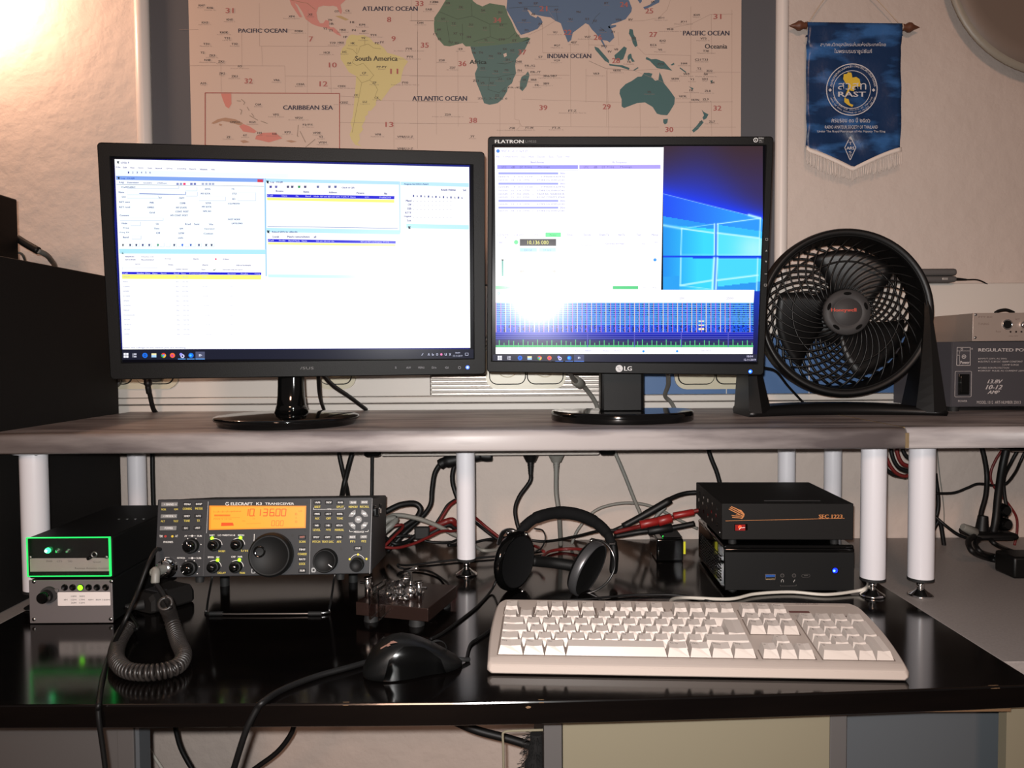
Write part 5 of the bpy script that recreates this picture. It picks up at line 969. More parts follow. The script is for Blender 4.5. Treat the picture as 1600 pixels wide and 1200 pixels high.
mb.prism([(c_.x + a, c_.y + b, 0.0001) for a, b in ((0, .0145), (-.006, .006), (.006, .006))], (0, 0, .0006), 'silver_box'); mb.prism([(c_.x + a, c_.y + b, 0.0001) for a, b in ((0, -.0145), (.006, -.006), (-.006, -.006))], (0, 0, .0006), 'silver_box'); mb.build('round_connector', sb)
mb = MB(sf.M); c_ = sf.pt(790, 184); mb.lathe([(0.006, 0), (0.006, 0.004), (0.004, 0.006), (0.0001, 0.006)], 'chrome', 24, Matrix.Translation((c_.x, c_.y, 0))); mb.build('knob', sb)
mb = MB(sf.M); IK = (116, 98, 90)
for t, a, b, c, d in (('PTT RC', 326, 94, 470, 112), ('TUNING', 322, 164, 436, 186), ('Fuse', 508, 244, 560, 262), ('SET', 706, 118, 756, 134), ('ON OFF', 642, 294, 740, 308)): sf.text(mb, t, a, b, c, d, 'ink', IK, 0.0003)
for x in (660, 718, 774): sf.disc(mb, x, 256, 1.6, 'ink', (40, 30, 28), 0.0003, 12)
mb.build('lettering', sb)
for k, (ya, yb_, xa_, xb_, nm, lb) in enumerate(((441, 432.5, 1395, 1489, 'external_drive', 'lower of two thin grey slabs stacked on the trunking right of the fan'), (431.5, 420, 1392, 1489, 'external_drive', 'upper of two thin grey slabs stacked on the trunking right of the fan'))):
    z0 = 0.4776 + (0.0 if k == 0 else 0.0118); z1 = z0 + (0.0112 if k == 0 else 0.0128)
    mb = MB(); a = at(1400, 430, 1.448).x; b = at(xb_, 430, 1.448).x; mb.box((a - 0.03, 1.432, z0), (b, 1.467, z1), 'cab_grey', 0.005, 3)
    if k == 0: mb.box((b - .028, 1.4315, z0 + 0.0035), (b - .018, 1.434, z0 + 0.008), 'alu', 0.0005)
    tag(mb.build(nm), lb, 'drive', 'thin grey slabs on the trunking')
mb = MB(); mb.cyl(at(1490, 436, 1.445), at(1510, 437, 1.445), 0.0036, 'cable_black', 10, 0.0018)
mb.tube([at(1508, 437, 1.445), at(1530, 438, 1.45), at(1549, 450, 1.455), at(1557, 470, 1.456), at(1559, 500, 1.456)], 0.0014, 'cable_black', 6)
tag(mb.build('cable'), 'thin black lead from the grey slabs down behind the silver box', 'cable')
mb = MB(); mb.tube([at(1555, 489, 1.40), at(1562, 485.5, 1.40), at(1573, 484.5, 1.40), at(1584, 488.5, 1.40)], 0.003, 'cable_black', 8)
tag(mb.build('cable'), 'short loop of black cable lying on top of the silver box', 'cable')

# ================================================================ boxes left on the desk
bxF = onz(112, 974, 0).y
ux0, ux1 = at(47, 940, bxF).x, at(177, 940, bxF).x
lz1 = at(112, 905.5, bxF).z; uz1 = at(112, 839, bxF).z; BD_ = bxF + 0.2
lb_ = thing('switch_box', 'grey-fronted box with knob and six round lamps, under the green-lit box', 'box', ((ux0 + ux1) / 2, bxF + .1, 0))
mb = MB(); mb.box((ux0 + .001, bxF, 0.0015), (ux1 - .0005, BD_, lz1), 'matte_black', 0.002); mb.build('case', lb_)
mb = MB(); mb.box((ux0, bxF - 0.002, 0.001), (ux1, bxF, lz1), 'panel_grey', 0.0008); mb.build('front_panel', lb_)
lf = Pl((ux0, bxF - 0.002, 0.001), (1, 0, 0), (0, 0, 1)); lz = lambda x, y: (40 + x / 8, 830 + y / 8); lf.z = lz
for x, y in ((104, 632), (1072, 628), (104, 1102), (1064, 1098)):
    mb = MB(lf.M); c_ = lf.pt(x, y); mb.lathe([(0.0026, 0), (0.0022, 0.0008), (0.0001, 0.001)], 'steel', 14, Matrix.Translation((c_.x, c_.y, 0))); mb.build('screw', lb_)
mb = MB(lf.M); c_ = lf.pt(300, 790); cc = lf.pt(225, 838, 0.014); T2 = Matrix.Translation((c_.x, c_.y, 0))
mb.cyl((c_.x, c_.y, 0.0), (c_.x, c_.y, 0.004), 0.0108, 'fan_hub', 28); mb.cyl((c_.x - .001, c_.y - .0006, 0.004), (c_.x - .001, c_.y - .0006, 0.017), 0.0085, 'gloss_black', 28, 0.0072, bev=0.001)
mb.box((c_.x + .0065, c_.y + .003, 0.0), (c_.x + .0125, c_.y + .0075, 0.003), 'panel_grey', 0.0005, T=None); mb.build('rotary_knob', lb_)
for i, x in enumerate((491, 591, 690, 792, 895, 1003)):
    mb = MB(lf.M); c_ = lf.pt(x, 702); mb.lathe([(0.0043, 0), (0.0043, 0.0012), (0.0032, 0.0014), (0.003, 0.0006), (0.0001, 0.0006)], 'gloss_black', 20, Matrix.Translation((c_.x, c_.y, 0)))
    if i == 2: mb.add([(c_.x + .0036 * math.cos(a), c_.y + .0036 * math.sin(a), 0.0016) for a in [2 * PI * q / 20 for q in range(20)]], [tuple(range(20))], 'led', col=(130, 255, 30)); o = mb.build('indicator_lamp', lb_); part(o, 'lit yellow-green lamp')
    else: mb.build('indicator_lamp', lb_)
mb = MB(lf.M); a, b = lf.uv(406, 932), lf.uv(1058, 758); mb.prism([(x, y, 0.0001) for x, y in rrect(a[0], a[1], b[0], b[1], 0.001, 3)], (0, 0, 0.0003), 'ink', (216, 206, 202))
for t, x, y in (('6M', 500, 857), ('10M', 600, 814), ('15M', 600, 857), ('20M', 600, 896), ('30M', 704, 814), ('17M', 704, 857), ('12M', 704, 896), ('40M', 812, 857), ('80M', 910, 857), ('160M', 1006, 857)):
    lf.text(mb, t, x - 11 * len(t), y - 10, x + 11 * len(t), y + 10, 'ink', (60, 54, 54), 0.0007)
part(mb.build('paper_label', lb_), 'white paper label')
ub = thing('interface_box', 'black box whose clear front plate glows green round the edge, stacked at left', 'box', ((ux0 + ux1) / 2, bxF + .1, lz1))
mb = MB(); mb.box((ux0 - .0005, bxF - .001, lz1 + 0.0015), (ux1 + .001, BD_ + .02, uz1), 'matte_black', 0.003)
for i in range(4): mb.cyl((ux0 + .065 + .012 * i, bxF + .11, uz1 - .001), (ux0 + .065 + .012 * i, bxF + .11, uz1 + .0006), 0.0018, 'steel', 10)
for dx in (0.01, 0.1):
    for dy in (0.01, 0.18): mb.cyl((ux0 + dx, bxF + dy, lz1), (ux0 + dx, bxF + dy, lz1 + .0016), 0.004, 'rubber', 10)
mb.build('case', ub)
uf = Pl((ux0, bxF - 0.0015, lz1), (1, 0, 0), (0, 0, 1)); uf.z = lz
e0, e1 = uf.uv(40, 562), uf.uv(1068, 66)
mb = MB(uf.M); mb.box((e0[0] + .0008, e0[1] + .0008, 0.0007), (e1[0] - .0008, e1[1] - .0008, 0.0033), 'clear'); mb.build('clear_front_plate', ub)
mb = MB(uf.M); w_ = 0.0011
for lo, hi in (((e0[0], e0[1]), (e1[0], e0[1] + w_ * .8)), ((e0[0], e1[1] - w_), (e1[0], e1[1])), ((e0[0], e0[1]), (e0[0] + w_ * .8, e1[1])), ((e1[0] - w_ * 1.6, e0[1]), (e1[0], e1[1]))): mb.box((lo[0], lo[1], 0.0006), (hi[0], hi[1], 0.0036), 'edge_green')
part(mb.build('glowing_edge', ub), 'green glowing plate edge')
mb = MB(uf.M); a, b = uf.uv(66, 502), uf.uv(1052, 330); mb.add([(a[0], a[1], 0.0004), (b[0], a[1], 0.0004), (b[0], b[1], 0.0004), (a[0], b[1], 0.0004)], [(0, 1, 2, 3)], 'ink', col=(200, 190, 184))
for t, x0_, x1_, y in (('PWR', 266, 342, 374), ('CTS', 396, 460, 374), ('TXD', 530, 588, 374), ('Speed', 846, 940, 384), ('Remote Antenna Control', 622, 1040, 460)): uf.text(mb, t, x0_, y - 11, x1_, y + 11, 'ink', (90, 84, 84), 0.0005)
part(mb.build('paper_label', ub), 'white paper strip')
for i, (x, c_, r_) in enumerate(((300, (60, 255, 140), 0.0047), (434, (30, 130, 60), 0.0034), (562, (40, 90, 50), 0.003))):
    mb = MB(uf.M); p = uf.pt(x, 232); 
    if i == 0: mb.ball((p.x, p.y, 0.004), 0.0038, 'led', 14, col=c_); mb.ball((p.x - .0006, p.y, 0.0066), 0.0022, 'led', 10, col=(190, 255, 220))
    else: mb.lathe([(r_, 0.0035), (r_ * .9, .006), (r_ * .5, .0075), (0.0001, .008)], 'chrome', 16, Matrix.Translation((p.x, p.y, 0))); mb.ball((p.x - .001, p.y - .001, 0.0075), 0.0013, 'led', 8, col=c_)
    o = mb.build('indicator_lamp', ub)
    if i == 0: part(o, 'brightly lit green lamp')
mb = MB(uf.M); p = uf.pt(876, 284); mb.lathe([(0.0042, 0.0033), (0.0042, 0.0045), (0.003, 0.005), (0.0026, 0.0034)], 'steel', 20, Matrix.Translation((p.x, p.y, 0))); p = uf.pt(826, 322); mb.cyl((p.x, p.y, 0.0033), (p.x, p.y, 0.009), 0.0022, 'gloss_black', 12); mb.build('speed_control', ub)
for x, y in ((78, 318), (1028, 316)):
    mb = MB(uf.M); p = uf.pt(x, y); mb.ball((p.x, p.y, 0.0038), 0.0022, 'steel', 12, sc=(1, 1, .5)); mb.build('screw', ub)

# ================================================================ transceiver
A = at(246.5, 780.5, 1.0); B = at(582, 776.5, 1.022); C = at(242.5, 903, 0.984)
kp = Pl(A, B - A, A - C); kW = (B - A).length; kH = (A - C).dot(kp.Y)
rad = thing('radio_transceiver', 'dark grey amateur radio with glowing orange display and many knobs on the desk', 'radio', (A.x + kW / 2, 1.1, 0))
mb = MB(kp.M); mb.box((0.0, -kH, -0.006), (kW, 0, 0), 'k3_grey', 0.0012)
zq = lambda x, y: (230 + x / 6, 760 + y / 6); zr = lambda x, y: (400 + x / 6, 760 + y / 6)
kp.z = zq; xa = kp.uv(520, 500)[0]; 
mb.build('front_panel', rad)
mb = MB(kp.M); D = 0.245
mb.box((0.001, -kH + .001, -D), (kW - .001, -0.001, -0.006), 'k3_dark', 0.002)
for i in range(2): mb.box((kW - 0.0012, -0.026 - .0 , -0.045 - .09 * i), (kW + 0.0006, -0.012, -0.025 - .09 * i), 'gloss_black', 0.0006)
mb.box((kW, -0.028, -0.062), (kW + .004, -0.016, -0.052), 'gloss_black', 0.001); mb.build('case', rad)
LT = (196, 192, 188); YT = (176, 158, 60)
ink = MB(kp.M)
kp.line(ink, [(572, 142), (556, 438)], .7, 'ink', (150, 148, 148), .0003); kp.line(ink, [(540, 440), (524, 840)], .25, 'ink', (80, 78, 80), .0003)
kp.z = zr; kp.line(ink, [(514, 120), (500, 825)], .8, 'ink', (120, 118, 118), .0003); kp.line(ink, [(1090, 112), (1066, 822)], .7, 'ink', (130, 128, 128), .0003); kp.z = zq
# display window
mb = MB(kp.M); q = [kp.uv(*p) for p in ((584, 180), (1492, 182), (1486, 390), (580, 408))]
dw = mb.poly([V((q[i][0], q[i][1], 0.0006)) for i in (0, 3, 2, 1)], 'lcd_orange', (255, 150, 34))
kp.poly(mb, [(600, 194), (1478, 194), (1474, 380), (597, 396)], 'lcd_orange', (255, 172, 44), 0.0008)
RDc = (255, 84, 14); DIM = (240, 128, 30)
def seg7(mb, ch, x, y, w_, h_, col, th, n=0.0011, sl=0.10):
    S = {'0': 'abcdef', '1': 'bc', '3': 'abcdg', '6': 'acdefg'}[ch]
    f = lambda u, v: (x + u * w_ + sl * h_ * (1 - v), y + v * h_)
    L = {'a': ((0, 0), (1, 0)), 'b': ((1, 0), (1, .5)), 'c': ((1, .5), (1, 1)), 'd': ((0, 1), (1, 1)), 'e': ((0, .5), (0, 1)), 'f': ((0, 0), (0, .5)), 'g': ((0, .5), (1, .5))}
    for s_ in S: kp.line(mb, [f(*L[s_][0]), f(*L[s_][1])], th, 'lcd_orange', col, n)
for ch, x in (('1', 905), ('0', 960), ('1', 1020), ('3', 1085), ('6', 1148), ('0', 1204), ('0', 1258)): seg7(mb, ch, x, 212, 38, 64, RDc, 1.2)
for x in (1006, 1192): kp.disc(mb, x, 276, .7, 'lcd_orange', RDc, .0011, 8)
for ch, x in (('0', 1165), ('0', 1207), ('0', 1246)): seg7(mb, ch, x, 322, 26, 48, (244, 112, 26), .8)
kp.poly(mb, [(696, 340), (804, 340), (812, 368), (692, 372)], 'lcd_orange', RDc, .0011)
for i in range(22): kp.line(mb, [(632 + i * 6.8, 264), (632 + i * 6.8, 280)], .7, 'lcd_orange', RDc, .0011)
kp.line(mb, [(625, 240), (880, 236)], .4, 'lcd_orange', DIM, .0011); kp.line(mb, [(625, 296), (870, 292)], .4, 'lcd_orange', DIM, .0011)
for t, a, b, c, d in (('1  3  5  7  9', 622, 228, 800, 244), ('PWR 5 10 50', 622, 300, 790, 314), ('20 40 60', 806, 226, 880, 240), ('USB', 986, 296, 1012, 308), ('XFIL', 890, 318, 920, 330), ('B', 1386, 248, 1408, 270), ('A', 1388, 286, 1404, 302), ('T', 1386, 322, 1404, 340), ('LSB', 1420, 222, 1452, 238)): kp.text(mb, t, a, b, c, d, 'lcd_orange', DIM, .0011)
kp.line(mb, [(930, 350), (1066, 346)], .4, 'lcd_orange', DIM, .0011); kp.disc(mb, 1396, 332, 1.9, 'lcd_orange', DIM, .0011, 14, 1.4)
part(mb.build('display', rad), 'glowing orange display')
kp.text(ink, 'ELECRAFT', 784, 150, 988, 176, 'ink', LT, .0004, bold=1); kp.text(ink, 'K3', 1024, 150, 1074, 174, 'ink', LT, .0004, bold=1); kp.text(ink, 'TRANSCEIVER', 1106, 152, 1376, 172, 'ink', LT, .0004, bold=1)
kp.line(ink, [(764, 152), (742, 150), (734, 166), (748, 180), (768, 170), (754, 166)], .8, 'ink', LT, .0004)
def btn(z, x0, y0, x1, y1, t, m='k3_dark', sub=None, col=LT, h=0.003, lines=None):
    kp.z = z; a = kp.uv(x0, y1); b = kp.uv(x1, y0); mb = MB(kp.M); mb.box((a[0], a[1], 0), (b[0], b[1], h), m, 0.0008)
    if t:
        hh = (y1 - y0); w_ = (x1 - x0); k = min(.42 * w_, len(t) * 7.5); cx_, cy_ = (x0 + x1) / 2, (y0 + y1) / 2
        ou = kp.uv(cx_ - k, cy_ + hh * .22, h); ov = kp.uv(cx_ + k, cy_ - hh * .22, h)
        vs, fs, xx, yy, ww, hh_ = text_data(t)
        c1 = kp.pt(cx_ - k, cy_ + hh * .22, h + .0002); c2 = kp.pt(cx_ + k, cy_ + hh * .22, h + .0002); c3 = kp.pt(cx_ - k, cy_ - hh * .22, h + .0002)
        for o_ in (0, .00018): mb.add([c1 + V((o_, 0, o_ * .1)) + (c2 - c1) * ((v.x - xx) / ww) + (c3 - c1) * ((v.y - yy) / hh_) for v in vs], fs, 'ink', col=col)
    mb.build('button', rad)
    if sub: kp.text(ink, sub, (x0 + x1) / 2 - 7 * len(sub), y1 + 14, (x0 + x1) / 2 + 7 * len(sub), y1 + 34, 'ink', YT, .0004, bold=1)
btn(zq, 136, 146, 294, 190, '< BAND >', 'key_light'); btn(zq, 130, 258, 287, 300, '< MODE >', 'key_light'); btn(zq, 122, 368, 282, 414, 'POWER', 'key_light')
for t, a, b, y in (('VOX', 132, 176, 216), ('QSK', 252, 292, 216), ('ALT', 128, 166, 326), ('TEST', 246, 292, 326)): kp.z = zq; kp.text(ink, t, a, y - 9, b, y + 9, 'ink', YT, .0004, bold=1)
for x, y, t, s_ in ((342, 148, 'MENU', 'CONFIG'), (452, 146, 'DISP', 'METER'), (338, 260, 'XMIT', 'TUNE'), (446, 258, 'ATU', 'TX'), (330, 372, 'RX', None), (440, 370, 'ANT', None)): btn(zq, x, y, x + 68, y + 38, t, 'k3_dark', s_)
kp.z = zq
kp.text(ink, 'TX', 114, 456, 146, 478, 'ink', LT, .0004, bold=1); kp.text(ink, 'PHONES', 154, 512, 242, 530, 'ink', LT, .0004, bold=1); kp.text(ink, 'MIC', 168, 664, 206, 682, 'ink', LT, .0004, bold=1)
kp.disc(ink, 171, 468, 1.9, 'ink', (150, 30, 24), .0004, 14); kp.disc(ink, 236, 468, 1.9, 'ink', (190, 160, 40), .0004, 14); kp.text(ink, 'AF', 262, 454, 288, 476, 'ink', LT, .0004)
for t, a, b, y in (('AF', 350, 376, 464), ('SUB', 468, 512, 464), ('RF/SQL', 282, 358, 672), ('SUB', 462, 506, 672), ('SHIFT', 584, 632, 458), ('LO WIDTH HI', 664, 822, 458), ('NOTCH', 852, 908, 458), ('SPEED', 568, 626, 664), ('MIC', 648, 680, 664), ('CMP', 788, 830, 660), ('PWR', 850, 892, 660)): kp.text(ink, t, a, y - 8, b, y + 8, 'ink', LT, .0004, bold=1)
for y in (464, 672): kp.line(ink, [(386, y), (456, y)], .5, 'ink', LT, .0004); kp.disc(ink, 422, y, 1.6, 'ink', LT, .0005, 12)
def knob(z, x, y, r_px, depth, cap=None, dual=True, line=None, name='knob', m='gloss_black'):
    kp.z = z; c = kp.pt(x, y); r = r_px * 1.0 / F_PX; mb = MB(kp.M); T3 = Matrix.Translation((c.x, c.y, 0))
    if dual: mb.lathe([(r, 0), (r, depth * .5), (r * .93, depth * .55), (r * .7, depth * .55)], 'matte_black', 36, T3); mb.lathe([(r * .74, depth * .5), (r * .70, depth), (r * .62, depth * 1.06), (0.0001, depth * 1.06)], m, 32, T3)
    else: mb.lathe([(r, 0), (r * .97, depth * .85), (r * .93, depth), (r * .86, depth * 1.03), (r * .84, depth * .99), (0.0001, depth * .99)], 'matte_black', 56, T3); 
    if line is not None:
        a = math.radians(line); rr_ = r * (.6 if dual else .8); d_ = depth * (1.07 if dual else 1.0)
        p, q_ = V((math.cos(a), math.sin(a), 0)), V((-math.sin(a), math.cos(a), 0)); cc = V((c.x, c.y, d_ + .0002))
        mb.add([cc + p * rr_ + q_ * .0004, cc + p * rr_ - q_ * .0004, cc + p * rr_ * .55 - q_ * .0004, cc + p * rr_ * .55 + q_ * .0004], [(0, 1, 2, 3)], 'ink', col=(220, 220, 220))
    o = mb.build(name, rad); return o, c, r
for x, y in ((418, 556), (402, 764)):
    knob(zq, x, y, 11.5, 0.016, line=-130 if y > 700 else 100)
    kp.z = zq
    for a in range(-40, 221, 52): kp.disc(ink, x + 88 * math.cos(math.radians(a)), y - 78 * math.sin(math.radians(a)) + 4, .8, 'ink', LT, .0004, 8)
for x, y, s_ in ((638, 548, 'NORM'), (850, 544, 'I/II'), (630, 752, 'DELAY'), (838, 752, 'MON')):
    knob(zq, x, y, 9.2, 0.016); kp.z = zq
    arc = [(x + 64 * math.cos(math.radians(a)), y - 58 * math.sin(math.radians(a))) for a in range(0, 131, 10)]; kp.line(ink, arc, .7, 'ink', LT, .0004)
    kp.text(ink, s_, x + 32, y + 50, x + 32 + 15 * len(s_), y + 68, 'ink', YT, .0004, bold=1)
for x, y in ((610, 486), (876, 482), (662, 690), (866, 688)):
    mb = MB(kp.M); kp.z = zq; p = kp.pt(x, y); mb.ball((p.x, p.y, 0.001), 0.0022, 'led', 12, col=(150, 255, 20), sc=(1, 1, .7)); part(mb.build('indicator_lamp', rad), 'lit yellow-green lamp')
kp.line(ink, [(1004, 446), (1000, 548)], .8, 'ink', LT, .0004); kp.line(ink, [(980, 776), (1012, 776), (1010, 812), (980, 812)], 1.0, 'ink', (150, 150, 150), .0004, True)
# tuning knob with finger dimple
o, c, r = knob(zq, 1172, 638, 33.5, 0.018, dual=False, name='tuning_knob')
mb = MB(kp.M); mb.lathe([(r * .99, .002), (r * 1.03, .004), (r * 1.03, .007), (r * .99, .009)], 'rubber', 56, Matrix.Translation((c.x, c.y, 0))); mb.build('rubber_ring', o)
mb = MB(kp.M); dc = kp.pt(1052, 612, 0.018); mb.lathe([(0.0075, 0.0178), (0.0075, 0.0184), (0.0062, 0.0186), (0.004, 0.0172), (0.0001, 0.0168)], 'gloss_black', 28, Matrix.Translation((dc.x, dc.y, 0))); mb.build('finger_dimple', o)
for y, t, s_, c_ in ((456, 'XIT', 'SCAN', (170, 90, 70)), (572, 'FINE', 'COARSE', LT), (664, 'RATE', 'LOCK', LT), (770, 'SUB', None, LT)): btn(zr, 400, y, 468, y + 38, t, 'k3_dark', s_, c_)
for r_, (y, row) in enumerate(((132, (('A/B', 'BSET'), ('REV', ''), ('A>B', 'SPLIT'))), (240, (('PRE', 'AGC'), ('ATT', 'OFF'), ('XFIL', 'TONE'))), (348, (('NB', 'LEVEL'), ('NR', 'ADJ'), ('NTCH', 'MANUAL'))), (458, (('SPOT', 'PITCH'), ('CWT', 'TEXT DEC'), ('XFIL', 'AFX'))))):
    for k, (t, s_) in enumerate(row): x = 544 - 4 * r_ + 106 * k; btn(zr, x, y, x + 68, y + 36, t, 'k3_dark', s_ or None)
kp.z = zr; kp.line(ink, [(540, 200), (538, 216), (830, 212), (832, 196)], .6, 'ink', LT, .0004); kp.text(ink, 'VFO', 668, 206, 706, 220, 'ink', LT, .0006)
btn(zr, 876, 132, 948, 168, 'A>M', 'key_light', 'MEMORY'); btn(zr, 982, 130, 1054, 166, 'M>V', 'key_light', 'RECALL')
btn(zr, 872, 456, 940, 492, 'RIT', 'key_light', 'PF1'); btn(zr, 976, 454, 1046, 490, 'XIT', 'key_light', 'PF2'); btn(zr, 918, 560, 992, 598, 'CLR', 'k3_grey')
for k, (a0, t) in enumerate(((35, 'M2'), (125, 'M1'), (215, 'M3'), (305, 'M4'))):      # ring of curved memory keys
    kp.z = zr; c = kp.pt(962, 310); u_ = 1.02 / F_PX; mb = MB(kp.M)
    out = [(c.x + 16.0 * u_ * math.cos(math.radians(a)), c.y + 16.0 * u_ * math.sin(math.radians(a)), 0.0) for a in range(a0 - 28 + 10, a0 + 29 + 10, 8)]
    inn = [(c.x + 9.5 * u_ * math.cos(math.radians(a)), c.y + 9.5 * u_ * math.sin(math.radians(a)), 0.0) for a in range(a0 + 20 + 10, a0 - 21 + 10, -8)]
    mb.prism(out + inn, (0, 0, 0.003), 'key_light'); a = math.radians(a0 + 10); x, y = 962 + 78 * math.cos(a), 310 - 78 * math.sin(a)
    kp.text(mb, t, x - 15, y - 9, x + 15, y + 9, 'ink', (230, 228, 225), 0.0034, bold=1); mb.build('button', rad)
mb = MB(kp.M); mb.cyl((c.x, c.y, 0), (c.x, c.y, 0.003), 6.2 * u_, 'key_light', 24, bev=0.0006); kp.text(mb, 'REC', 946, 300, 980, 318, 'ink', (230, 228, 225), 0.0034, bold=1); mb.build('button', rad)
kp.z = zr; kp.text(ink, 'MESSAGE', 918, 418, 1012, 434, 'ink', LT, .0004, bold=1); kp.line(ink, [(876, 410), (880, 424), (908, 424)], .6, 'ink', LT, .0004); kp.line(ink, [(1022, 424), (1050, 424), (1054, 408)], .6, 'ink', LT, .0004)
knob(zr, 656, 692, 18.8, 0.014, dual=False, line=-38, name='second_tuning_knob'); kp.z = zr
kp.line(ink, [(526, 768), (556, 768), (554, 800), (524, 800)], 1.6, 'ink', (150, 150, 150), .0004, True)
knob(zr, 950, 730, 11.0, 0.014, dual=False); kp.z = zr
kp.line(ink, [(950 + 72 * math.cos(math.radians(a)), 716 - 78 * math.sin(math.radians(a))) for a in range(25, 156, 10)], .6, 'ink', LT, .0004)
for x, y in ((878, 682), (957, 638), (1036, 680)): kp.disc(ink, x, y, 1.7, 'ink', (200, 180, 40), .0005, 12)
for z, x, y in ((zr, 474, 150), (zr, 464, 412), (zr, 342, 460), (zr, 796, 586)): kp.z = z; kp.disc(ink, x, y, 2.4, 'ink', (10, 10, 10), .0005, 12)
part(ink.build('lettering', rad), 'white and yellow lettering')
# jacks
kp.z = zq; mb = MB(kp.M); c = kp.pt(196, 762); mb.lathe([(0.0125, 0), (0.0125, 0.003), (0.011, 0.004), (0.011, .006), (0.0118, .007), (0.0118, .009), (0.0105, .0095), (0.0098, .0165), (0.0085, .018), (0.0001, .018)], 'chrome', 32, Matrix.Translation((c.x, c.y, 0))); mb.build('microphone_socket', rad)
# feet and bail
kp.z = lambda x, y: (x, y)
for px, py in ((304, 906), (528, 902)):
    p = kp.uv(px, py); mb = MB(kp.M); mb.cyl((p[0], -kH + .001, -0.022), (p[0], -kH - 0.009, -0.022), 0.0062, 'rubber', 18, 0.005); mb.build('foot', rad)
for px in (276, 520):
    p = kp.uv(px, 906); mb = MB(); a = kp.W(p[0], -kH, -0.215); mb.cyl(a + V((0, 0, .002)), (a.x, a.y, 0.0), 0.007, 'rubber', 18); mb.build('foot', rad)
bz = 0.0028; bl = [kp.W(kp.uv(321, 905)[0], -kH - .002, -.03), onz(323.5, 950, bz + 0.004), onz(330, 958.5, bz), onz(420, 959, bz), onz(506, 957.5, bz), onz(515, 949, bz + .004), kp.W(kp.uv(518, 903)[0], -kH - .002, -.03)]
mb = MB(); mb.tube(bl, 0.0015, 'steel', 8, 6)
for i, px in enumerate((338, 492)): p = onz(px, 958.5, bz); mb.cyl(p - V((.009, 0, 0)), p + V((.009, 0, 0)), 0.0028, 'rubber', 12)
mb.build('wire_bail', rad)

# ================================================================ keyboard
def onq(px, py, z=0.0): return onz(px, py, z)
fl, fr_ = onz(761, 1052, 0.002), onz(1422.5, 1063.5, 0.002)
KX = (fr_ - fl).normalized(); KYv = V((0, 0, 1)).cross(KX).normalized(); KW = (fr_ - fl).length; KD = 0.166
KM = Matrix(((KX.x, KYv.x, 0, fl.x), (KX.y, KYv.y, 0, fl.y), (0, 0, 1, 0), (0, 0, 0, 1)))
kb = thing('computer_keyboard', 'beige full-size keyboard lying on the black desk', 'keyboard', KM @ V((KW / 2, KD / 2, 0)))
def ktop(v): return 0.0155 + (v - 0.012) * math.tan(math.radians(6.6)) if v > 0.012 else 0.0105 + 0.005 * (v / 0.012) ** .6
mb = MB(KM); rings = []
st_ = [0, .0015, .004, .008, .012, .03, .05, .07, .09, .11, .13, .145, .152, .158, .162, .165, .166]
for v in st_:
    e = 0.006 * math.sin(PI * min(1, v / .17)); b = 0.0
    cr = max(0, (v - 0.146) / 0.02); cr = 0.018 * (1 - math.sqrt(max(0, 1 - cr * cr)))
    cf = 0.003 * max(0, 1 - v / .004)
    xa_, xb_ = -e * .6 + cr + cf, KW + e + 0.004 * v / KD - cr - cf; zt = ktop(v) - (0.004 if v > .1655 else 0.001 if v > .163 else 0)
    zbm = 0.0015 if 0.001 < v < .165 else 0.003
    rings.append([(xa_ + .003, v, zbm), (xa_, v, zbm + .003), (xa_ + .0005, v, zt - .0035), (xa_ + .0035, v, zt), (xb_ - .0035, v, zt), (xb_ - .0005, v, zt - .0035), (xb_, v, zbm + .003), (xb_ - .003, v, zbm)])
mb.loft(rings, 'kb_beige', smooth=True)
for i, f in enumerate(mb.f):
    if len(f) == 4 and f[0] % 8 in (3, 7): mb.sm[i] = False
case = mb.build('case', kb)
for x in (0.04, KW - .04):
    for v in (0.02, 0.15):
        mb = MB(KM); mb.cyl((x, v, 0), (x, v, 0.006), 0.006, 'rubber', 12); mb.build('foot', kb)
U = 0.01905; u0 = 0.0105; v0 = 0.0175
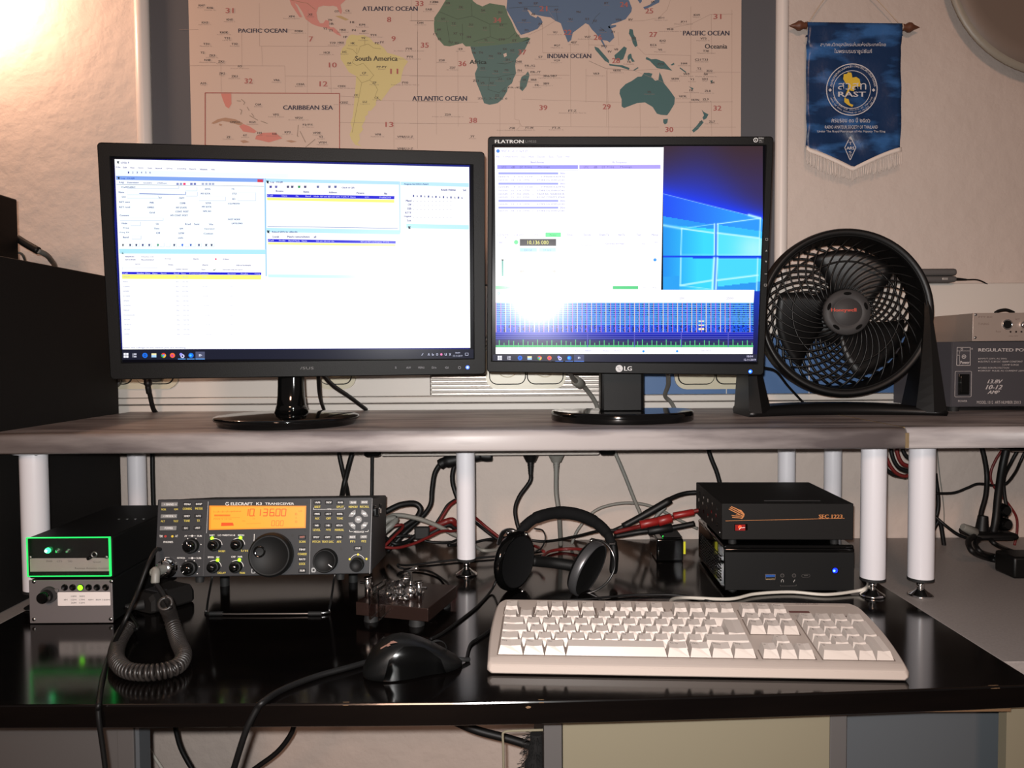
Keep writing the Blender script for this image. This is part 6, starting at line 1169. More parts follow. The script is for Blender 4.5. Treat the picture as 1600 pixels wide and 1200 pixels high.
def key(u, v, wu, legend='', hu=1.0, hgt=0.0088, side=0):
    """one tapered keycap: u, v front-left of its cell, in key units from the main block"""
    x0, x1 = u0 + u * U + .0004, u0 + (u + wu) * U - .0004; y0, y1 = v0 + v + .0004, v0 + v + hu * U - .0004
    zf, zb_ = ktop(y0) + .0003, ktop(y1) + .0003; tx, tf, tb = 0.0024, 0.0046, 0.0012
    tz = lambda y: ktop(y) + hgt
    base = [(x0, y0, zf), (x1, y0, zf), (x1, y1, zb_), (x0, y1, zb_)]
    xs_ = [x0 + tx, (x0 + x1) / 2, x1 - tx]; n = len(xs_)
    yA, yB = y0 + tf, y1 - tb; dip = .0008 if wu < 3 else 0
    top = [(xs_[0], yA, tz(yA)), (xs_[1], yA, tz(yA) - dip), (xs_[2], yA, tz(yA)), (xs_[2], yB, tz(yB) + .0012), (xs_[1], yB, tz(yB) + .0012 - dip), (xs_[0], yB, tz(yB) + .0012)]
    vs = base + top
    fs = [(0, 1, 6, 5, 4), (1, 2, 7, 6), (2, 3, 9, 8, 7), (3, 0, 4, 9), (4, 5, 8, 9), (5, 6, 7, 8)]
    mb = MB(KM); mb.add(vs, fs, 'key_beige')
    if legend:
        v_, f_, a, b, w_, h_ = text_data(legend); s_ = .0034 if len(legend) == 1 else .0026; k = s_ / .7
        xx, yy = x0 + tx + .0012, yB - .0052
        pts = [(xx + (p.x - a) * k, yy + (p.y - b) * k, 0) for p in v_]
        if len(pts) < 900: mb.add([(x, y, tz(y) + .0013 + .0002 - dip * (1 - abs(x - xs_[1]) / (xs_[1] - xs_[0] + 1e-6)) + (.0012) * (y - yA) / (yB - yA) - .0013 + .0003) for x, y, z in pts], f_, 'ink', col=(92, 84, 80))
    return mb
specs = []
V5, V4, V3, V2, V1 = 0, U, 2 * U, 3 * U, 4 * U; VF = 5 * U + 0.0068
def row(v, u, items):
    for t, w_ in items: specs.append((u, v, w_, t, 1.0)); u += w_
row(V5, 0, (('Strg', 1.5), ('Win', 1.25), ('Alt', 1.25), ('', 5.9), ('Alt Gr', 1.3), ('Win', 1.25), ('Menu', 1.25), ('Strg', 1.3)))
row(V4, 0, (('^', 1.25), ('<', 1)) + tuple((c, 1) for c in 'YXCVBNM,.-') + (('^', 2.75),))
row(V3, 0, (('v', 1.75),) + tuple((c, 1) for c in 'ASDFGHJKLÖÄ#') )
row(V2, 0, (('Tab', 1.5),) + tuple((c, 1) for c in 'QWERTZUIOPÜ+'))
row(V1, 0, tuple((c, 1) for c in '^1234567890ß´') + (('<-', 2),))
specs.append((13.75, V3, 1.25, '', 2.0))
row(VF, 0, (('Esc', 1),)); row(VF, 2, tuple(('F%d' % i, 1) for i in (1, 2, 3, 4))); row(VF, 6.5, tuple(('F%d' % i, 1) for i in (5, 6, 7, 8))); row(VF, 11, tuple(('F%d' % i, 1) for i in (9, 10, 11, 12)))
g1 = 15.35; row(VF, g1, (('Druck', 1), ('Rollen', 1), ('Pause', 1))); row(V1, g1, (('Einfg', 1), ('Pos1', 1), ('Bild', 1))); row(V2, g1, (('Entf', 1), ('Ende', 1), ('Bild', 1)))
row(V4, g1 + 1, (('^', 1),)); row(V5, g1, (('<', 1), ('v', 1), ('>', 1)))
g2 = 18.75; row(V1, g2, (('Num', 1), ('/', 1), ('*', 1), ('-', 1))); row(V2, g2, (('7', 1), ('8', 1), ('9', 1))); row(V3, g2, (('4', 1), ('5', 1), ('6', 1))); row(V4, g2, (('1', 1), ('2', 1), ('3', 1))); row(V5, g2, (('0', 2), (',', 1)))
specs.append((g2 + 3, V3, 1, '+', 2.0)); specs.append((g2 + 3, V5, 1, '', 2.0))
sc_ = (KW - .021) / (22.75 * U); U_ = U
for i, (u, v, w_, t, hh) in enumerate(specs[:]):
    pass
order = sorted(range(len(specs)), key=lambda i: (specs[i][1] > 5 * U, -specs[i][2], specs[i][1]))   # the largest in the picture first
keep = set(order[:100])
rest = MB(KM)
for i, (u, v, w_, t, hh) in enumerate(specs):
    k = key(u, v, w_, t, hh)
    if i in keep: k.build('key', kb)
    else:
        mi = {m: rest.mi(m) for m in k.mats}; b0 = len(rest.v); rest.v += k.v; rest.c += k.c
        for f, m_, s_ in zip(k.f, k.m, k.sm): rest.f.append(tuple(b0 + j for j in f)); rest.m.append(mi[k.mats[m_]]); rest.sm.append(s_)
if rest.f: struct(rest.build('function_keys', kb), 'stuff')
# shade between the keys painted as darker flat patches, blank panels, lettering on the case
mb = MB(KM)
def onTop(x, y, o=.0003): return (x, y, ktop(y) + o)
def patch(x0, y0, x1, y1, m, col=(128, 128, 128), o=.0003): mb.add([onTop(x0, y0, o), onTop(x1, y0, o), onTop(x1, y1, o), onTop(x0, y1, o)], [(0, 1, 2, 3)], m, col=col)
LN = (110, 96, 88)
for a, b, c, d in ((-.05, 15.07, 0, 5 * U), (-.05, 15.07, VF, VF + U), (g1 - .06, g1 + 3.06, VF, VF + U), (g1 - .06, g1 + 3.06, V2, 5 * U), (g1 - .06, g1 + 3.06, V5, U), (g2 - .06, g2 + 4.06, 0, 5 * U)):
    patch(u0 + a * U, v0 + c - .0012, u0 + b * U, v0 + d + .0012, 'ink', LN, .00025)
part(mb.build('key_gap_shade', kb), 'painted shade in the gaps round the key blocks')
mb = MB(KM)
for a, b in ((1.1, 1.9), (6.08, 6.42), (10.58, 10.92)): 
    x0, x1 = u0 + a * U, u0 + b * U; y0, y1 = v0 + VF + .0006, v0 + VF + U - .0006
    mb.prism([onTop(x0, y0, 0), onTop(x1, y0, 0), onTop(x1, y1, 0), onTop(x0, y1, 0)], (0, 0, .0022), 'kb_beige')
mb.build('blank_panel', kb)
mb = MB(KM)
def ktext(t, x, y, w_, h_, col):
    v_, f_, a, b, ww, hh = text_data(t); mb.add([onTop(x + (p.x - a) / ww * w_, y + (p.y - b) / hh * h_, .0006) for p in v_], f_, 'ink', col=col)
xr = u0 + g2 * U
ktext('GLOTUD', xr + .012, 0.157, .028, .0035, (110, 90, 84)); patch(xr - .003, v0 + VF + .013, xr + .022, v0 + VF + .0185, 'ink', (96, 60, 56), .0005)
for dx, t in ((.002, 'Num'), (.026, 'A'), (.05, 'Rollen')): ktext(t, xr + dx, v0 + VF + .003, .004 * max(1, len(t) * .5), .003, (110, 90, 84)); patch(xr + dx + .010, v0 + VF + .0035, xr + dx + .0145, v0 + VF + .0065, 'ink', (120, 100, 92), .0005)
patch(xr - .008, 0.1535, xr + .072, .1541, 'ink', (232, 218, 206), .0004)
mb.build('lettering', kb)
P0 = [onz(1046, 944, .018), onz(1052, 936, .014), onz(1075, 934, .006), onz(1140, 936, .003), onz(1180, 928, .003), onz(1235, 925, .003), onz(1290, 929, .003), onz(1335, 924, .004), onz(1352, 919, .008), onz(1356, 910, .006), onz(1346, 898, .003)]
mb = MB(); mb.tube(P0, 0.0024, 'cable_white', 8); tag(mb.build('cable'), 'cream keyboard cable running behind the keyboard to the shelf leg', 'cable')

# ================================================================ mouse
mc = onz(643, 1052, 0.0); mcx = V((mc.x + .001, 0.868, 0)); L_m = 0.112; ya = math.radians(20)
MX = V((math.cos(ya), math.sin(ya), 0)); MY = V((-math.sin(ya), math.cos(ya), 0))
MM = Matrix(((MX.x, MY.x, 0, mcx.x), (MX.y, MY.y, 0, mcx.y), (0, 0, 1, 0), (0, 0, 0, 1)))
ms = thing('computer_mouse', 'black corded mouse lying left of the keyboard', 'mouse', mcx)
def mring(t, wscale=1.0, zs=1.0, off=0.0):
    x = -L_m / 2 + L_m * t; e = max(0.0, 1 - abs(2 * t - 1) ** 3.0) ** .5
    hw_ = (0.031 - 0.004 * math.exp(-((t - .62) / .14) ** 2)) * e * wscale + .0005; h_ = (0.039 * math.exp(-((t - 0.36) / .52) ** 2)) * (max(0, 1 - abs(2 * t - 1) ** 4)) ** .5 * zs + 0.001
    out = []
    for q in range(25):
        a = PI * q / 24; cx_ = math.cos(a); sx_ = math.sin(a); out.append((x, hw_ * (abs(cx_) ** .75) * (1 if cx_ > 0 else -1) * (1 - .16 * (1 - sx_)), 0.0015 + h_ * sx_ ** .62 + off))
    return out
mb = MB(MM); ts = [0, .004, .015, .04, .08, .14, .22, .32, .42, .52, .62, .72, .8, .87, .92, .96, .985, .996, 1]
mb.loft([mring(t) for t in ts], 'black_plastic'); mb.build('body', ms)
mb = MB(MM)    # glossy side grip facing the viewer
g_ = []
for i in range(13):
    t = .16 + .62 * i / 12; r_ = mring(t, 1.012, 1.0); k = math.sin(PI * i / 12) ** .5
    lo_, hi_ = 24, int(round(24 - 7 * k)); row_ = [r_[24 - int(round(j * 7 * k / 6))] for j in range(7)]; g_.append([V(p) + V((0, -.0006, .0003)) for p in row_])
mb.loft(g_, 'grip_black', closed_ring=False, caps=False); mb.build('side_grip', ms)
mb = MB(MM); mb.lathe([(0.0115, -0.003), (0.0122, 0), (0.0115, 0.003)], 'rubber', 28, Matrix.Translation((.027, 0.0, 0.0185)) @ Matrix.Rotation(PI / 2, 4, 'X')); mb.build('scroll_wheel', ms)
mb = MB(MM)
for q in ([(-.031, .004), (-.012, .004)],): pass
def mtop(x, y):
    t = (x + L_m / 2) / L_m; r_ = mring(t); b_ = min(range(24), key=lambda q: abs((r_[q][1] + r_[q + 1][1]) / 2 - y)); return max(r_[b_][2], r_[b_ + 1][2]) + .0006
for poly_ in ([(-.038, -.007), (-.038, -.0095), (-.024, -.0125), (-.024, -.010)], [(-.027, -.009), (-.029, -.0125), (-.0205, -.0155), (-.0235, -.011)], [(-.033, -.0105), (-.031, -.0145), (-.028, -.015), (-.030, -.0105)]):
    mb.add([(x, y, mtop(x, y)) for x, y in poly_], [(0, 1, 2, 3)], 'ink', col=(130, 96, 84))
mb.build('arrow_mark', ms)
mb = MB(MM); mb.tube([(0.050, 0.0, 0.006), (0.058, 0, .004), (.066, .002, .002)], .0026, 'rubber', 8); mb.build('cord_grommet', ms)
a = MM @ V((.062, .001, .0028)); mb = MB(); mb.tube([a, onz(735, 1007, .0022), onz(748, 997, .0022), onz(765, 985, .0022), onz(790, 962, .0022), onz(850, 941, .0022), onz(920, 936, .0022), onz(985, 930, .0022), onz(1060, 930, .0022), onz(1112, 940, .0022)], .0018, 'cable_black', 8)
tag(mb.build('cable'), 'thin black mouse cord leading off behind the keyboard', 'cable')

# ================================================================ morse paddle
bl0 = onz(556, 961, .010); br0 = onz(669, 972, .010); rb0 = onz(709, 940, .010)
PX = (br0 - bl0).normalized(); PYv = V((0, 0, 1)).cross(PX).normalized(); pw = (br0 - bl0).length
PM = Matrix(((PX.x, PYv.x, 0, bl0.x), (PX.y, PYv.y, 0, bl0.y), (0, 0, 1, 0), (0, 0, 0, 1))); pdp = 0.105; zt = 0.0275; zp = .010
pad = thing('morse_paddle', 'chrome and clear morse key paddle on a dark base, left of the mouse cord', 'morse key', PM @ V((pw / 2, pdp / 2, 0)))
mb = MB(PM); mb.box((0, 0, zp), (pw, pdp, zt), 'paddle_base', 0.0008); mb.build('base', pad)
for x, y in ((.016, .014), (pw - .022, .014), (.016, pdp - .014), (pw - .016, pdp - .014)): mb = MB(PM); mb.cyl((x, y, 0), (x, y, zp), .0105, 'rubber', 20, .009); mb.build('foot', pad)
def pp_(px, py, v): # point on the paddle's vertical plane v
    O_ = PM @ V((0, v, 0)); d = ray(px, py); t = (O_ - CAM).dot(PYv) / d.dot(PYv); q = PM.inverted() @ (CAM + d * t); return q
mb = MB(PM)
for px in (575, 655):
    q = pp_(px, 950, .02); mb.cyl((q.x, .02, zt), (q.x, .02, zt + .026), .0042, 'chrome', 20, bev=.0006); mb.cyl((q.x - .011 * (1 if px < 600 else -1), .02, zt + .020), (q.x + .007 * (1 if px < 600 else -1), .02, zt + .020), .0016, 'chrome', 10)
    mb.cyl((q.x, .02, zt + .026), (q.x, .02, zt + .0285), .0052, 'chrome', 20, bev=.0006)
    mb.build('contact_post', pad); mb = MB(PM)
for px in (587, 601):    # clear finger pieces
    q = pp_(px, 940, .0); mb = MB(PM)
    mb.box((q.x - .0012, -.018, .0125), (q.x + .0012, .004, zt + .024), 'clear', .0004); mb.prism([(q.x + .0012, -.018, .0125), (q.x + .0012, -.013, .0125), (q.x + .017, .018, zt + .004), (q.x + .017, .018, zt + .009)], (0, 0, .0012), 'clear')
    mb.box((q.x - .0012, .0, zt + .003), (q.x + .0012, .03, zt + .024), 'clear', .0004); mb.build('finger_piece', pad)
mb = MB(PM); q = pp_(640, 950, .03); mb.cyl((q.x, .034, zt), (q.x, .034, zt + .018), .0125, 'chrome', 32, bev=.002); mb.cyl((q.x, .034, zt + .018), (q.x, .034, zt + .021), .010, 'chrome', 32); mb.cyl((q.x, .034, zt + .021), (q.x, .034, zt + .036), .0026, 'chrome', 14)
mb.cyl((q.x - .009, .034, zt + .036), (q.x + .011, .034, zt + .041), .0034, 'chrome', 14, bev=.0006); mb.build('pivot_block', pad)
for i, (px, py, dv, r_, ln) in enumerate(((607, 935, .03, .0046, .014), (613, 920, .045, .0052, .012), (625, 915, .04, .007, .006), (633, 905, .05, .006, .008), (600, 926, .05, .0036, .014), (616, 945, .02, .0034, .012), (631, 938, .018, .0042, .01), (594, 932, .042, .0030, .016))):
    q = pp_(px, py, dv); z_ = max(q.z, zt + r_); mb = MB(PM); an = .5 + i * .9
    d_ = V((math.cos(an), math.sin(an), .25 * math.sin(i))) * ln / 2; c_ = V((q.x, dv, z_ + .001)); mb.cyl(c_ - d_, c_ + d_, r_, 'chrome', 18, bev=.0008); mb.cyl(c_ - d_ * 1.9, c_ + d_ * 1.9, r_ * .3, 'chrome', 10)
    mb.cyl((q.x, dv, zt), (q.x, dv, z_), .0015, 'chrome', 8); mb.build('adjusting_screw', pad)
mb = MB(PM)
q = pp_(622, 930, .026); mb.tube([(q.x + .013 * math.cos(t_ * .9), .026 + .003 * t_ / 12, zt + .012 + .010 * math.sin(t_ * .9)) for t_ in range(0, 24)], .0006, 'chrome', 6, 3); mb.build('spring', pad)
mb = MB(PM); mb.box((.008, .03, zt), (pw * .75, .05, zt + .006), 'chrome', .001); mb.build('yoke', pad)
e = PM @ V((pw - .02, pdp, .02)); mb = MB(); mb.tube([e, e + V((.006, .03, -.004)), onz(692, 905, .003), onz(668, 892, .003), onz(628, 888, .003), onz(622, 882, .01), onz(640, 883, .003), onz(700, 876, .003), onz(790, 868, .003), onz(850, 862, .003)], .0018, 'cable_black', 8)
tag(mb.build('cable'), 'thin black lead curling behind the morse paddle', 'cable')

# ================================================================ headphones
hp = thing('headphones', 'black headphones with round cups resting on the desk behind the keyboard', 'headphones', (onz(860, 928).x, 1.2, 0))
def cup(cx_, cy_, Yc, rx, ry, yaw, tilt, m_pad, dep, shell_out):
    c = at(cx_, cy_, Yc); R = ry * Yc / F_PX
    T_ = Matrix.Translation(c) @ Matrix.Rotation(yaw, 4, 'Z') @ Matrix.Rotation(PI / 2 + tilt, 4, 'X')
    return T_, R, c
T1, R1, c1 = cup(803, 876, 1.165, 29, 47.5, math.radians(52), math.radians(4), 0, 0, 0)
mb = MB(); mb.lathe([(R1 * .84, .008), (R1 * .93, .0075), (R1, .004), (R1, -.002), (R1 * .93, -.005), (R1 * .6, -.009), (.0001, -.010)], 'gloss_black', 48, T1); mb.build('ear_cup', hp)
mb = MB(); mb.lathe([(.0001, .006), (R1 * .8, .0065), (R1 * .86, .0085)], 'pad_black', 48, T1); mb.build('ear_pad', hp)
T2_, R2, c2 = cup(918, 888, 1.145, 40, 46, 0, 0, 0, 0, 0)
T2_ = Matrix.Translation(c2) @ Matrix.Rotation(math.radians(24), 4, 'Y') @ Matrix.Rotation(math.radians(60), 4, 'Z') @ Matrix.Rotation(PI / 2, 4, 'X')
mb = MB(); mb.lathe([(R2 * .97, .004), (R2 * .97, -.006), (R2 * .9, -.010), (R2 * .6, -.014), (.0001, -.015)], 'black_plastic', 48, T2_); mb.build('ear_cup', hp)
mb = MB(); mb.lathe([(R2 * .93, .0065), (R2 * .97, .007), (R2 * 1.0, .004), (R2 * 1.0, -.004), (R2 * .97, -.006)], 'satin_steel', 48, T2_); mb.build('metal_rim', hp)
mb = MB(); mb.lathe([(.0001, .001), (R2 * .7, .001), (R2 * .85, .004), (R2 * .93, .0062)], 'matte_black', 48, T2_); mb.build('ear_pad', hp)
HY = 1.21
band = [at(806, 838, 1.175), at(818, 824, 1.18), at(838, 809, 1.19), at(870, 801, HY), at(902, 804, 1.22), at(930, 816, 1.225), at(948, 833, 1.225), at(957, 852, 1.22)]
mb = MB(); mb.tube(band, [0.0055, .008, .0092, .0098, .0098, .009, .0075, .005], 'pad_black', 14, 10, flat=1.0); mb.build('headband', hp)
mb = MB(); mb.tube([at(957, 846, 1.22), at(960, 868, 1.215), at(958, 896, 1.20)], [.0065, .0065, .005], 'matte_black', 4, 6); 
mb.cyl(at(952, 850, 1.205), at(961, 850, 1.205), .0022, 'chrome', 10); mb.build('slider', hp)
mb = MB(); mb.tube([at(812, 836, 1.18), at(800, 829, 1.18), at(786, 832, 1.19), at(779, 850, 1.20)], .0035, 'steel', 8); mb.build('yoke', hp)
arcp = [at(924, 842, 1.165), at(945, 848, 1.15), at(958, 866, 1.14), at(960, 888, 1.14), at(950, 908, 1.14), at(932, 922, 1.145), at(908, 930, 1.15)]
mb = MB(); mb.tube(arcp, .0017, 'steel', 8); mb.build('yoke', hp)
mb = MB(); mb.tube([at(830, 876, 1.20), at(862, 879, 1.215), at(897, 884, 1.215)], .0088, 'matte_black', 14, 8); mb.build('inner_strap', hp)
for px, py, Yc in ((794, 833, 1.172), (822, 835, 1.160), (816, 924, 1.160), (924, 845, 1.165)):
    mb = MB(); mb.ball(at(px, py, Yc), .0034, 'chrome', 12); mb.build('hinge', hp)
mb = MB(); mb.tube([at(835, 826, 1.19), at(848, 829, 1.2), at(852, 842, 1.2), at(846, 856, 1.19), at(836, 862, 1.18)], .0012, 'cable_black', 6); mb.build('cup_wire', hp)
mb = MB(); mb.tube([at(778, 900, 1.16), onz(768, 922, .004), onz(745, 948, .002), onz(715, 972, .002), onz(690, 990, .002), onz(672, 999, .002)] , .0019, 'cable_black', 8)
tag(mb.build('cable'), 'black headphone cord running from the left cup towards the mouse', 'cable')

# ================================================================ stacked black boxes
a, b = onz(1132, 923, 0.004), onz(1332, 921, 0.004)
bx = (b - a).normalized(); yw = math.radians(2.1)
BX = V((math.cos(yw), -math.sin(yw) * 0 + math.sin(0), 0)); BXr = V((math.cos(yw), -math.sin(yw), 0)); BYr = V((math.sin(yw), math.cos(yw), 0))
def bm(o): return Matrix(((BXr.x, BYr.x, 0, o.x), (BXr.y, BYr.y, 0, o.y), (0, 0, 1, 0), (0, 0, 0, 1)))
o1 = V((a.x, a.y + .002, 0)); B1 = bm(o1); w1 = (b - a).length; z1t = at(1232, 852, a.y).z
pc = thing('mini_computer', 'glossy black mini computer with a blue light, lowest of the two stacked black boxes', 'computer', B1 @ V((w1 / 2, .09, 0)))
mb = MB(B1); mb.box((0, 0, 0.004), (w1, .19, z1t - .004), 'gloss_black', .0025); mb.box((-.0005, .003, z1t - .008), (w1 + .0005, .19, z1t), 'gloss_black', .003)
for j in range(9):
    for i in range(14): mb.box((-.0008, .02 + i * .011, .012 + j * .0045), (0.0002, .028 + i * .011, .0135 + j * .0045), 'matte_black')
mb.build('case', pc)
mb = MB(B1); mb.box((0.001, -0.0012, .0045), (w1 - .001, 0.001, z1t - .010), 'matte_black', .0008); mb.build('front_panel', pc)
f1 = Pl(B1 @ V((0, -.0012, 0)), BXr, (0, 0, 1)); f1.z = lambda x, y: (1050 + x / 4.6154, 690 + y / 4.6154)
mb = MB(f1.M); f1.poly(mb, [(676, 960), (744, 960), (742, 976), (676, 978)], 'ink', (20, 70, 140)); f1.line(mb, [(674, 957), (746, 957), (744, 996), (676, 996)], .5, 'ink', (100, 88, 80), .0003, True); f1.line(mb, [(678, 992), (740, 990)], .8, 'ink', (170, 140, 90), .0005)
part(mb.build('usb_port', pc), 'blue usb socket')
for x in (795, 880): mb = MB(f1.M); f1.disc(mb, x, 966, 3.2, 'ink', (60, 56, 54), .0003, 20, 2.0); f1.disc(mb, x, 966, 2.0, 'ink', (4, 4, 4), .0003); mb.build('audio_jack', pc)
mb = MB(f1.M); c_ = f1.pt(966, 966); f1.line(mb, [(940, 958), (990, 956), (996, 968), (986, 978), (944, 980), (934, 970)], .5, 'ink', (58, 54, 52), .0003, True); f1.line(mb, [(952, 968), (980, 966)], .8, 'ink', (70, 66, 64), .0003); mb.build('usb_port', pc)
mb = MB(f1.M); f1.line(mb, [(788, 1014), (788, 1000), (796, 994), (804, 1000), (804, 1014)], .6, 'ink', (150, 146, 142), .0003); f1.line(mb, [(876, 1014), (886, 996)], .9, 'ink', (150, 146, 142), .0003); f1.line(mb, [(782, 1034), (782, 1042), (896, 1040), (896, 1030)], .5, 'ink', (70, 66, 64), .0003); mb.build('lettering', pc)
mb = MB(f1.M); c_ = f1.pt(1176, 930); mb.lathe([(0.0048, 0), (0.0048, .0008), (.0036, .001)], 'gloss_black', 24, Matrix.Translation((c_.x, c_.y, 0))); f1.disc(mb, 1176, 930, 4.2, 'led', (16, 40, 230), .0011, 24); f1.disc(mb, 1170, 932, 1.8, 'led', (110, 190, 255), .0013, 16); part(mb.build('power_button', pc), 'glowing blue power button')
for x, y in ((.015, .015), (w1 - .015, .015), (.015, .17), (w1 - .015, .17)): mb = MB(B1); mb.cyl((x, y, 0), (x, y, .0045), .007, 'rubber', 14); mb.build('foot', pc)
q = at(1128, 842, a.y - .004); o2 = V((q.x, a.y - .003, 0)); B2 = bm(o2); w2 = at(1329, 842, a.y).x - q.x; s0 = at(1230, 842, a.y).z; s1 = at(1230, 785.5, a.y).z
se = thing('power_supply', 'black switching power supply with orange logo, upper of the two stacked black boxes', 'power supply', B2 @ V((w2 / 2, .09, z1t)))
mb = MB(B2); mb.box((0, 0, s0), (w2, .19, s1), 'tower_black', .0012); mb.box((0.066, .018, s1 - .0002), (.148, .022, s1 + .0012), 'k3_dark', .0004)
for i in range(5):
    for j in range(3): mb.cyl((-.0004, .03 + i * .032 + (j % 2) * .006, s0 + .016 + j * .012), (.0004, .03 + i * .032 + (j % 2) * .006, s0 + .016 + j * .012), .0035, 'gloss_black', 6)
mb.build('case', se)
for y, z in ((.012, s0 + .008), (.175, s0 + .008)): mb = MB(B2); mb.ball((-.0002, y, z), .0022, 'steel', 10, sc=(.5, 1, 1)); mb.build('screw', se)
for x, y in ((.02, .02), (w2 - .02, .02), (.02, .17), (w2 - .02, .17)): mb = MB(B2); mb.cyl((x, y, z1t), (x, y, s0), .006, 'rubber', 14); mb.build('foot', se)
f2 = Pl(B2 @ V((0, -.0002, 0)), BXr, (0, 0, 1)); f2.z = f1.z; OG = (176, 112, 62)
mb = MB(f2.M)
for q_ in ([(410, 486), (516, 540)], [(418, 476), (520, 528)], [(426, 468), (500, 500)]): f2.line(mb, q_, 1.3, 'ink', OG)
f2.poly(mb, [(455, 482), (500, 494), (524, 524), (516, 540), (506, 516)], 'ink', OG, .0004)
for q_ in ([(430, 532), (512, 544)], [(434, 546), (508, 552)], [(460, 528), (500, 530)]): f2.line(mb, q_, 1.0, 'ink', OG)
f2.poly(mb, [(524, 522), (520, 540), (506, 558), (494, 556), (512, 538)], 'ink', OG, .0004)
f2.line(mb, [(386, 572), (1244, 553)], .6, 'ink', OG); f2.text(mb, 'SEC 1223', 1060, 526, 1228, 554, 'ink', OG, .0005, bold=1); part(mb.build('lettering', se), 'orange logo and name')
mb = MB(f2.M); f2.poly(mb, [(450, 596), (544, 594), (546, 640), (450, 644)], 'gloss_black', (0, 0, 0), .0003); f2.poly(mb, [(456, 600), (528, 598), (528, 642), (456, 642)], 'led', (90, 6, 4), .0005); f2.disc(mb, 490, 616, 2.6, 'led', (255, 60, 30), .0007, 16); f2.line(mb, [(484, 634), (494, 622), (526, 620)], .8, 'ink', (240, 220, 220), .0009); part(mb.build('power_switch', se), 'red lit power switch')

# small black cube with green light and yellow tag
zc_ = 0; a = onz(1026, 878, 0); 
sm = thing('network_adapter', 'small black box with a tiny green light behind the stacked black boxes', 'adapter', (a.x + .025, a.y + .03, 0))
mb = MB(); x1_ = at(1068, 870, a.y).x; zt_ = at(1040, 842, a.y).z; mb.box((a.x, a.y, 0.0), (x1_, a.y + .07, zt_), 'gloss_black', .003); mb.build('case', sm)
mb = MB(); mb.ball(at(1036, 838, a.y + .012), .0012, 'led', 8, col=(30, 220, 70)); part(mb.build('indicator_lamp', sm), 'green lamp')
mb = MB(); q = at(1069.5, 856, a.y - .0006); mb.box((q.x - .0018, q.y - .0003, q.z - .0105), (q.x + .0018, q.y + .0006, q.z + .0105), 'ink', col=(190, 190, 20)); part(mb.build('yellow_tag', sm), 'yellow tag')
mb = MB(); mb.loft([[(x_, y_, zt_ + h_) for x_, y_ in ((a.x + .012 + k_, a.y + .01 + k_), (x1_ - k_, a.y + .01 + k_), (x1_ - k_, a.y + .06 - k_), (a.x + .012 + k_, a.y + .06 - k_))] for k_, h_ in ((0, .0005), (.006, .009), (.016, .012))], 'tower_black', smooth=False); mb.build('lid', sm)

# ================================================================ hand microphone and coiled cord
mq = onz(214, 972, 0.0)
mm = thing('hand_microphone', 'dark hand microphone lying between the left boxes and the radio', 'microphone', (mq.x + .01, mq.y + .03, 0))
a_ = onz(200, 958, .0); T_ = Matrix.Translation((a_.x + .004, a_.y + .01, 0)) @ Matrix.Rotation(math.radians(-28), 4, 'Z')
mb = MB(); rings = []
for v in (0, .004, .02, .045, .06, .066):
    w_ = .019 + .006 * (v / .066) - (.004 if v in (0, .066) else 0); h_ = .027 - (.005 if v in (0, .066) else 0)
    rings.append([T_ @ V((x_ + .02, v, z_)) for x_, z_ in ((-w_, .004), (-w_ + .003, .001), (w_ - .003, .001), (w_, .004), (w_, h_ - .006), (w_ - .005, h_), (-w_ + .005, h_), (-w_, h_ - .006))])
mb.loft(rings, 'tower_black', smooth=False); mb.build('body', mm)
mb = MB(); mb.box((.008, .012, .0268), (.036, .026, .0285), 'k3_grey', .001, T=T_); mb.build('grille_plate', mm)
mb = MB(); mb.cyl(T_ @ V((.02, .001, .012)), T_ @ V((.006, -.018, .010)), .0068, 'rubber', 16, .0045); mb.build('cord_boss', mm)
def coil(path, R, r, pitch, n=14):
    P_ = spline(path, 30); L = [0]
    for a, b in zip(P_, P_[1:]): L.append(L[-1] + (b - a).length)
    tot = L[-1]; N_ = int(tot / pitch * n); out = []; j = 0
    for i in range(N_ + 1):
        s_ = tot * i / N_
        while j < len(L) - 2 and L[j + 1] < s_: j += 1
        t = (s_ - L[j]) / max(L[j + 1] - L[j], 1e-9); p = P_[j].lerp(P_[j + 1], t); d = (P_[min(j + 2, len(P_) - 1)] - P_[max(j - 1, 0)]).normalized()
        q = V((0, 0, 1)); n1_ = (q - d * d.dot(q)).normalized(); n2_ = d.cross(n1_); a = 2 * PI * i / n
        out.append(p + (n1_ * math.cos(a) + n2_ * math.sin(a)) * R)
    return out
kp.z = zq; jp = kp.pt(196, 762, 0); J0 = kp.W(jp.x, jp.y, 0.016); kp.z = lambda x, y: (x, y)
J1 = kp.W(jp.x - .004, jp.y - .002, 0.034); J2 = at(243, 900, J1.y - .010); J3 = at(242.5, 911, J1.y - .012)
mb = MB(); mb.tube([J0, J1, at(243.5, 893, J1.y - .006), J2, J3], [.0060, .006, .0052, .005, .0048], 'cable_grey', 12, 6); mb.tube([J3, at(252, 924, J3.y - .006), at(262, 942, J3.y - .014), at(266, 950, J3.y - .02)], .0032, 'cable_black', 10)
cpath = [at(258, 942, J3.y - .02), onz(266, 962, .030), onz(272, 982, .016), onz(279, 1003, .0098), onz(287, 1024, .0098), onz(277, 1041, .0098), onz(252, 1049, .0098), onz(222, 1051, .0098), onz(196, 1046, .0098), onz(182, 1030, .0098), onz(184, 1010, .0098), onz(192, 992, .0098), onz(200, 980, .0098)]
mb.tube(coil(cpath, .0074, 0, .0052, 14), .0021, 'coil_black', 6, 1, False)
mb.tube([onz(203, 982, .012), onz(211, 984, .008), onz(214, 976, .010), T_ @ V((.006, -.018, .010))], .0022, 'cable_black', 8)
tag(mb.build('coiled_cable'), 'thick coiled black microphone cord looping on the desk in front of the radio', 'cord')

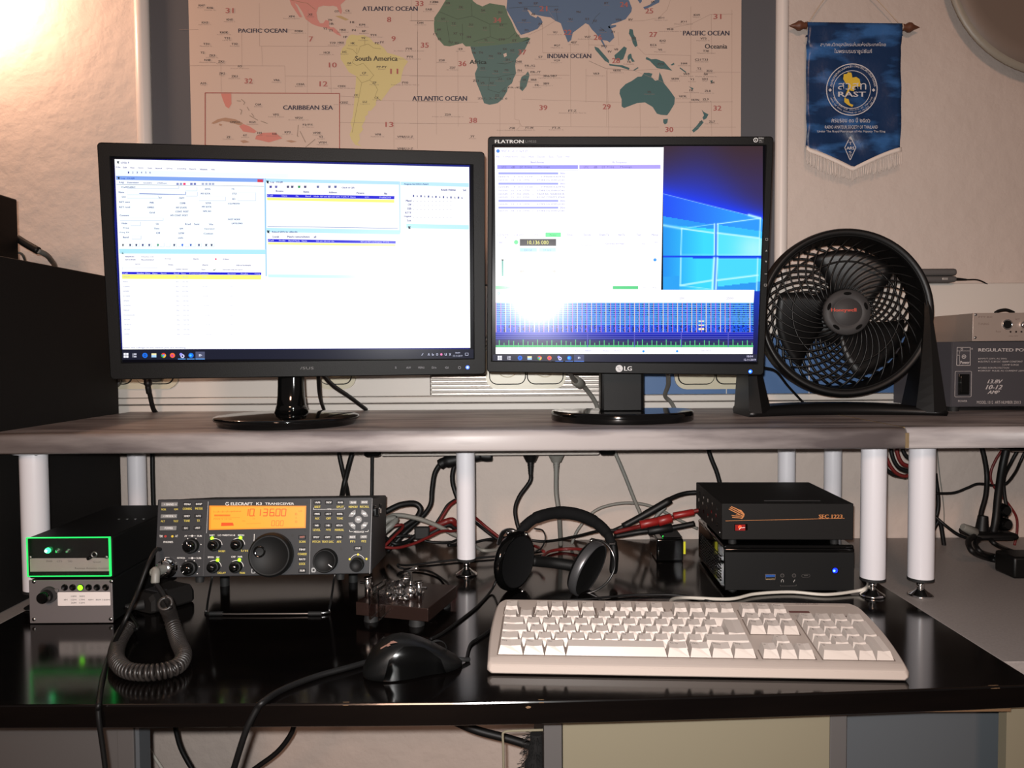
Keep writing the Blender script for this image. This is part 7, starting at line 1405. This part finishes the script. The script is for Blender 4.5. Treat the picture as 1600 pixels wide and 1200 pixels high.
# ================================================================ loose cables
CP = []
def cable(pts, r, m, lab, name='cable', extra=None):
    mb = MB(); mb.tube(pts, r, m, 8)
    if extra: extra(mb)
    return tag(mb.build(name), lab, 'cable')
kp.z = zq; ph = kp.pt(120, 590, 0); PH0 = kp.W(ph.x, ph.y, .0); kp.z = lambda x, y: (x, y)
fy = desk_front(-.51)
cable([PH0, kp.W(ph.x, ph.y, .016), at(232, 880, .95), at(215, 925, .93), at(195, 970, .90), onz(172, 1020, .0035), onz(160, 1060, .003), onz(154, 1098, .003), V((onz(152, 1104, 0).x, fy - .003, -.004)), at(155, 1130, fy - .004), at(160, 1165, fy - .002), at(166, 1215, fy), at(169, 1275, fy), at(171, 1360, fy + .005), at(172, 1480, fy + .01), at(172, 1650, fy + .02)], .0026, 'cable_black', 'black cable from the radio headphone jack hanging over the desk front at left')
fy = desk_front(-.3)
cable([onz(575, 1034, .003), onz(540, 1044, .0032), onz(490, 1058, .0032), onz(440, 1078, .0032), onz(412, 1096, .0032), V((onz(400, 1105, 0).x, fy - .0035, -.003)), at(386, 1138, fy - .006), at(372, 1180, fy - .004), at(362, 1215, fy), at(350, 1270, fy), at(342, 1350, fy + .005), at(338, 1470, fy + .01), at(336, 1650, fy + .02)], .0034, 'cable_black', 'thick black cable crossing the desk left of the mouse and hanging over the front')
cable([at(232, 1160, 1.42) + V((0, 0, .06)), at(224, 1154, 1.42), at(238, 1178, 1.42), at(256, 1206, 1.42), at(270, 1240, 1.42), at(280, 1300, 1.42), at(284, 1380, 1.42)], .0028, 'cable_white', 'thin pale cable hanging in front of the wall under the desk')
cable([at(272, 1120, 1.2), at(276, 1146, 1.2), at(284, 1172, 1.2), at(304, 1208, 1.2), at(326, 1245, 1.2), at(346, 1310, 1.2), at(352, 1400, 1.2)], .0038, 'cable_black', 'black cable hanging under the desk left of the hanging pair')
cable([at(462, 1125, 1.2), at(454, 1148, 1.2), at(432, 1176, 1.2), at(392, 1206, 1.2), at(356, 1240, 1.2), at(330, 1300, 1.2), at(322, 1380, 1.2)], .004, 'cable_black', 'black cable curving left under the middle of the desk')
cable([at(690, 1118, 1.1), at(742, 1140, 1.1), at(790, 1153, 1.1), at(830, 1165, 1.1)], .0062, 'cable_black', 'thick black cable under the desk leading to the drawer unit')
mb = MB(); mb.tube([at(850, 1140.5, .96), at(800, 1142, .96), at(788, 1144, .96), at(785.5, 1150, .96), at(786.5, 1175, .96), at(788.5, 1300, .96)], .0016, 'cab_beige', 8, 6)
tag(mb.build('wire_bracket'), 'white bent wire bracket under the desk beside the drawer unit', 'bracket')
random.seed(5); mb = MB()
cpts = [at(838, 1146, 1.0), at(838, 1165, 1.0), at(836, 1190, 1.0), at(833, 1225, 1.0)]; mb.tube(cpts, [.008, .010, .013, .016], 'fur', 12, 5)
for i in range(420):
    t = random.random(); p = cpts[0].lerp(cpts[-1], t); a = random.uniform(0, 2 * PI); r_ = .008 + .008 * t; d_ = V((math.cos(a), math.sin(a), random.uniform(-.5, .3)))
    mb.tube([p + d_ * r_, p + d_ * (r_ + .004), p + d_ * (r_ + random.uniform(.005, .010)) + V((0, 0, -.003))], .0003, 'fur', 3, 1, False)
tag(mb.build('duster'), 'shaggy black duster hanging under the desk by the drawer unit', 'duster')
# sockets' plugs behind the monitors
def plug(px, py, Y, pts, m, lab, r=.0032, up=-1):
    p = at(px, py, Y); mb = MB()
    mb.tube(pts, r, m, 8); return mb, p
mb = MB(); p = at(237, 597, 1.425); mb.cyl((p.x, 1.44, p.z + .016), (p.x, 1.405, p.z + .016), .017, 'cable_black', 20, .013); mb.tube([(p.x, 1.412, p.z + .014), (p.x, 1.41, p.z - .006), (p.x, 1.414, p.z - .02)], [.007, .005, .0045], 'cable_black', 10)
mb.tube([(p.x, 1.414, p.z - .016), (p.x, 1.43, p.z - .05), (p.x, 1.4625, p.z - .075), at(239, 690, 1.4625), at(240, 800, 1.4625), at(240, 856, 1.46)], .0042, 'cable_black', 8)
tag(mb.build('power_cable'), 'black plug and cord in the socket under the left monitor, dropping behind the shelf', 'cord')
mb = MB(); mb.cyl(at(176, 594, 1.44), at(176, 594, 1.41), .016, 'cable_black', 20, .012); mb.tube([at(176, 598, 1.42), at(174, 612, 1.425), at(172, 640, 1.445)], .0052, 'cable_black', 8)
tag(mb.build('power_cable'), 'black plug and cord partly hidden at the edge of the tall black cabinet', 'cord')
cable([at(497, 580, 1.25), at(499, 612, 1.30), at(502, 628, 1.40), at(506, 640, 1.452)], .0034, 'cable_black', 'black monitor cable dropping just right of the round stand neck')
cable([at(500, 580, 1.22), at(520, 602, 1.30), at(546, 620, 1.38), at(572, 640, 1.452)], .0038, 'cable_black', 'black monitor cable slanting down to the right of the round stand')
cable([at(888, 575, 1.28), at(896, 592, 1.36), at(914, 606, 1.42), at(930, 628, 1.445), at(934, 642, 1.452)], .0042, 'cable_grey', 'grey cable with a round ferrite behind the right monitor stand', extra=lambda m: m.cyl(at(899, 594, 1.38), at(908, 601, 1.40), .009, 'cable_grey', 16, bev=.002))
cable([at(1043, 575, 1.30), at(1044, 600, 1.37), at(1039, 618, 1.42), at(1048, 628, 1.44), at(1056, 642, 1.452)], .0038, 'cable_grey', 'dark cable hanging in front of the blue trunking behind the right monitor')
# under the shelf
ub_ = SH_B
cable([at(526, 690, 1.44), at(533, 725, 1.44), at(541, 760, 1.44), at(548, 800, 1.40), at(550, 840, 1.38)], .0042, 'cable_black', 'left one of two crossing black cables behind the radio')
cable([at(556, 690, 1.43), at(547, 720, 1.43), at(537, 760, 1.43), at(531, 800, 1.39), at(528, 850, 1.36)], .0048, 'cable_black', 'right one of two crossing black cables behind the radio')
cable([at(581.5, 705, 1.42), at(581, 760, 1.42), at(580, 800, 1.40), at(578, 850, 1.36)], .0032, 'cable_black', 'straight black cable dropping to the right corner of the radio')
def dplug(mb, px, py0, py1, Y, m, w0=.014, w1=.005):
    a, b = at(px, py0, Y), at(px, py1, Y); mb.cyl(a, a + (b - a) * .35, w0, m, 20, w0 * .6)
    for q in range(5): c_ = a + (b - a) * (.35 + .13 * q); mb.cyl(c_, c_ + (b - a) * .1, w1 * (1.15 - .08 * q), m, 14)
    mb.cyl(a + (b - a) * .35, b, w1 * .8, m, 12)
mb = MB(); a = at(706, 722, 1.36); mb.tube([at(752, 711, 1.36), at(720, 717, 1.36), at(695, 722, 1.36), at(686, 727, 1.36)], [.010, .011, .009, .006], 'cable_black', 12, 6)
mb.tube([at(688, 724, 1.36), at(679, 740, 1.36), at(675, 765, 1.36), at(672, 790, 1.36), at(655, 812, 1.36), at(630, 835, 1.36), at(605, 862, 1.35)], .0042, 'cable_black', 8)
tag(mb.build('power_cable'), 'black plug and cord left of the slim middle shelf leg', 'cord')
cable([at(712, 722, 1.38), at(707, 740, 1.38), at(708, 758, 1.38), at(716, 782, 1.38), at(722, 800, 1.40)], .0042, 'cable_black', 'black cord passing just behind the slim middle shelf leg')
mb = MB(); mb.tube([at(742, 710, 1.36), at(760, 713, 1.36), at(769, 712, 1.36)], [.009, .009, .006], 'cable_black', 12, 6); tag(mb.build('power_plug'), 'black plug in the power strip just right of the slim middle leg', 'plug')
mb = MB(); dplug(mb, 829, 711, 741, 1.36, 'cable_black'); mb.tube([at(829, 738, 1.36), at(828, 752, 1.36), at(812, 775, 1.35), at(805, 795, 1.34), at(808, 818, 1.33), at(818, 845, 1.32), at(830, 866, 1.31)], .0036, 'cable_black', 8)
tag(mb.build('power_cable'), 'black power plug hanging from the strip, its cord curving behind the headphones', 'cord')
mb = MB(); dplug(mb, 869, 711, 741, 1.36, 'cable_grey'); mb.tube([at(869, 738, 1.36), at(869, 770, 1.36), at(873, 800, 1.36), at(875, 830, 1.38), at(876, 852, 1.40)], .0040, 'cable_grey', 8)
tag(mb.build('power_cable'), 'grey power plug hanging from the strip right of the black one', 'cord')
cable([at(960, 705, 1.40), at(975, 740, 1.40), at(990, 778, 1.40), at(1002, 806, 1.40), at(1010, 830, 1.40)], .0034, 'cable_grey', 'pale grey cable slanting down from the right end of the power strip')
cable([at(893, 850, 1.42), at(904, 826, 1.42), at(930, 798, 1.42), at(965, 787, 1.42), at(1000, 787, 1.42), at(1030, 796, 1.42), at(1060, 812, 1.42), at(1090, 826, 1.42)], .0028, 'cable_grey', 'pale grey cable arching over the headphones in front of the wall')
cable([at(1018, 822, 1.38), at(1026, 806, 1.38), at(1040, 792, 1.38)], .0032, 'cable_grey', 'short grey cable behind the thick black connector')
mb = MB(); mb.tube([at(950, 833, 1.34), at(975, 822, 1.34), at(1000, 808, 1.34), at(1030, 790, 1.34), at(1050, 778, 1.35), at(1070, 771, 1.36), at(1092, 769, 1.36)], .0038, 'cable_black', 8); mb.tube([at(973, 823, 1.335), at(1010, 803, 1.335), at(1048, 781, 1.335)], [.006, .0068, .0062], 'cable_black', 12, 6)
tag(mb.build('cable'), 'thick black cable with long connector slanting up to the upper black box', 'cable')
mb = MB(); mb.tube([at(960, 832, 1.33), at(985, 826, 1.32), at(1005, 821, 1.31), at(1040, 812, 1.31), at(1080, 800, 1.31), at(1100, 796, 1.31)], .0036, 'cable_red', 8)
for (ax, ay), (bx_, by), w_ in (((1000, 820), (1028, 814), .0075), ((1028, 815), (1049, 809), .0085), ((1052, 806), (1084, 800), .006)):
    a, b = at(ax, ay, 1.30), at(bx_, by, 1.30); d = (b - a); mb.cyl(a, b, w_, 'red_plastic', 6, w_ * .95, bev=.001)
tag(mb.build('cable'), 'red cable with bright red connectors leading to the upper black box', 'cable')
mb = MB(); mb.tube([at(960, 838, 1.34), at(1000, 831, 1.33), at(1030, 828, 1.33), at(1060, 823, 1.33), at(1085, 818, 1.33)], .0048, 'cable_black', 8); mb.cyl(at(1012, 830, 1.325), at(1050, 824, 1.325), .008, 'cable_black', 6, bev=.001)
tag(mb.build('cable'), 'black cable with connector lying under the red one', 'cable')
cable([at(1104, 695, 1.42), at(1112, 718, 1.42), at(1120, 738, 1.42), at(1126, 760, 1.42)], .0042, 'cable_black', 'short black cable dropping behind the upper black box')
cable([at(735, 802, 1.38), at(750, 815, 1.36), at(768, 830, 1.35), at(795, 848, 1.34), at(835, 853, 1.34), at(850, 862, 1.30)], .0026, 'cable_red', 'red wire running right from the slim leg behind the headphones')
cable([at(733, 808, 1.385), at(750, 822, 1.365), at(768, 836, 1.355), at(790, 850, 1.345)], .0028, 'cable_black', 'black wire paired with the red one right of the slim leg')
cable([onz(845, 872, .004), onz(858, 862, .004), onz(880, 858, .004), onz(905, 858, .006), onz(925, 862, .006)], .0028, 'cable_red', 'flat red wire lying on the desk behind the headphone band')
cable([at(700, 852, 1.33), at(730, 850, 1.36), at(762, 843, 1.38), at(800, 840, 1.4), at(850, 846, 1.4), at(900, 838, 1.36), at(935, 830, 1.33), at(975, 828, 1.33)], .0026, 'cable_black', 'thin black wire along the foot of the wall behind the headphones')
cable([at(738, 850, 1.33), at(755, 860, 1.30), at(780, 858, 1.32), at(808, 848, 1.34)], .003, 'cable_grey', 'grey wire low on the desk right of the slim middle leg')
# the tangle of red and black wires right of the radio
cable([at(602, 800, 1.32), at(625, 789, 1.33), at(648, 787, 1.34), at(657, 796, 1.34), at(650, 810, 1.34), at(628, 826, 1.34), at(604, 850, 1.33), at(596, 866, 1.33)], .0052, 'cable_black', 'thick black cable looping out of the right side of the radio')
cable([at(600, 812, 1.30), at(618, 805, 1.31), at(648, 809, 1.32), at(680, 820, 1.33), at(712, 836, 1.34), at(740, 845, 1.35)], .004, 'cable_grey', 'grey cable crossing over the red and black wire tangle')
cable([at(596, 822, 1.29), at(606, 812, 1.295), at(618, 811, 1.30), at(612, 820, 1.29), at(598, 832, 1.285)], .0055, 'cable_grey', 'short thick dark cable bend beside the radio')
cable([at(714, 782, 1.37), at(703, 790, 1.36), at(692, 806, 1.35), at(681, 824, 1.34), at(660, 836, 1.33), at(640, 842, 1.31)], .0028, 'cable_red', 'red wire rising to the slim middle leg from the tangle')
cable([at(711, 781, 1.375), at(699, 790, 1.365), at(688, 808, 1.355), at(676, 826, 1.345)], .0028, 'cable_black', 'black wire paired with the red one rising to the slim middle leg')
cable([at(598, 856, 1.24), at(616, 838, 1.26), at(628, 826, 1.28), at(628, 820, 1.29), at(612, 823, 1.29), at(600, 832, 1.29)], .0024, 'cable_red', 'bright red wire zigzagging beside the radio')
cable([at(599, 855, 1.24), at(620, 856, 1.25), at(645, 850, 1.27), at(668, 840, 1.29), at(690, 830, 1.31), at(706, 830, 1.33), at(716, 828, 1.35)], .0024, 'cable_red', 'red wire sweeping along the desk from the radio to the slim leg')
cable([at(650, 838, 1.32), at(672, 826, 1.33), at(695, 816, 1.34), at(706, 813, 1.34), at(712, 818, 1.345), at(722, 822, 1.35)], .0055, 'cable_red', 'fat bunched red wires folded left of the slim leg')
cable([at(655, 845, 1.325), at(676, 832, 1.335), at(700, 820, 1.345), at(712, 826, 1.35)], .0045, 'cable_black', 'bunched black wires folded among the red ones')
cable([at(604, 845, 1.30), at(622, 838, 1.30), at(645, 838, 1.31), at(668, 846, 1.31), at(700, 848, 1.32), at(722, 840, 1.34)], .0024, 'cable_black', 'thin black wire at the bottom of the wire tangle')
cable([at(602, 840, 1.29), at(618, 850, 1.28), at(636, 846, 1.30), at(650, 836, 1.31)], .0034, 'cable_black', 'black wire bend beside the radio under the red zigzag')
mb = MB(); c_ = at(659, 834, 1.30); mb.box((c_.x - .012, c_.y - .006, c_.z - .009), (c_.x + .013, c_.y + .006, c_.z + .012), 'rubber', .003, T=None); tag(mb.build('ferrite_clamp'), 'black ferrite block clamped on the red and black wires', 'ferrite')
# coiled red-black bundle between the right legs
cable([at(1382, 690, 1.25), at(1384, 712, 1.25), at(1396, 735, 1.25), at(1412, 744, 1.25), at(1428, 740, 1.25)], .003, 'cable_red', 'dark red wire loop hanging between the two right-hand shelf legs')
cable([at(1378, 692, 1.26), at(1379, 722, 1.26), at(1392, 739, 1.26), at(1415, 745, 1.26)], .003, 'cable_black', 'outermost black wire loop between the two right-hand shelf legs')
cable([at(1391, 690, 1.27), at(1394, 712, 1.27), at(1404, 730, 1.27), at(1424, 738, 1.27)], .0034, 'cable_black', 'middle black wire loop between the two right-hand shelf legs')
cable([at(1401, 690, 1.28), at(1402, 708, 1.28), at(1410, 724, 1.28), at(1426, 730, 1.28)], .0034, 'cable_red', 'inner dark red wire loop between the two right-hand shelf legs')
cable([at(1410, 690, 1.27), at(1411, 704, 1.27), at(1418, 714, 1.27), at(1432, 718, 1.27)], .0034, 'cable_black', 'innermost black wire loop between the two right-hand shelf legs')
# right-hand corner under the shelf
cable([at(1460, 771, 1.40), at(1490, 770, 1.40), at(1512, 762, 1.40), at(1528, 756, 1.40), at(1550, 758, 1.40), at(1570, 757, 1.40), at(1585, 740, 1.38), at(1594, 722, 1.36), at(1606, 695, 1.36)], .0024, 'cable_black', 'thin black wire running level in front of the wall right of the legs')
cable([at(1456, 830, 1.42), at(1466, 790, 1.42), at(1461, 740, 1.42)][::-1] + [at(1468, 815, 1.42), at(1476, 858, 1.42)], .004, 'cable_black', 'black cable slanting down to the grey counter right of the leg')
cable([at(1460, 806, 1.40), at(1476, 820, 1.39), at(1495, 834, 1.37), at(1514, 842, 1.35)], .0028, 'cable_black', 'thin black lead entering the plug cluster from the left')
cable([at(1463, 690, 1.44), at(1468, 740, 1.44), at(1475, 800, 1.44), at(1473, 850, 1.44)], .0009, 'cable_grey', 'very thin grey wire hanging behind the right leg')
cable([at(1531, 690, 1.36), at(1538, 715, 1.36), at(1542, 745, 1.36), at(1540, 775, 1.35), at(1533, 802, 1.34), at(1533, 820, 1.33)], .0042, 'cable_black', 'black cord dropping into the left side of the plug cluster')
cable([at(1575, 690, 1.33), at(1566, 730, 1.33), at(1560, 770, 1.32), at(1556, 810, 1.31), at(1552, 832, 1.31)], .0062, 'cable_black', 'thickest black cord dropping into the plug cluster')
cable([at(1592, 700, 1.38), at(1580, 722, 1.38), at(1569, 745, 1.37), at(1569, 770, 1.36), at(1573, 795, 1.35), at(1572, 815, 1.34)], .003, 'cable_black', 'thinner black cord just right of the thickest one')
cable([at(1568, 700, 1.40), at(1556, 718, 1.40), at(1548, 738, 1.40), at(1550, 755, 1.40), at(1562, 772, 1.40), at(1576, 788, 1.40), at(1588, 808, 1.40), at(1589, 830, 1.40), at(1585, 852, 1.40)], .0022, 'cable_red', 'thin dark red wire weaving behind the plug cluster')
mb = MB(); mb.box(at(1580, 706, 1.3), at(1640, 690, 1.38) + V((0, 0, .0)), 'gloss_black', .003); 
hub_ = mb.build('cable_clip'); tag(hub_, 'black block under the shelf at the right edge where cords gather', 'clip')
pcz = thing('plug_cluster', 'cluster of black plugs hanging above the grey counter at right', 'plugs', at(1545, 855, 1.32))
mb = MB(); mb.box(at(1527, 846, 1.30), at(1560, 822, 1.36), 'cable_black', .006); mb.cyl(at(1536, 806, 1.33), at(1534, 830, 1.33), .008, 'cable_black', 14, .011); mb.box(at(1546, 846, 1.30), at(1563, 832, 1.34), 'cable_black', .004); mb.build('adapter_body', pcz)
for px, py, r_ in ((1569, 799, .0125), (1571, 821, .0125)):
    mb = MB(); c_ = at(px, py, 1.31); mb.cyl(c_ + V((0, .016, 0)), c_ + V((.002, -.006, .002)), r_, 'gloss_black', 24, r_ * .8, bev=.003); mb.build('plug', pcz)
mb = MB(); mb.cyl(at(1523, 832, 1.31), at(1504, 823, 1.30), .0085, 'cable_grey', 8, .006, bev=.001); mb.build('plug', pcz)
cable([at(1522, 838, 1.30), at(1513, 846, 1.27), at(1520, 862, 1.24), onz(1545, 873, .008), onz(1575, 878, .008), onz(1600, 880, .008)], .0046, 'cable_black', 'thick black cord curling from the plug cluster onto the grey counter')
cable([at(1530, 842, 1.30), at(1524, 850, 1.28), at(1532, 862, 1.26), onz(1550, 868, .012), onz(1580, 872, .014), onz(1610, 874, .014)], .0042, 'cable_black', 'second black cord beside the curling one on the grey counter')
cable([at(1545, 840, 1.31), at(1555, 850, 1.29), onz(1572, 858, .012), onz(1590, 864, .01), onz(1612, 866, .008)], .004, 'cable_black', 'black cord leaving the plug cluster to the right along the counter')
mb = MB(); a = onz(1584, 905, 0); mb.box((a.x, a.y, 0), (a.x + .1, a.y + .05, .034), 'black_plastic', .004); tag(mb.build('power_adapter'), 'black power adapter lying on the grey counter at the right edge', 'adapter')
